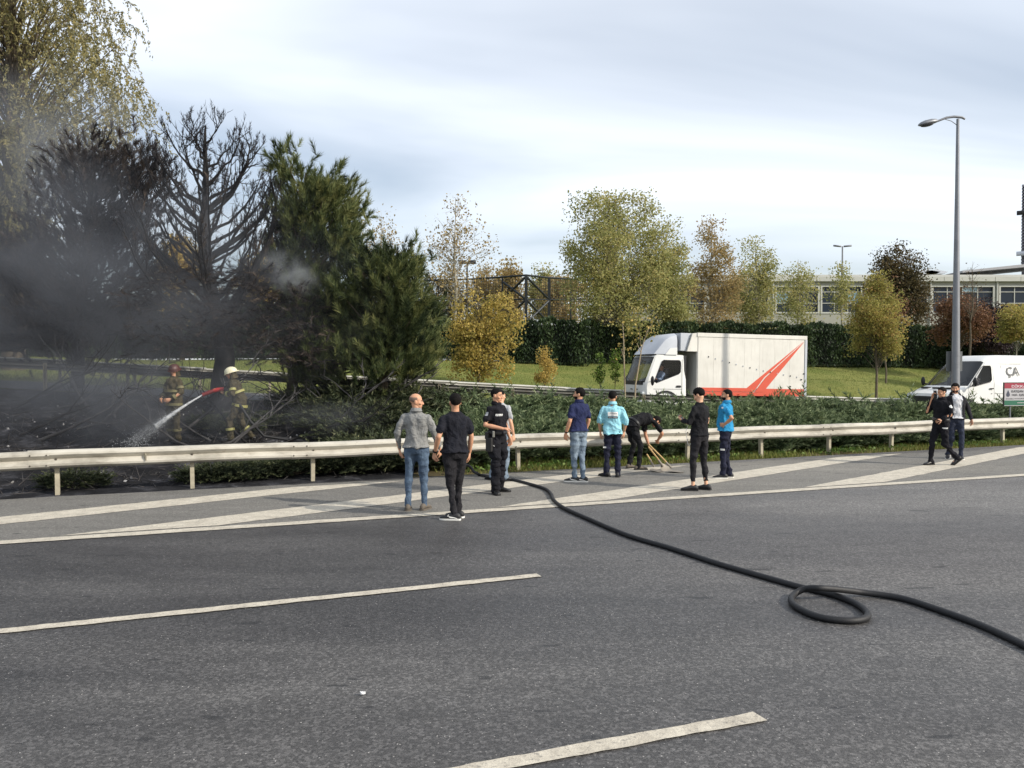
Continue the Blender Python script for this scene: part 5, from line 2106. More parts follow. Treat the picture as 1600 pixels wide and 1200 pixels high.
JSTEM = juniper_stems(3)
JSTEM.materials.append(M_BARK)
L_JUND = leaf_mat('juniper_singed', [lin(26, 28, 22), lin(48, 56, 38), lin(76, 84, 58), lin(112, 112, 80)], .2)
JUND = [jm.copy() for jm in JUN]
for jm, jd_ in zip(JUN, JUND):
    jm.materials.append(L_JUN)
    jd_.materials.append(L_JUND)
gj = np.random.default_rng(77)
JLAB = ['spreading grey-green juniper along the near side of the far road', 'spreading grey-green juniper close behind the cream barrier', 'dark juniper at the foot of the green pines beside the burnt ground', 'low dark juniper showing beneath the cream barrier beside the burnt ground']
u_a = uv_of(*P(650, 746)[:2])[0]
spots = []
for u_ in np.arange(u_a, u_a + 26, 1.15):
    X0, Y0 = xy(u_, 1.2)
    dn = float(lineN(X0)) - Y0
    nrow = max(2, int(dn / 1.15))
    for k in range(nrow):
        v_ = 1.35 + k * (dn - .5) / nrow + gj.normal() * .12
        x, y = xy(u_ + gj.normal() * .25, v_)
        if y < float(lineN(x)) - .5:
            spots.append((x, y, gj.uniform(.9, 1.15) * (1.0 + .34 * k / max(nrow - 1, 1))))
for (px, py, s) in ((420, 735, .55), (455, 738, .6), (520, 742, .7), (565, 738, .75), (600, 735, .75), (545, 722, .7), (110, 765, .45), (350, 672, .55), (372, 676, .5), (395, 668, .6), (330, 668, .45), (330, 752, .5), (372, 748, .55), (640, 730, .8), (470, 640, .8), (510, 628, .9), (560, 630, .9), (610, 640, 1.0), (640, 650, 1.0), (650, 690, .9), (690, 640, 1.0)):
    q = P(px, py, .1) if py > 700 else G(px, py)
    spots.append((q[0], q[1], s))
for i, (x, y, s) in enumerate(spots):
    ju, jv = uv_of(x, y)
    x, y = xy(ju, max(jv, .30 + .85 * s))
    jl = JLAB[0] if float(lineN(x)) - y < 1.7 and x > -2 else JLAB[1] if x > -2 else JLAB[2] if max(jv, .3 + .85 * s) > 2.2 else JLAB[3]
    r_ = empty('juniper_shrub', on_ground(x, y), gj.uniform(-.5, .5), jl, 'shrub', 'junipers behind the barrier')
    r_.scale = (s, s, s * gj.uniform(.9, 1.12))
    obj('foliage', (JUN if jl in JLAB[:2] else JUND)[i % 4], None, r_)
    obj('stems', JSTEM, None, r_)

# ---- grass and weeds at the barrier's foot, lawn tufts
L_GRASS = leaf_mat('grass_blades', [lin(70, 78, 34), lin(100, 112, 48), lin(132, 138, 70), lin(150, 140, 88)], .3)
L_WEED = leaf_mat('weed_leaves', [lin(60, 84, 36), lin(92, 118, 52), lin(130, 146, 84)], .3)


def blades(name, label, x, y, hmin, hmax, w, m, g, kind='stuff'):
    n = len(x)
    z = hgt(x, y)
    p = np.stack([x, y, np.maximum(z, -.02)], 1)
    a = g.uniform(0, 6.283, n)
    s = np.stack([np.cos(a), np.sin(a), np.zeros(n)], 1) * w / 2
    h = g.uniform(hmin, hmax, n)[:, None]
    tip = p + np.stack([g.normal(size=n) * .35, g.normal(size=n) * .35, np.ones(n)], 1) * h
    v = np.stack([p - s, p + s, tip], 1).reshape(-1, 3)
    o = obj(name, np_mesh(name, v, np.arange(3 * n).reshape(-1, 3), np.repeat(g.uniform(0, 1, n), 3)), m)
    return tag(o, label, 'grass', kind=kind)


gg = np.random.default_rng(5)
n = 26000
u_ = gg.uniform(uv_of(*P(690, 742)[:2])[0], 42, n)
v_ = np.abs(gg.normal(size=n)) * .55 - .22
keepm = (np.sin(u_ * 1.3) + np.sin(u_ * .47 + 2) + gg.normal(size=n) * .9) > -.6
u_, v_ = u_[keepm], v_[keepm]
x_, y_ = RA[0] + EU[0] * u_ + EV[0] * v_, RA[1] + EU[1] * u_ + EV[1] * v_
blades('verge_grass', 'green grass growing along the foot of the barrier', x_, y_, .05, .17, .014, L_GRASS, gg)
n = 9000
u_ = gg.uniform(uv_of(*P(690, 742)[:2])[0], 40, n)
v_ = np.abs(gg.normal(size=n)) * .6 - .1
x_, y_ = RA[0] + EU[0] * u_ + EV[0] * v_, RA[1] + EU[1] * u_ + EV[1] * v_
kp = (np.sin(u_ * 2.3) * np.sin(u_ * .9 + 1) + gg.normal(size=n) * .5) > .1
c_ = np.stack([x_, y_, np.maximum(hgt(x_, y_), 0) + gg.uniform(.02, .12, n)], 1)[kp]
v, f, a = leaf_quads(c_, .085, .06, gg)
tag(obj('verge_weeds', np_mesh('verge_weeds', v, f, a), L_WEED), 'broad-leaved weeds among the grass under the barrier', 'weeds', kind='stuff')
n = 90000
x_ = gg.uniform(-24, 36, n)
y_ = lineF(x_) + .3 + gg.uniform(0, 1, n) ** 1.5 * 17
blades('lawn_grass', 'short autumn grass of the lawn beyond the far road', x_, y_, .04, .10, .02, leaf_mat('lawn_blades', [lin(92, 104, 54), lin(118, 128, 68), lin(154, 152, 92)], .3), gg)

# ---- what the fire left: ash, dead branches
def dead_branch_mesh(seed, L=2.2):
    g = np.random.default_rng(seed)
    mb = MB()

    def gr(p, d, ln, r, dp):
        pts, rr = [p], [r]
        for i in range(5):
            d = unit(d + g.normal(size=3) * .16 + np.array([0, 0, .03]))
            p = p + d * ln / 5
            p[2] = max(p[2], .02)
            pts.append(p.copy())
            rr.append(r * (1 - .75 * (i + 1) / 5))
        mb.tube(pts, rr, 6 if dp == 0 else 4, cap=False)
        if dp < 2:
            for k in range(4 - dp):
                t = g.uniform(.3, .95)
                gr(interp_path(pts, t), unit(unit(pts[-1] - pts[0]) + g.normal(size=3) * .6 + np.array([0, 0, .25])), ln * g.uniform(.3, .55), r * .5, dp + 1)
    gr(np.array([0, 0, 0.0]), unit(np.array([1, 0, .28])), L, .032, 0)
    return mb.mesh('branch', 60)


DBM = [dead_branch_mesh(s) for s in range(5)]
for i, m_ in enumerate(DBM):
    m_.materials.append(M_ASHBR if i % 3 else M_CHAR)
gb = np.random.default_rng(9)
bspots = [(30, 680, .3, 1.2), (60, 690, -.2, 1.3), (120, 672, .6, 1.2), (150, 690, 2.6, 1.2), (180, 655, 2.2, 1.1), (210, 690, .1, 1.3), (235, 660, 1.9, .9), (90, 640, .4, 1.2), (20, 640, .2, 1.1), (140, 640, 2.7, 1.2), (200, 640, .5, 1.0),
          (260, 690, .1, 1.3), (300, 700, 2.9, 1.0), (430, 670, 2.8, 1.1), (480, 680, .3, 1.2), (520, 690, 2.7, 1.2), (560, 690, .4, 1.2), (590, 680, 2.5, 1.1), (450, 690, .1, 1.0), (540, 660, .2, 1.3), (610, 670, 2.9, 1.1), (500, 655, 2.6, 1.0), (330, 700, .2, 1.0), (395, 702, 2.9, 1.1), (360, 698, .5, .8), (70, 615, .4, 1.0), (330, 690, 2.8, .8)]
for i, (px, py, a, s) in enumerate(bspots):
    q = G(px, py)
    o = obj('dead_branch', DBM[i % 5], None)
    o.location = q
    o.rotation_euler = (gb.normal() * .15, -abs(gb.normal()) * .12, a)
    o.scale = (s, s, s)
    side_ = 'on the burnt ground beyond the water jet' if px < 320 else 'on the ashes between the firefighter and the bald man'
    tag(o, ('ashen grey' if (i % 5) % 3 else 'charred black') + ' forked dead branch lying ' + side_, 'branch', 'dead branches on the burnt ground')
# charred twigs, too many to count
n = 5200
px_, py_ = gb.uniform(-60, 640, n), gb.uniform(585, 760, n)
X_ = gb.uniform(-17, -1.8, n)
Y_ = gb.uniform(0, 1, n)
yl = RA[1] + (X_ - RA[0]) * EU[1] / EU[0]
Y_ = yl + .3 + Y_ * (lineN(X_) - yl - .5)
Z_ = hgt(X_, Y_)
d = unit(np.stack([gb.normal(size=n), gb.normal(size=n), np.abs(gb.normal(size=n)) * .45], 1))
l = gb.uniform(.10, .55, n)[:, None]
s = unit(np.cross(d, gb.normal(size=(n, 3)))) * gb.uniform(.004, .010, n)[:, None]
p = np.stack([X_, Y_, Z_], 1)
s2 = np.cross(d, s)
v = np.stack([p - s, p + s * .5 + s2 * .87, p + s * .5 - s2 * .87, p + d * l], 1).reshape(-1, 3)
k4 = np.arange(n)[:, None] * 4
f = np.concatenate([k4 + np.array([0, 1, 3]), k4 + np.array([1, 2, 3]), k4 + np.array([2, 0, 3])])
m_tw = leaf_mat('twig_char', [lin(24, 22, 22), lin(44, 42, 42), lin(96, 92, 90)], 0)
tag(obj('charred_twigs', np_mesh('charred_twigs', v, f, np.repeat(gb.uniform(0, 1, n), 4)), m_tw), 'countless charred twigs standing on the burnt ground', 'twigs', kind='stuff')
# scraps of grey-white ash
n = 380
kk = gb.integers(0, 26, n)
cx_, cy_ = gb.uniform(-16, -2, 26), gb.uniform(.1, .95, 26)
X_ = cx_[kk] + gb.normal(size=n) * .5
yl = RA[1] + (X_ - RA[0]) * EU[1] / EU[0]
Y_ = yl + .3 + np.clip(cy_[kk] + gb.normal(size=n) * .05, .02, .97) * (lineN(X_) - yl - .5)
p = np.stack([X_, Y_, hgt(X_, Y_) + .02], 1)
v, f, a = leaf_quads(p, .07, .05, gb)
tag(obj('ash_flakes', np_mesh('ash_flakes', v, f, a), leaf_mat('ash', [lin(96, 96, 98), lin(130, 130, 132), lin(176, 176, 174)], 0)), 'scattered pale ash scraps on the burnt ground', 'ash', kind='stuff')

# ------------------------------------------------------------------ vehicles
M_WHITE = mat('paint_white', lin(222, 222, 218), 0.35, 0, 0.03, 3)
M_BOXW = mat('box_panel_white', lin(206, 203, 194), 0.5, 0, 0.0, 1.2, col2=lin(222, 219, 210))
_nt = M_BOXW.node_tree                                   # rain-washed road film in vertical streaks
_b = _nt.nodes['Principled BSDF']
_src = _b.inputs['Base Color'].links[0].from_socket
_st = ramp(_nt, noise(_nt, 3.0, 6, .7, stretch=(4, 4, .5)), [(.50, (0, 0, 0, 1)), (.78, (.28, .28, .28, 1))])
_nt.links.new(mixc(_nt, _st, _src, lin(150, 144, 130)), _b.inputs['Base Color'])
M_SILV = mat('deflector_grey_white', lin(186, 190, 196), 0.35, 0, 0.05, 4)
M_ORANGE = mat('stripe_orange_red', lin(206, 84, 60), 0.5, 0, 0.06, 5)
M_BLACKP = mat('plastic_black', lin(28, 28, 30), 0.5, 0, 0.15, 6)
M_CHASSIS = mat('chassis_dark', lin(38, 38, 40), 0.7, 0, 0.2, 6)
M_TYRE = mat('tyre', lin(26, 26, 27), 0.85, 0, 0.2, 10)
M_RIM = mat('rim_steel', lin(150, 150, 150), 0.4, 0.7, 0.1)
M_GLASS = glass_mat('window_glass', (0.02, 0.025, 0.03, 1), 0.04, 0.16)
M_GLASSD = glass_mat('windscreen_glass', (0.03, 0.035, 0.04, 1), 0.05, 0.45)
M_LAMPG = mat('headlight_clear', lin(190, 194, 196), 0.15, 0.3, 0.1)
M_SEAT = mat('seat_grey', lin(58, 58, 62), 0.9, 0, 0.15)


def wheel(root, x, y, r=.38, w=.22, parent_name='wheel'):
    mb = MB()
    prof = [(-w / 2, r * .62), (-w / 2, r * .93), (-w / 2 + .03, r), (w / 2 - .03, r), (w / 2, r * .93), (w / 2, r * .62)]
    rings = [[(x + rr * math.cos(6.283 * k / 28), y + yy, r + rr * math.sin(6.283 * k / 28)) for k in range(28)] for yy, rr in prof]
    mb.loft(rings, cap=False)
    t = mb.build('wheel', M_TYRE, root, smooth=40)
    mb = MB()
    prof = [(-w / 2 + .02, r * .64), (-w / 2 + .05, r * .55), (-w / 2 + .06, r * .25), (-w / 2 + .01, r * .18)]
    rings = [[(x + rr * math.cos(6.283 * k / 28), y + yy, r + rr * math.sin(6.283 * k / 28)) for k in range(28)] for yy, rr in prof]
    mb.loft(rings)
    mb.build('rim', M_RIM, t, smooth=40)


def side_poly(name, pts, y, th, m, root, bevel=0.0):
    mb = MB()
    mb.prism(pts, y, y + th)
    return mb.build(name, m, root, bevel=bevel)


# ---- box truck (front towards -x, near side -y)
TX0, TY0 = 6.05, 27.1
TANG = math.atan(.25)
tk = empty('box_truck', (TX0 - 1.9 * math.cos(TANG), TY0 - 1.9 * math.sin(TANG), float(zroad(TX0)) + .0), TANG,
           'white box truck with orange-red stripe and roof wind deflector on the far road', 'truck')
tk.rotation_euler = (0, R(1.0), TANG)
# local x: front bumper 0, box front 1.9, box rear 5.95 ; y: 0 near side .. 2.05 far
BX0, BX1, BW, BZ0, BZ1 = 1.9, 5.95, 2.05, .74, 2.80
mb = MB()
mb.box((BX0, .03, BZ0), (BX1, BW - .03, BZ1 - .02))
mb.build('cargo_box', M_BOXW, tk, bevel=.012)
npan = 7
for k in range(npan):
    a, b = BX0 + .03 + k * (BX1 - BX0 - .10) / npan, BX0 + .03 + (k + 1) * (BX1 - BX0 - .10) / npan - .003
    mb = MB()
    mb.box((a, .012, BZ0 + .25), (b, .029, BZ1 - .14))
    mb.build('side_panel', M_BOXW, tk, bevel=.004)
mb = MB()
mb.box((BX0 - .01, -.004, BZ1 - .13), (BX1 + .02, .03, BZ1))
mb.box((BX0 - .01, BW - .03, BZ1 - .13), (BX1 + .02, BW + .004, BZ1))
mb.build('top_rail', M_BOXW, tk, bevel=.008)
mb = MB()
mb.box((BX1 - .06, -.006, BZ0), (BX1 + .025, .05, BZ1 - .135))
mb.box((BX1 - .06, BW - .05, BZ0), (BX1 + .025, BW + .006, BZ1 - .135))
mb.build('rear_frame', M_SILV, tk, bevel=.006)
# over-cab nose
side_poly('box_nose', [(BX0 + .005, BZ1 - .005), (BX0 + .005, BZ1 - .62), (BX0 - .36, BZ1 - .62), (BX0 - .18, BZ1 - .03)], .02, BW - .04, M_BOXW, tk, .01)
side_poly('nose_filler', [(BX0 - .19, BZ1 - .02), (BX0 - .37, BZ1 - .60), (BX0 - .56, BZ1 - .60), (BX0 - .56, BZ1 - .02)], .10, BW - .2, M_SILV, tk, .01)
# stripes: lower band and the two slanting bands rising to the rear top corner
y_s = -.004
zb = BZ0 + .005
side_poly('stripe', [(BX0 + .01, zb), (BX1 - .065, zb), (BX1 - .065, zb + .245), (4.38, zb + .245), (4.10, zb + .12), (BX0 + .01, zb + .12)], y_s + .010, .02, M_ORANGE, tk)
side_poly('stripe', [(BX0 + .01, zb + .135), (3.98, zb + .135), (4.30, zb + .53), (BX1 - .11, BZ1 - .19), (BX1 - .13, BZ1 - .22), (4.02, zb + .245), (3.90, zb + .26), (BX0 + .01, zb + .26)][:0] or
          [(BX0 + .01, zb + .135), (3.98, zb + .135), (4.36, zb + .62), (BX1 - .13, BZ1 - .20), (3.72, zb + .26), (BX0 + .01, zb + .26)], y_s + .006, .02, M_ORANGE, tk)
side_poly('stripe', [(4.02, zb + .135), (4.34, zb + .135), (BX1 - .105, BZ1 - .21), (4.42, zb + .62)], y_s + .002, .02, M_ORANGE, tk)
# lashing hooks in a sagging row
for k in range(14):
    t = k / 13
    x = BX0 + .40 + t * 3.3
    z = 2.02 - .62 * t - .05 * math.sin(t * math.pi)
    mb = MB()
    mb.box((x, -.010, z - .022), (x + .018, .014, z + .022))
    mb.build('lashing_hook', M_SILV if k % 3 else M_CHASSIS, tk)
for (x, z) in ((BX1 - .62, 1.06), (BX1 - .62, .97), (BX1 - .2, 1.3), (BX1 - .1, 1.5)):
    mb = MB()
    mb.box((x, -.010, z), (x + .05, .014, z + .035))
    mb.build('latch', M_CHASSIS, tk)
for x in (2.4, 3.4, 4.4, 5.4):
    mb = MB()
    mb.box((x, -.010, BZ0 + .03), (x + .05, .005, BZ0 + .06))
    mb.build('marker_lamp', mat('marker_amber', lin(170, 60, 30), .3), tk)
mb = MB()
mb.box((.4, .55, .46), (BX1 - .1, .72, .70))
mb.box((.4, BW - .72, .46), (BX1 - .1, BW - .55, .70))
for x in (2.2, 3.6, 5.0):
    mb.box((x, .1, .68), (x + .1, BW - .1, .738))
mb.build('chassis', M_CHASSIS, tk)
for x in (.85, 4.75):
    wheel(tk, x, .22, .37, .22)
    wheel(tk, x, BW - .22, .37, .22)
mb = MB()
mb.box((2.35, .08, .40), (3.4, .5, .70))
mb.build('fuel_tank', M_CHASSIS, tk, bevel=.03)

# cab: side profile with window opening, curved nose
CY0, CY1 = .12, BW - .12
CW = CY1 - CY0


def cab_ring(pts_outer, y, inset=0.0):
    return [(x + inset * 0, y, z) for x, z in pts_outer]


# outer shell sections across the width: the nose pulls back at the corners
prof = [(.14, .42), (.05, .62), (.03, .98), (.05, 1.14), (.40, 1.98), (.50, 2.06), (1.45, 2.06), (1.56, 1.98), (1.58, .42)]
cols = [(0.0, .10, .00), (.05, .05, .0), (.18, .015, 0), (.45, .0, 0), (CW - .45, .0, 0), (CW - .18, .015, 0), (CW - .05, .05, 0), (CW, .10, 0)]
ring = []
mb = MB()
rings = []
for yy, pull, _ in cols:
    rings.append([(x + pull * (1.6 if i in (0, 1, 2, 3) else (1.0 if i in (4, 5) else 0)), CY0 + yy + (0.05 if z > 1.9 and yy == 0 else (-0.05 if z > 1.9 and yy == CW else 0)), z) for i, (x, z) in enumerate(prof)])
# closed side skin without the window: built as a frame so that the cab is hollow
vs = [p for r in rings for p in r]
n = len(prof)
fs = []
for k in range(len(rings) - 1):
    for i in range(n):
        j = (i + 1) % n
        if i == 3 and 1 <= k <= len(rings) - 3:
            continue                                   # windscreen opening
        if i == 8:
            continue
        fs.append((k * n + i, k * n + j, (k + 1) * n + j, (k + 1) * n + i))
mb.add(vs, fs)
mb.build('cab_shell', M_WHITE, tk, smooth=40)


def cab_side(y, sgn, root):
    """door side with its window opening as a ring of quads"""
    outer = [(.30, .42), (.21, .62), (.19, .98), (.21, 1.14), (.50, 1.98), (.60, 2.06), (1.45, 2.06), (1.56, 1.98), (1.58, .42)]
    win = [(.44, 1.16), (.72, 1.84), (.78, 1.88), (1.32, 1.88), (1.37, 1.82), (1.37, 1.50), (1.30, 1.43), (.52, 1.13)]
    bm = bmesh.new()
    vo = [bm.verts.new((x, y + (0.045 * sgn if z > 1.9 else 0), z)) for x, z in outer]
    vw = [bm.verts.new((x, y + (0.03 * sgn if z > 1.7 else 0.005 * sgn), z)) for x, z in win]
    eo = [bm.edges.new((vo[i], vo[(i + 1) % len(vo)])) for i in range(len(vo))]
    ew = [bm.edges.new((vw[i], vw[(i + 1) % len(vw)])) for i in range(len(vw))]
    bmesh.ops.triangle_fill(bm, edges=eo + ew, use_beauty=True)
    # drop faces that fell inside the window
    import mathutils.geometry as mg
    dead = []
    for f in bm.faces:
        c = f.calc_center_median()
        if in_poly(np.array([[c.x, c.z]]), win)[0]:
            dead.append(f)
    bmesh.ops.delete(bm, geom=dead, context='FACES')
    bmesh.ops.recalc_face_normals(bm, faces=bm.faces)
    r = bmesh.ops.extrude_face_region(bm, geom=bm.faces[:])
    bmesh.ops.translate(bm, vec=(0, .03 * sgn, 0), verts=[v for v in r['geom'] if isinstance(v, bmesh.types.BMVert)])
    bmesh.ops.recalc_face_normals(bm, faces=bm.faces)
    me = bpy.data.meshes.new('door')
    bm.to_mesh(me)
    bm.free()
    d = obj('door', me, M_WHITE, root)
    mb = MB()
    mb.prism([(x, z) for x, z in win], y + .018 * sgn, y + .022 * sgn)
    mb.build('window', M_GLASS, d)
    mb = MB()
    mb.tube([(x, y + .012 * sgn, z) for x, z in win + win[:1]], .014, 6)
    mb.build('window_seal', M_BLACKP, d)
    mb = MB()
    mb.prism([(1.20, 1.015), (1.24, 1.06), (1.37, 1.06), (1.40, 1.02), (1.38, .99), (1.22, .99)], y - .012 * sgn, y + .002 * sgn)
    mb.build('handle', M_BLACKP, d)
    mb = MB()
    mb.box((1.42, y - .004 * sgn, .62), (1.428, y + .002 * sgn, 1.92))
    mb.box((.42, y - .004 * sgn, .93), (1.42, y + .002 * sgn, .938))
    mb.build('door_seam', M_CHASSIS, d)
    return d


cab_side(CY0 - .004, 1, tk)
cab_side(CY1 + .004, -1, tk)
mb = MB()
# windscreen, slightly bowed
ws = []
for k, (yy, pull) in enumerate(((.06, .075), (.18, .018), (.45, .0), (CW - .45, .0), (CW - .18, .018), (CW - .06, .075))):
    ws.append([(.055 + pull, CY0 + yy, 1.17), (.385 + pull, CY0 + yy, 1.95)])
vs = [p for r in ws for p in r]
mb.add(vs, [(2 * k, 2 * k + 2, 2 * k + 3, 2 * k + 1) for k in range(len(ws) - 1)])
mb.build('windscreen', M_GLASSD, tk, smooth=40)
mb = MB()
vsb = []
for k, (yy, pull) in enumerate(((.05, .095), (.18, .018), (.45, .0), (CW - .45, .0), (CW - .18, .018), (CW - .05, .095))):
    vsb.append([(.034 + pull, CY0 + yy, 1.06), (.050 + pull, CY0 + yy, 1.19)])
mb.add([p for r in vsb for p in r], [(2 * k, 2 * k + 2, 2 * k + 3, 2 * k + 1) for k in range(len(vsb) - 1)])
mb.build('cowl_panel', M_BLACKP, tk)
for y in (.55, 1.15):
    mb = MB()
    mb.tube([(.03, y, 1.12), (.08, y + .25, 1.24), (.10, y + .42, 1.28)], .01, 5)
    mb.build('wiper', M_BLACKP, tk)
mb = MB()
mb.box((.015, .35, .60), (.06, BW - .35, .80))
for z in (.64, .70, .76):
    mb.box((.005, .37, z), (.016, BW - .37, z + .012))
mb.build('grille', M_BLACKP, tk)
mb = MB()
mb.box((.0, .16, .34), (.22, BW - .16, .56))
mb.build('bumper', M_SILV, tk, bevel=.04)
for y0 in (.14, BW - .42):
    mb = MB()
    mb.box((.03, y0, .60), (.12, y0 + .28, .84))
    mb.build('headlight', M_LAMPG, tk, bevel=.03)
mb = MB()
mb.box((.018, .5, .90), (.035, .62, .925))
mb.box((.018, .95, .90), (.035, 1.10, .925))
mb.build('front_badge', M_BLACKP, tk)
# wheel arch, mirrors, roof lamp
mb = MB()
arch = [(.85 + .45 * math.cos(a), .37 + .45 * math.sin(a)) for a in np.linspace(.2, math.pi - .2, 14)]
arch2 = [(.85 + .52 * math.cos(a), .37 + .52 * math.sin(a)) for a in np.linspace(math.pi - .2, .2, 14)]
mb.prism(arch + arch2, CY0 - .03, CY0 + .2)
mb.build('wheel_arch', M_BLACKP, tk)
for y, s in ((CY0 - .02, -1), (CY1 + .02, 1)):
    mb = MB()
    mb.tube([(.42, y, 1.22), (.30, y + s * .16, 1.28), (.29, y + s * .17, 1.10)], .014, 6)
    mb.ell((.30, y + s * .17, 1.20), (.055, .09, .16), 12, 8)
    mb.build('mirror', M_BLACKP, tk, smooth=50)
mb = MB()
mb.box((.78, CY0 + .03, 2.055), (.90, CY0 + .13, 2.10))
mb.build('roof_lamp', M_BLACKP, tk, bevel=.01)
# wind deflector: a smooth swept hood
rings = []
for yy, low in ((0, .34), (.06, .10), (.25, .0), (CW - .25, .0), (CW - .06, .10), (CW, .34)):
    y = CY0 + .02 + yy * (CW - .04) / CW
    k = 1 - low
    top = [(.36 + low * .9, 2.075), (.50 + low * .9, 2.24), (.80 + low * .45, 2.075 + .52 * k), (1.02 + low * .2, 2.075 + .65 * k), (1.24, 2.075 + .70 * k)]
    rings.append([(x, y, z) for x, z in top] + [(1.24, y, 2.075)])
mb = MB()
mb.loft(rings)
mb.build('wind_deflector', M_SILV, tk, smooth=50)
side_poly('deflector_side', [(.82, 2.062), (1.24, 2.062), (1.24, 2.30), (.98, 2.27)], CY0 + .005, .02, M_WHITE, tk)
mb = MB()
for y in (CY0 + .3, CY0 + 1.1):
    mb.box((.95, y, 1.0), (1.10, y + .5, 1.62))
    mb.box((.62, y, .92), (1.10, y + .5, 1.04))
mb.build('seat', M_SEAT, tk, bevel=.03)
mb = MB()
mb.box((.16, CY0 + .08, .95), (.42, CY1 - .08, 1.16))
mb.build('dashboard', M_BLACKP, tk, bevel=.03)
mb = MB()
rg = [(.50 + .05 * math.sin(6.283 * k / 20), CY0 + .55 + .20 * math.cos(6.283 * k / 20), 1.22 + .19 * math.sin(6.283 * k / 20)) for k in range(21)]
mb.tube(rg, .014, 6)
mb.build('steering_wheel', M_BLACKP, tk)
mb = MB()
mb.box((1.50, CY0 + .02, .5), (1.575, CY1 - .02, 2.04))
mb.build('cab_rear_wall', M_BLACKP, tk)

# the driver sits inside
Mt = Matrix.Translation(tk.location) @ tk.rotation_euler.to_matrix().to_4x4()
dl = Mt @ Vector((.92, CY0 + .52, .92 - .72))
drv, *_ = person('truck driver in pale blue shirt seated at the wheel of the box truck', dl, TANG + R(90), 1.70,
    dict(spine=[(0, -.02, .86), (0, -.05, 1.02), (0, -.06, 1.19), (0, -.06, 1.37)], hip=[(-.10, 0, .83), (.10, 0, .83)], knee=[(-.12, .36, .84), (.12, .36, .84)], ank=[(-.12, .42, .50), (.12, .42, .50)],
         sh=[(-.17, -.05, 1.28), (.17, -.05, 1.28)], el=[(-.24, .12, 1.07), (.24, .12, 1.07)], wr=[(-.13, .33, 1.10), (.14, .33, 1.10)], hd=[(.1, .8, .5), (-.1, .8, .5)], curl=[1.1, 1.1], head=(0, 0, 0)),
    (cloth('pale_blue_shirt', lin(150, 168, 196), .08), 'long', .86, .5), (C_NAVY, .5), (C_SHOE, M_SOLEB), 1, 'short', seed=31)

# ---- white panel van
VX, VY = 15.45, 29.45
VANG = math.atan(.30)
vn = empty('panel_van', (VX, VY, float(zroad(VX)) + .0), VANG, 'white high-roof panel van with grey lettering, behind the red-topped sign', 'van')
VW, VH, VL = 2.0, 2.42, 5.9
side = [(.10, .30), (.02, .50), (.03, .80), (.10, 1.02), (.92, 1.30), (1.86, 2.20), (2.12, 2.36), (2.6, 2.42), (5.6, 2.40), (5.86, 2.2), (5.9, .36)]


def van_ring(y, inset, sq):
    out = []
    for x, z in side:
        t = max(0, (z - 1.3) / 1.1)
        out.append((x + inset * (1.4 if x < 1 else (.5 if x < 2.2 else 0)) * (1 if z < 2.0 else .6), y + (sq * t * .16), z - (0.05 if (inset > .05 and z > 2.1) else 0)))
    return out


cols = [(0, .22, 1), (.05, .10, .9), (.18, .035, .6), (.5, .0, .2), (VW - .5, .0, -.2), (VW - .18, .035, -.6), (VW - .05, .10, -.9), (VW, .22, -1)]
rings = [van_ring(y, i, s) for y, i, s in cols]
n = len(side)
vs = [p for r in rings for p in r]
fs = []
for k in range(len(rings) - 1):
    for i in range(n):
        if i == 4 and 1 <= k <= len(rings) - 3:
            continue
        j = (i + 1) % n
        fs.append((k * n + i, k * n + j, (k + 1) * n + j, (k + 1) * n + i))
mb = MB()
mb.add(vs, fs)
mb.build('body', M_WHITE, vn, smooth=32)


def van_side(y, sgn, ring_k):
    outer = [(p[0], p[2]) for p in rings[ring_k]]
    ys = [p[1] for p in rings[ring_k]]
    win = [(1.10, 1.30), (1.20, 1.42), (1.72, 1.98), (1.84, 2.03), (2.14, 2.03), (2.16, 1.96), (2.14, 1.52), (2.06, 1.44), (1.30, 1.28)]
    def yat(z):
        return y + sgn * max(0, (z - 1.3) / 1.1) * .16
    pv, pf = plate_with_hole(outer, win, yat)
    me = bpy.data.meshes.new('side_skin')
    me.from_pydata(pv, [], pf)
    o = obj('side_skin', me, M_WHITE, vn)
    mb = MB()
    mb.add([(x, yat(z) + sgn * .012, z) for x, z in win], [tuple(range(len(win)))])
    mb.build('window', M_GLASS, o)
    mb = MB()
    mb.tube([(x, yat(z) - sgn * .002, z) for x, z in win + win[:1]], .012, 6)
    mb.build('window_seal', M_BLACKP, o)
    for pts in ([(1.02, .50), (1.06, 1.30)], [(2.22, .45), (2.24, 1.4), (2.22, 2.08)], [(2.62, .45), (2.62, 2.05)], [(1.0, .48), (2.22, .45)], [(2.24, 2.10), (3.6, 2.10)], [(2.24, 1.02), (5.6, 1.02)]):
        mb = MB()
        mb.tube([(x, yat(z) - sgn * .001, z) for x, z in pts], .004, 4)
        mb.build('seam', mat('seam_grey', lin(120, 120, 120), .6), o)
    mb = MB()
    mb.box((2.02, y - sgn * .03 if sgn > 0 else y, 1.18), (2.18, y if sgn > 0 else y + .03, 1.22))
    mb.build('handle', M_BLACKP, o)
    mb = MB()
    mb.box((2.10, y - (.006 if sgn > 0 else 0), 1.0), (2.125, y + (0 if sgn > 0 else .006), 1.03))
    mb.build('lock', M_BLACKP, o)
    return o


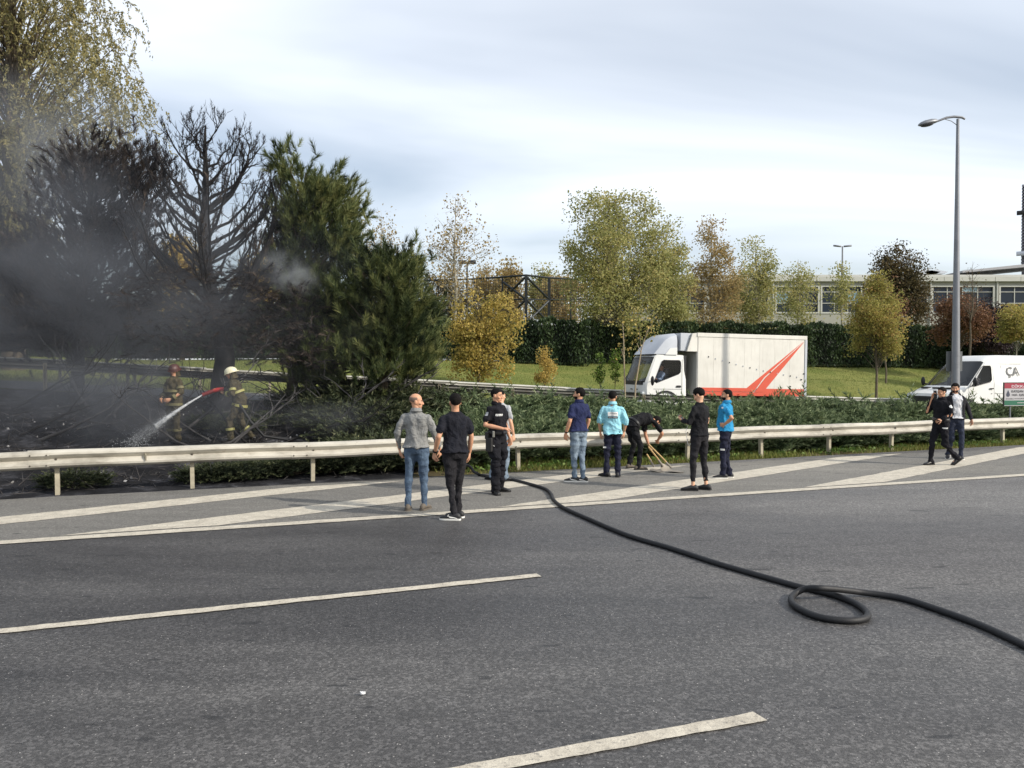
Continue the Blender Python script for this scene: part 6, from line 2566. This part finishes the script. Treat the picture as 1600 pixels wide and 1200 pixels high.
va = van_side(0, 1, 0)
van_side(VW, -1, len(rings) - 1)
mb = MB()
ws = []
for yy, pull, sq in ((.07, .10, .9), (.18, .035, .6), (.5, 0, .2), (VW - .5, 0, -.2), (VW - .18, .035, -.6), (VW - .07, .10, -.9)):
    a = [(.93 + pull * 1.4, yy, 1.31), (1.84 + pull * .5, yy + sq * .13, 2.18)]
    ws.append(a)
mb.add([p for r in ws for p in r], [(2 * k, 2 * k + 2, 2 * k + 3, 2 * k + 1) for k in range(len(ws) - 1)])
mb.build('windscreen', glass_mat('van_windscreen', (.03, .035, .04, 1), .06, .6), vn, smooth=40)
mb = MB()
mb.box((.0, .42, .52), (.06, VW - .42, .92))
for z in (.60, .68, .76, .84):
    mb.box((-.012, .45, z), (.003, VW - .45, z + .022))
mb.build('grille', M_BLACKP, vn, bevel=.01)
for y0, y1 in ((.08, .40), (VW - .40, VW - .08)):
    mb = MB()
    mb.prism([(.06, .80), (.10, 1.00), (.62, 1.16), (.50, .92)], y0, y1)
    mb.build('headlight', M_LAMPG, vn, bevel=.02)
mb = MB()
mb.box((-.02, .16, .30), (.20, VW - .16, .50))
mb.build('bumper', M_BLACKP, vn, bevel=.04)
for y in (.45, 1.0, 1.55):
    mb = MB()
    mb.box((.55, y - .17, 1.19), (.75, y + .17, 1.24))
    mb.build('bonnet_vent', M_BLACKP, vn)
for y, s in ((-.02, -1), (VW + .02, 1)):
    mb = MB()
    mb.tube([(1.20, y, 1.32), (1.14, y + s * .14, 1.36)], .03, 6)
    mb.ell((1.12, y + s * .20, 1.45), (.06, .09, .17), 12, 8)
    mb.build('mirror', M_BLACKP, vn, smooth=50)
mb = MB()
arch = [(.98 + .42 * math.cos(a), .36 + .42 * math.sin(a)) for a in np.linspace(.1, math.pi - .1, 14)]
arch2 = [(.98 + .49 * math.cos(a), .36 + .49 * math.sin(a)) for a in np.linspace(math.pi - .1, .1, 14)]
mb.prism(arch + arch2, -.035, .15)
mb.build('wheel_arch', M_BLACKP, vn)
mb = MB()
mb.prism([(x + 3.55, z) for x, z in arch + arch2], -.035, .15)
mb.build('wheel_arch', M_BLACKP, vn)
for x in (.98, 4.53):
    wheel(vn, x, .10, .35, .22)
    wheel(vn, x, VW - .10, .35, .22)
mb = MB()
for y in (.3, 1.2):
    mb.box((1.75, y, .9), (1.90, y + .5, 1.60))
    mb.box((1.35, y, .82), (1.90, y + .5, .95))
mb.box((.95, .1, .95), (1.25, VW - .1, 1.28))
mb.build('seat', M_SEAT, vn, bevel=.03)
mb = MB()
rg = [(1.42 + .06 * math.sin(6.283 * k / 20), .55 + .19 * math.cos(6.283 * k / 20), 1.26 + .18 * math.sin(6.283 * k / 20)) for k in range(21)]
mb.tube(rg, .014, 6)
mb.build('steering_wheel', M_BLACKP, vn)
M_LET = mat('lettering_grey', lin(92, 92, 92), .5, 0, .05)
pts, fs = text_fit('ÇA', .62, .40, .012)
mb = MB()
mb.add([(3.16 + x, .16 * max(0, (1.79 + y - 1.3) / 1.1) - .006, 1.79 + y) for x, y in pts], fs)
mb.build('lettering', M_LET, va, fix=False)

# ------------------------------------------------------------------ hose, shovels, lamp, sign, cage, building
def smooth_path(pts, n=12):
    pts = [np.asarray(p, float) for p in pts]
    out = []
    for i in range(len(pts) - 1):
        p0, p1, p2, p3 = pts[max(i - 1, 0)], pts[i], pts[i + 1], pts[min(i + 2, len(pts) - 1)]
        for k in range(n):
            t = k / n
            out.append(.5 * ((2 * p1) + (-p0 + p2) * t + (2 * p0 - 5 * p1 + 4 * p2 - p3) * t * t + (-p0 + 3 * p1 - 3 * p2 + p3) * t ** 3))
    out.append(pts[-1])
    return out


RH = .029
hp_ = [(742, 738, .05), (750, 742, 0), (772, 746, 0), (800, 749.5, 0), (830, 757, 0), (852, 764, 0), (861, 772, 0), (865, 781, 0), (880, 793, 0), (920, 811, 0), (980, 836, 0), (1050, 857, 0), (1120, 880, 0),
       (1200, 903, 0), (1250, 917, 0), (1300, 929, 0), (1335, 942, 0), (1354, 956, 0), (1352, 966, 0), (1325, 970, 0), (1280, 964, 0), (1247, 950, 0), (1236, 938, 0), (1242, 928, .01), (1258, 920, .05), (1280, 919, .085), (1310, 921, .06),
       (1350, 926, .01), (1410, 935, 0), (1470, 954, 0), (1530, 976, 0), (1600, 1008, 0), (1680, 1050, 0), (1790, 1110, 0)]
hw = []
for x, y, dz in hp_:
    p = P(x, y, RH + dz)
    hw.append(p)
# the supply end runs on to the fire engine parked beyond the frame
_e = hw[-1]
hw += [_e + np.array([1.1, -.75, 0]), _e + np.array([2.6, -1.3, 0]), _e + np.array([4.6, -1.4, 0]), _e + np.array([7.5, -.9, 0]), _e + np.array([11.0, -.2, 0])]
# the far end climbs over the verge under the barrier and into the burnt ground
pre = [P(700, 700, .06) + np.array([0, 3.0, .3]), P(738, 726, .06) + np.array([0, .6, .10]), np.array(P(744, 737, .05))]
pre[0] = np.append(xy(*np.add(uv_of(*hw[0][:2]), (-2.6, 4.0))), 0)
pre[0][2] = float(hgt(pre[0][0], pre[0][1])) + .05
q1 = xy(*np.add(uv_of(*hw[0][:2]), (-.25, .9)))
pre[1] = np.array([q1[0], q1[1], float(hgt(*q1)) + .22])
path = smooth_path([pre[0], pre[1]] + hw, 8)
mb = MB()
mb.tube(path, RH, 12)
tag(mb.build('fire_hose', M_HOSE, None, smooth=80, fix=False), 'long black rubber fire hose with one loop lying across the road', 'hose')

# shovels leaning from the bent man's hands to the tarmac
M_WOOD = mat('shovel_wood', lin(176, 146, 96), .7, 0, .15, 12)
M_BLADE = mat('shovel_steel', lin(140, 132, 120), .5, .5, .2, 8)
SH = [((1019, 700), (1055, 737), 'shovel with pale wooden handle lying outermost from the bent man, blade flat on the tarmac'),
      ((1016, 702), (1041, 735), 'middle shovel of the three, broad grey blade upright'),
      ((1012, 712), (1026, 736), 'shovel nearest the bent man, shortest showing handle and pale blade')]
hand_xy = None
for i, (a, b, lb) in enumerate(SH):
    e = P(b[0], b[1], .02)
    s0 = at(a[0], a[1], float(e[1]) + .12)
    s0 = s0 + (s0 - e) * (.15, .12, .1)[i]
    d = (s0 - e) / np.linalg.norm(s0 - e)
    root = empty('shovel', e, 0, lb, 'shovel')
    mb = MB()
    mb.tube([d * .16, (s0 - e) * .5 + np.array([0, 0, .01]), s0 - e], [.019, .018, .017], 8)
    mb.build('handle', M_WOOD, root, smooth=60)
    mb = MB()
    mb.tube([d * .10, d * .26], [.021, .023], 8)
    sidev = unit(np.cross(d, np.array([0, 0, 1.0])))
    if i == 1:
        sidev = unit(sidev + np.array([0, 0, .8]))
    up = np.cross(sidev, d)
    dd = unit(np.array([d[0], d[1], d[2] * (.15 if i != 1 else .6)]))
    rings = []
    for t, w, h in ((.14, .06, .0), (.10, .105, .012), (0, .115, .016), (-.10, .105, .014), (-.17, .05, .006), (-.19, .01, 0)):
        c = dd * t + np.array([0, 0, .012 - t * .05])
        row = [c + sidev * w * k + up * (h * (1 - k * k) * -1.0) for k in (-1, -.5, 0, .5, 1)]
        rings.append(row + [q - up * .004 for q in reversed(row)])
    mb.loft(rings)
    mb.build('blade', M_BLADE, root, smooth=40)

# tall street lamp with a sign plate seen from behind
M_GALV = mat('galvanised_steel', lin(128, 130, 134), .5, .5, .1, 3)
YL = 24.5
lb_ = on_ground((1493 - CX) / F_PX * YL, YL)
lamp = empty('street_lamp', lb_, 0, 'tall grey street lamp with single arm, sign plate on its pole, behind the barrier', 'street lamp')
zt = at(1497, 186, YL)[2] - lb_[2]
mb = MB()
mb.tube([(0, 0, -.2), (0, 0, 2.6), (.0, 0, zt * .6), (0, 0, zt)], [.135, .112, .078, .042], 16)
mb.build('pole', M_GALV, lamp, smooth=60)
mb = MB()
S_ = YL / F_PX
arm = [(11 * S_, 0, zt - .0), (6 * S_, 0, zt + .05), (-6 * S_, 0, zt + .07), (-18 * S_, 0, zt + .04), (-30 * S_, 0, zt - .05), (-34 * S_, 0, zt - .08)]
mb.tube(arm, [.030, .036, .036, .034, .03, .028], 10)
mb.tube([(0, 0, zt - .20), (-10 * S_, 0, zt - .06), (-21 * S_, 0, zt + .0)], .010, 6)
mb.build('arm', M_GALV, lamp, smooth=60)
mb = MB()
rings = []
for t, w, h in ((0, .05, .05), (.06, .10, .085), (.2, .15, .11), (.38, .15, .105), (.50, .11, .075), (.56, .05, .04)):
    cxh, czh = -32 * S_ - t * .98, zt - .07 - t * .20
    rings.append([(cxh, w * math.cos(6.283 * k / 16), czh + h * math.sin(6.283 * k / 16) * (1.0 if math.sin(6.283 * k / 16) > 0 else .45)) for k in range(16)])
mb.loft(rings)
hd_ = mb.build('lamp_head', M_GALV, lamp, smooth=50)
mb = MB()
mb.ell((-32 * S_ - .30, 0, zt - .165), (.20, .12, .06), 16, 8, M=Matrix.Rotation(R(-11), 3, 'Y'))
mb.build('lens', glass_mat('lamp_lens', (.05, .05, .055, 1), .2), hd_, smooth=180)
mb = MB()
zp0, zp1 = at(1494, 580, YL)[2] - lb_[2], at(1494, 549, YL)[2] - lb_[2]
mb.box((-.21, .13, zp0), (.27, .145, zp1))
mb.build('sign_plate', mat('sign_back_grey', lin(110, 112, 112), .6, .3, .08), lamp, bevel=.004)
for z in (zp0 + .12, zp1 - .12):
    mb = MB()
    mb.tube([(0, 0, z - .02), (0, 0, z + .02)], .118, 16)
    mb.build('clamp', M_GALV, lamp, smooth=60)

# notice board
YS = 25.0
sx0 = (1565.5 - CX) / F_PX * YS
zs1, zs0 = at(1566, 598, YS)[2], at(1566, 634, YS)[2]
bd = empty('notice_board', on_ground(sx0 + .6, YS), R(10), 'notice board with red heading band and green foot band among the junipers', 'sign')
bz = float(bd.location.z)
SW, SHH = 1.12, zs1 - zs0
x0b = sx0 - float(bd.location.x)
mb = MB()
mb.box((x0b, 0, zs0 - bz), (x0b + SW, .03, zs1 - bz))
panel = mb.build('panel', mat('notice_grey', lin(176, 174, 176), .5, 0, .05), bd)
mb = MB()
mb.box((x0b - .012, -.006, zs0 - bz - .012), (x0b + .010, .036, zs1 - bz + .012))
mb.box((x0b + SW - .01, -.006, zs0 - bz - .012), (x0b + SW + .012, .036, zs1 - bz + .012))
mb.box((x0b + .011, -.006, zs1 - bz - .008), (x0b + SW - .011, .036, zs1 - bz + .012))
mb.build('frame', M_BLACKP, bd)


def band(name, f0, f1, m):
    mb = MB()
    mb.box((x0b + .011, -.004, zs0 - bz + SHH * f0), (x0b + SW - .011, -.0005, zs0 - bz + SHH * f1))
    return mb.build(name, m, panel)


band('heading_band', .755, .985, mat('band_red', lin(150, 44, 62), .5, 0, .05))
band('foot_band', .03, .235, mat('band_green', lin(30, 98, 74), .5, 0, .05))


def sign_text(txt, xc, fz, w, h, m, bold=.01):
    pts, fs = text_fit(txt, w, h, bold)
    mb = MB()
    mb.add([(x0b + xc + x, -.008, zs0 - bz + SHH * fz + y) for x, y in pts], fs)
    mb.build('lettering', m, panel, fix=False)


C_INK = mat('ink_dark', lin(40, 40, 46), .6, 0, .05)
C_INKW = mat('ink_pale', lin(206, 190, 194), .6, 0, .03)
sign_text('DİKKAT', .55, .865, .60, .105, C_INKW, .02)


def sign_line(words, x0, x1, fz, h, m, bold):
    tot = sum(len(w) for w in words) + .8 * (len(words) - 1)
    x = x0
    for w in words:
        ww = (x1 - x0) * len(w) / tot
        sign_text(w, x + ww / 2, fz, ww, h, m, bold)
        x += ww + (x1 - x0) * .8 / tot


sign_line(['KAYGAN', 'ZEMİN'], .25, 1.05, .63, .075, C_INK, .015)
sign_line(['YEŞİL', 'ALAN', 'SULAMASI'], .25, 1.07, .475, .075, C_INK, .015)
sign_line(['İSTANBUL', 'BÜYÜKŞEHİR', 'BELEDİYESİ'], .06, 1.07, .315, .050, C_INK, .008)
mb = MB()
mb.box((x0b + .45, -.007, zs0 - bz + SHH * .12), (x0b + 1.0, -.0045, zs0 - bz + SHH * .14))
mb.build('foot_rule', C_INKW, panel)
drop = [(0, .135), (.025, .075), (.055, .015), (.058, -.03), (.035, -.065), (0, -.075), (-.035, -.065), (-.058, -.03), (-.055, .015), (-.025, .075)]
mb = MB()
mb.add([(x0b + .135 + x, -.008, zs0 - bz + SHH * .50 + z) for x, z in drop], [tuple(range(len(drop)))])
mb.build('drop_emblem', mat('emblem_slate', lin(62, 66, 82), .5, 0, .05), panel)
for xx in (.25, SW - .25):
    mb = MB()
    mb.tube([(x0b + xx, .05, -.2), (x0b + xx, .05, zs1 - bz - .05)], .025, 8)
    mb.build('post', M_GALV, bd, smooth=60)

# twin-headed lamp and floodlight far behind
def far_lamp(px, ytop, Y, label, kind):
    b = on_ground((px - CX) / F_PX * Y, Y)
    z = at(px, ytop, Y)[2] - b[2]
    r = empty('street_lamp' if kind == 'twin' else 'floodlight', b, 0, label, 'street lamp' if kind == 'twin' else 'floodlight')
    mb = MB()
    mb.tube([(0, 0, 0), (0, 0, z)], [.11, .06], 8)
    mb.build('pole', M_GALV if kind == 'twin' else M_CHASSIS, r, smooth=60)
    for s in (-1, 1):
        mb = MB()
        if kind == 'twin':
            rings = [[(s * (.1 + t), w * math.cos(6.283 * k / 10), z + .10 * t + .07 * math.sin(6.283 * k / 10)) for k in range(10)] for t, w in ((0, .05), (.15, .14), (.5, .16), (.62, .06))]
            mb.loft(rings)
            mb.build('lamp_head', M_GALV, r, smooth=50)
        else:
            mb.box((s * .08 if s > 0 else -.66, -.12, z - .12), (.66 if s > 0 else -.08, .12, z + .16))
            mb.build('lamp_head', M_CHASSIS, r, bevel=.02)
    return r


far_lamp(1315, 385, 66, 'twin-headed street lamp standing before the white building', 'twin')
far_lamp(730, 410, 62, 'dark twin floodlight on a mast at the sports cage', 'flood')

# sports cage
M_STEEL = mat('cage_steel', lin(40, 44, 46), .5, .4, .1)
YC = 58.0
cg = empty('sports_cage', on_ground((822 - CX) / F_PX * YC, YC), 0, 'dark steel sports cage with cross bracing and wire mesh behind the hedge', 'cage')
co = np.array(cg.location)


def cp(px, py, Y):
    return at(px, py, Y) - co


cage_posts = [(560, 441, 66), (685, 438, 62), (741, 436, 60.5), (785, 433, 59), (822, 430, 58), (858, 434, 60), (892, 436, 62), (930, 438, 64), (980, 440, 67)]
for i, (px, py, Y) in enumerate(cage_posts):
    p = cp(px, py, Y)
    mb = MB()
    w = .10 if i in (4, 5) else .06
    mb.box((p[0] - w, p[1] - w, -.2), (p[0] + w, p[1] + w, p[2]))
    mb.build('post', M_STEEL, cg)
for i in range(len(cage_posts) - 1):
    a, b = cage_posts[i], cage_posts[i + 1]
    for f in (0, .33):
        pa, pb = cp(*a), cp(*b)
        za, zb_ = pa[2] * (1 - f), pb[2] * (1 - f)
        if f:
            za, zb_ = cp(a[0], 468, a[2])[2], cp(b[0], 468, b[2])[2]
        mb = MB()
        mb.tube([(pa[0], pa[1], za), (pb[0], pb[1], zb_)], .075 if f == 0 else .05, 6)
        mb.build('rail', M_STEEL, cg)
    pa, pb = cp(*a), cp(*b)
    L = np.linalg.norm((pb - pa)[:2])
    mb = MB()
    for k in range(1, int(L / .22)):
        t = k * .22 / L
        q = pa + (pb - pa) * t
        mb.tube([(q[0], q[1], 0), (q[0], q[1], q[2])], .012, 3, cap=False)
    for k in range(1, 30):
        z0 = pa[2] * k / 30
        z1 = pb[2] * k / 30
        mb.tube([(pa[0], pa[1], z0), (pb[0], pb[1], z1)], .012, 3, cap=False)
    tag(mb.build('wire_mesh', M_STEEL, cg, fix=False))
for (a, b) in (((822, 432, 58), (858, 468, 60)), ((822, 468, 58), (858, 505, 60)), ((858, 470, 60), (822, 505, 58)), ((822, 432, 58), (785, 468, 59)), ((785, 440, 59), (822, 468, 58)), ((822, 468, 58), (785, 505, 59))):
    mb = MB()
    mb.tube([cp(*a), cp(*b)], .08, 6)
    mb.build('brace', M_STEEL, cg)

# white low building with window bays
M_WALL = mat('render_cream', lin(152, 151, 141), .85, 0, .06, .6)
M_WALLW = mat('fascia_white', lin(180, 180, 173), .8, 0, .05, .6)
M_PANE = glass_mat('pane_blue', (.012, .020, .034, 1), .3)
M_PANE2 = glass_mat('pane_pale', (.16, .27, .33, 1), .06)
YB = 78.0
SB = YB / F_PX
bx0, bx1 = (1000 - CX) * SB, (1860 - CX) * SB
zc_ = lambda py: at(1450, py, YB)[2]
gzb = float(hgt(30, YB))
bl = empty('office_building', (bx0, YB, gzb), 0, 'long low cream building with dark window bays behind the hedge', 'building')
bw = bx1 - bx0
Z = lambda py: zc_(py) - gzb
BAYS = [(1012, 1100), (1112, 1200), (1212, 1278), (1283, 1345), (1355, 1448), (1456, 1551), (1561, 1656), (1666, 1760)]
mb = MB()
mb.box((0, .35, -1), (bw, 16, Z(436)))
mb.build('wall', M_PANE, bl)                 # dark interior core behind the bays
bl.children[0].name = 'inner_core'
mb = MB()
zw0, zw1 = Z(488), Z(448)
mb.box((0, 0, -1), (bw, .34, zw0))
mb.box((0, 0, zw1), (bw, .34, Z(438)))
xs_ = [0] + [v for a, b in BAYS for v in ((a - 1000) * SB, (b - 1000) * SB)] + [bw]
for i in range(0, len(xs_), 2):
    mb.box((xs_[i], .002, zw0 + .001), (xs_[i + 1], .338, zw1 - .001))
mb.build('wall', M_WALL, bl)
mb = MB()
k = 0
x = -.3
while x < bw + .3:
    mbp = MB()
    mbp.box((x, -.35, Z(440)), (x + 2.36, .5, Z(433)))
    mbp.build('fascia_panel', M_WALLW, bl)
    x += 2.4
mb.box((-.2, .6, Z(436)), (bw, 15.5, Z(428)))
mb.build('roof_upstand', M_WALLW, bl)
for bi, (a, b) in enumerate(BAYS):
    xa, xb = (a - 1000) * SB, (b - 1000) * SB
    nc = 4 if (b - a) > 80 else 3
    mb = MB()
    for (p, q) in (((xa - .1, zw0 - .12), (xb + .1, zw0 + .02)), ((xa - .1, zw1 - .02), (xb + .1, zw1 + .12)), ((xa - .1, zw0 + .021), (xa + .05, zw1 - .021)), ((xb - .05, zw0 + .021), (xb + .1, zw1 - .021))):
        mb.box((p[0], -.06, p[1]), (q[0], .10, q[1]))
    w_ = mb.build('window', M_WALLW, bl)
    rows = [zw0, zw0 + (zw1 - zw0) * .36, zw0 + (zw1 - zw0) * .80, zw1]
    for c in range(nc):
        for r in range(3):
            cx0, cx1 = xa + (xb - xa) * c / nc + .03, xa + (xb - xa) * (c + 1) / nc - .03
            mb = MB()
            mb.box((cx0 + .02, .14, rows[r] + .03), (cx1 - .02, .17, rows[r + 1] - .03))
            mb.build('pane', M_PANE2 if (bi * 5 + c * 3 + r) % 11 == 0 and r else M_PANE, w_)
    mb = MB()
    for c in range(1, nc):
        xm = xa + (xb - xa) * c / nc
        mb.box((xm - .035, .08, zw0 + .022), (xm + .035, .20, zw1 - .022))
    for r in (1, 2):
        for c in range(nc):
            mb.box((xa + (xb - xa) * c / nc + .06, .082, rows[r] - .03), (xa + (xb - xa) * (c + 1) / nc - .036, .198, rows[r] + .03))
    mb.build('mullion', M_WALLW, w_)
for px in (1452, 1556, 1207, 1350):
    mb = MB()
    mb.tube([((px - 1000) * SB, -.08, -1), ((px - 1000) * SB, -.08, Z(440))], .09, 8)
    mb.build('downpipe', M_WALLW, bl, smooth=60)
for px, w in ((1474, 1.9), (1490, 1.6)):
    mb = MB()
    x = (px - 1000) * SB
    mb.box((x - w * .35, 4, Z(428)), (x + w * .35, 5.5, Z(420)))
    mb.build('roof_vent', M_CHASSIS if px == 1474 else M_SILV, bl)
    mb = MB()
    mb.prism([(x - w * .75, Z(418)), (x - w * .55, Z(421)), (x + w * .55, Z(421)), (x + w * .75, Z(418)), (x, Z(414))], 3.4, 6.0)
    mb.build('vent_hood', M_SILV, bl)
mb = MB()
xr = (1516 - 1000) * SB
mb.prism([(xr, Z(423)), (xr, Z(420)), ((1600 - 1000) * SB, Z(411)), (bw, Z(385)), (bw, Z(389)), ((1600 - 1000) * SB, Z(415.5))], 1.5, 9)
mb.build('sloping_canopy', mat('canopy_grey', lin(150, 150, 152), .6, .2, .06), bl)

# louvred stack at the frame's right edge
YT = 92.0
tb = on_ground((1593.5 - CX) / F_PX * YT, YT)
ts = empty('louvred_tower', tb, R(-35), 'grey louvred ventilation tower with round pipes beside the building roof', 'tower')
xw0 = 0.0
xw1 = xw0 + 7.0
zt0, zt1 = at(1600, 413, YT)[2] - tb[2], at(1600, 288, YT)[2] - tb[2]
mb = MB()
mb.box((xw0 + .05, .05, -1), (xw1, 5, zt1 - .05))
mb.build('core', mat('tower_core', lin(70, 70, 74), .7), ts)
nl = 26
for k in range(nl):
    z = zt0 + (zt1 - zt0) * k / nl
    mb = MB()
    mb.prism([(0, 0), (.0, .22), (.12, .26), (.12, .04)], 0, 1)
    me_ = None
    mb2 = MB()
    h_ = (zt1 - zt0) / nl
    mb2.add([(xw0, .06, z + h_ * .85), (xw1, .06, z + h_ * .85), (xw1, -.16, z + h_ * .1), (xw0, -.16, z + h_ * .1), (xw0, .06, z + h_ * .95), (xw1, .06, z + h_ * .95), (xw1, -.16, z + h_ * .2), (xw0, -.16, z + h_ * .2)],
            [(0, 1, 2, 3), (7, 6, 5, 4), (0, 4, 5, 1), (1, 5, 6, 2), (2, 6, 7, 3), (3, 7, 4, 0)])
    mb2.build('louvre', mat('louvre_grey', lin(112, 112, 118), .6, .2, .06), ts)
for py in (333.5, 397):
    zp = at(1600, py, YT)[2] - tb[2]
    mb = MB()
    mb.tube([(xw0 - .42, -.5, zp), (xw0 + 3, -.5, zp)], .25, 12)
    mb.build('pipe', M_CHASSIS if py < 350 else M_SILV, ts, smooth=60)

# a scrap of pale litter on the tarmac
q = P(566, 1084, .012)
mb = MB()
g = np.random.default_rng(4)
ring = [(.018 * math.cos(6.283 * k / 9) * g.uniform(.6, 1.2), .011 * math.sin(6.283 * k / 9) * g.uniform(.6, 1.2), .004 + .012 * g.uniform(0, 1)) for k in range(9)]
mb.add([(0, 0, .014)] + ring + [(x * 1.05, y * 1.05, 0) for x, y, z in ring], [(0, 1 + k, 1 + (k + 1) % 9) for k in range(9)] + [(1 + k, 10 + k, 10 + (k + 1) % 9, 1 + (k + 1) % 9) for k in range(9)])
o = mb.build('paper_scrap', mat('litter_white', lin(205, 205, 205), .8), None)
o.location = q
tag(o, 'tiny crumpled white paper scrap on the tarmac', 'litter')

# ------------------------------------------------------------------ water jet and smoke
def water_mat():
    m, nt, b = nodes_of('water_spray')
    b.inputs['Base Color'].default_value = (.85, .88, .9, 1)
    b.inputs['Roughness'].default_value = .4
    al = ramp(nt, noise(nt, 9, 4, .7), [(.30, (.12, .12, .12, 1)), (.65, (.8, .8, .8, 1))])
    nt.links.new(al, b.inputs['Alpha'])
    return m


tipw = np.array(NOZ_TIP)
hit = G(196, 706)
gw = np.random.default_rng(3)
mb = MB()
N = 16
ptsw = []
for i in range(N + 1):
    t = i / N
    ptsw.append(tipw + (hit - tipw) * t + np.array([0, 0, .12 * t * (1 - t) * 4 * .6]))
jet = empty('water_jet', tipw, 0, 'white jet of water sprayed from the nozzle onto the burnt ground', 'water jet')
mb.tube([p - tipw for p in ptsw[:11]], [.016 + .085 * (i / N) ** 1.4 for i in range(11)], 10)
mb.build('stream', water_mat(), jet, smooth=60)
dr, sz = [], []
for i in range(1700):
    t = gw.uniform(.03, 1.05) ** .8
    c = interp_path(ptsw, min(t, .999)) if t <= 1 else ptsw[-1]
    sp = .006 + .15 * t ** 2.0
    dr.append(c + gw.normal(size=3) * sp * np.array([1, 1, .9]) - tipw)
    sz.append(gw.uniform(.003, .009))
dr, sz = np.array(dr), np.array(sz)
oct_ = np.array([[1, 0, 0], [-1, 0, 0], [0, 1, 0], [0, -1, 0], [0, 0, 1], [0, 0, -1]], float)
fo = np.array([[0, 2, 4], [2, 1, 4], [1, 3, 4], [3, 0, 4], [2, 0, 5], [1, 2, 5], [3, 1, 5], [0, 3, 5]])
v = (dr[:, None, :] + oct_[None] * sz[:, None, None]).reshape(-1, 3)
f = (np.arange(len(dr))[:, None, None] * 6 + fo[None]).reshape(-1, 3)
o = obj('droplets', np_mesh('droplets', v, f), mat('droplet_white', lin(210, 214, 218), .2, 0, .03), jet)
o['kind'] = 'stuff'


def smoke_mat(name, dens, col, absorb, nscale, lo, hi, fall=1.0, stretch=(1, 1, 1)):
    m = bpy.data.materials.new(name)
    m.use_nodes = True
    nt = m.node_tree
    nt.nodes.clear()
    out = nt.nodes.new('ShaderNodeOutputMaterial')
    pv = nt.nodes.new('ShaderNodeVolumePrincipled')
    pv.inputs['Color'].default_value = col
    pv.inputs['Absorption Color'].default_value = absorb
    pv.inputs['Anisotropy'].default_value = .2
    t = nt.nodes.new('ShaderNodeTexCoord')
    ln = nt.nodes.new('ShaderNodeVectorMath')
    ln.operation = 'LENGTH'
    nt.links.new(t.outputs['Object'], ln.inputs[0])
    edge = nt.nodes.new('ShaderNodeMapRange')
    edge.interpolation_type = 'SMOOTHSTEP'
    edge.inputs[1].default_value = 1.0
    edge.inputs[2].default_value = 1.0 - fall
    nt.links.new(ln.outputs['Value'], edge.inputs[0])
    geo = nt.nodes.new('ShaderNodeNewGeometry')
    mp = nt.nodes.new('ShaderNodeMapping')
    mp.inputs['Scale'].default_value = stretch
    nt.links.new(geo.outputs['Position'], mp.inputs[0])
    nz_ = nt.nodes.new('ShaderNodeTexNoise')
    nz_.inputs['Scale'].default_value = nscale
    nz_.inputs['Detail'].default_value = 3
    nz_.inputs['Distortion'].default_value = .6
    nt.links.new(mp.outputs[0], nz_.inputs['Vector'])
    mr = nt.nodes.new('ShaderNodeMapRange')
    mr.interpolation_type = 'SMOOTHSTEP'
    mr.inputs[1].default_value = lo
    mr.inputs[2].default_value = hi
    nt.links.new(nz_.outputs[0], mr.inputs[0])
    m1 = nt.nodes.new('ShaderNodeMath')
    m1.operation = 'MULTIPLY'
    nt.links.new(edge.outputs[0], m1.inputs[0])
    nt.links.new(mr.outputs[0], m1.inputs[1])
    m2 = nt.nodes.new('ShaderNodeMath')
    m2.operation = 'MULTIPLY'
    nt.links.new(m1.outputs[0], m2.inputs[0])
    m2.inputs[1].default_value = dens
    nt.links.new(m2.outputs[0], pv.inputs['Density'])
    nt.links.new(pv.outputs[0], out.inputs['Volume'])
    return m


def smoke(label, c, r, m, rot=(0, 0, 0)):
    mb = MB()
    mb.ell((0, 0, 0), (1, 1, 1), 24, 14)
    o = mb.build('smoke', m, None, smooth=180)
    o.location = c
    o.scale = r
    o.rotation_euler = rot
    return tag(o, label, 'smoke', kind='stuff')


SM_DARK = smoke_mat('smoke_dark', .66, (.36, .38, .42, 1), (0, 0, 0, 1), .42, .30, .66, .95, (1, 1, 1.4))
SM_MIST = smoke_mat('spray_mist', 2.4, (.92, .94, .96, 1), (0, 0, 0, 1), 3.0, .25, .70, 1.0)
SM_LOW = smoke_mat('smoke_low', 1.0, (.36, .38, .42, 1), (0, 0, 0, 1), .7, .25, .70, .9)
SM_PALE = smoke_mat('smoke_pale', .42, (.52, .54, .57, 1), (0, 0, 0, 1), .45, .34, .72, .9)
SM_WISP = smoke_mat('smoke_wisp', 2.6, (.80, .85, .90, 1), (0, 0, 0, 1), 1.6, .40, .62, .9)
smoke('dark blue-grey smoke hanging over the burnt ground under the willow', at(110, 470, 20.2), (8.5, 2.4, 4.2), SM_DARK)
smoke('low blue-grey smoke veil before the second firefighter', at(175, 630, 18.0), (4.4, 1.2, 1.5), SM_LOW)
jd = hit - tipw
mist = smoke('fine white mist where the water jet breaks up over the burnt ground', tipw + jd * .66 + np.array([0, 0, .10]), (np.linalg.norm(jd) * .42, .26, .22), SM_MIST)
mist.rotation_euler = Vector(jd).to_track_quat('X', 'Z').to_euler()
smoke('pale thin smoke drifting up before the willow crown', at(60, 250, 24.0), (4.6, 2.5, 3.2), SM_PALE)
smoke('small white smoke puff between the burnt pine and the green pine', at(452, 430, 20.3), (1.0, .5, .62), SM_WISP, (0, R(35), 0))
smoke('low smoke curling over the ashes beside the firefighter', at(500, 655, 18.6), (2.0, .9, .55), SM_PALE)

bpy.data.scenes.remove(TMP)
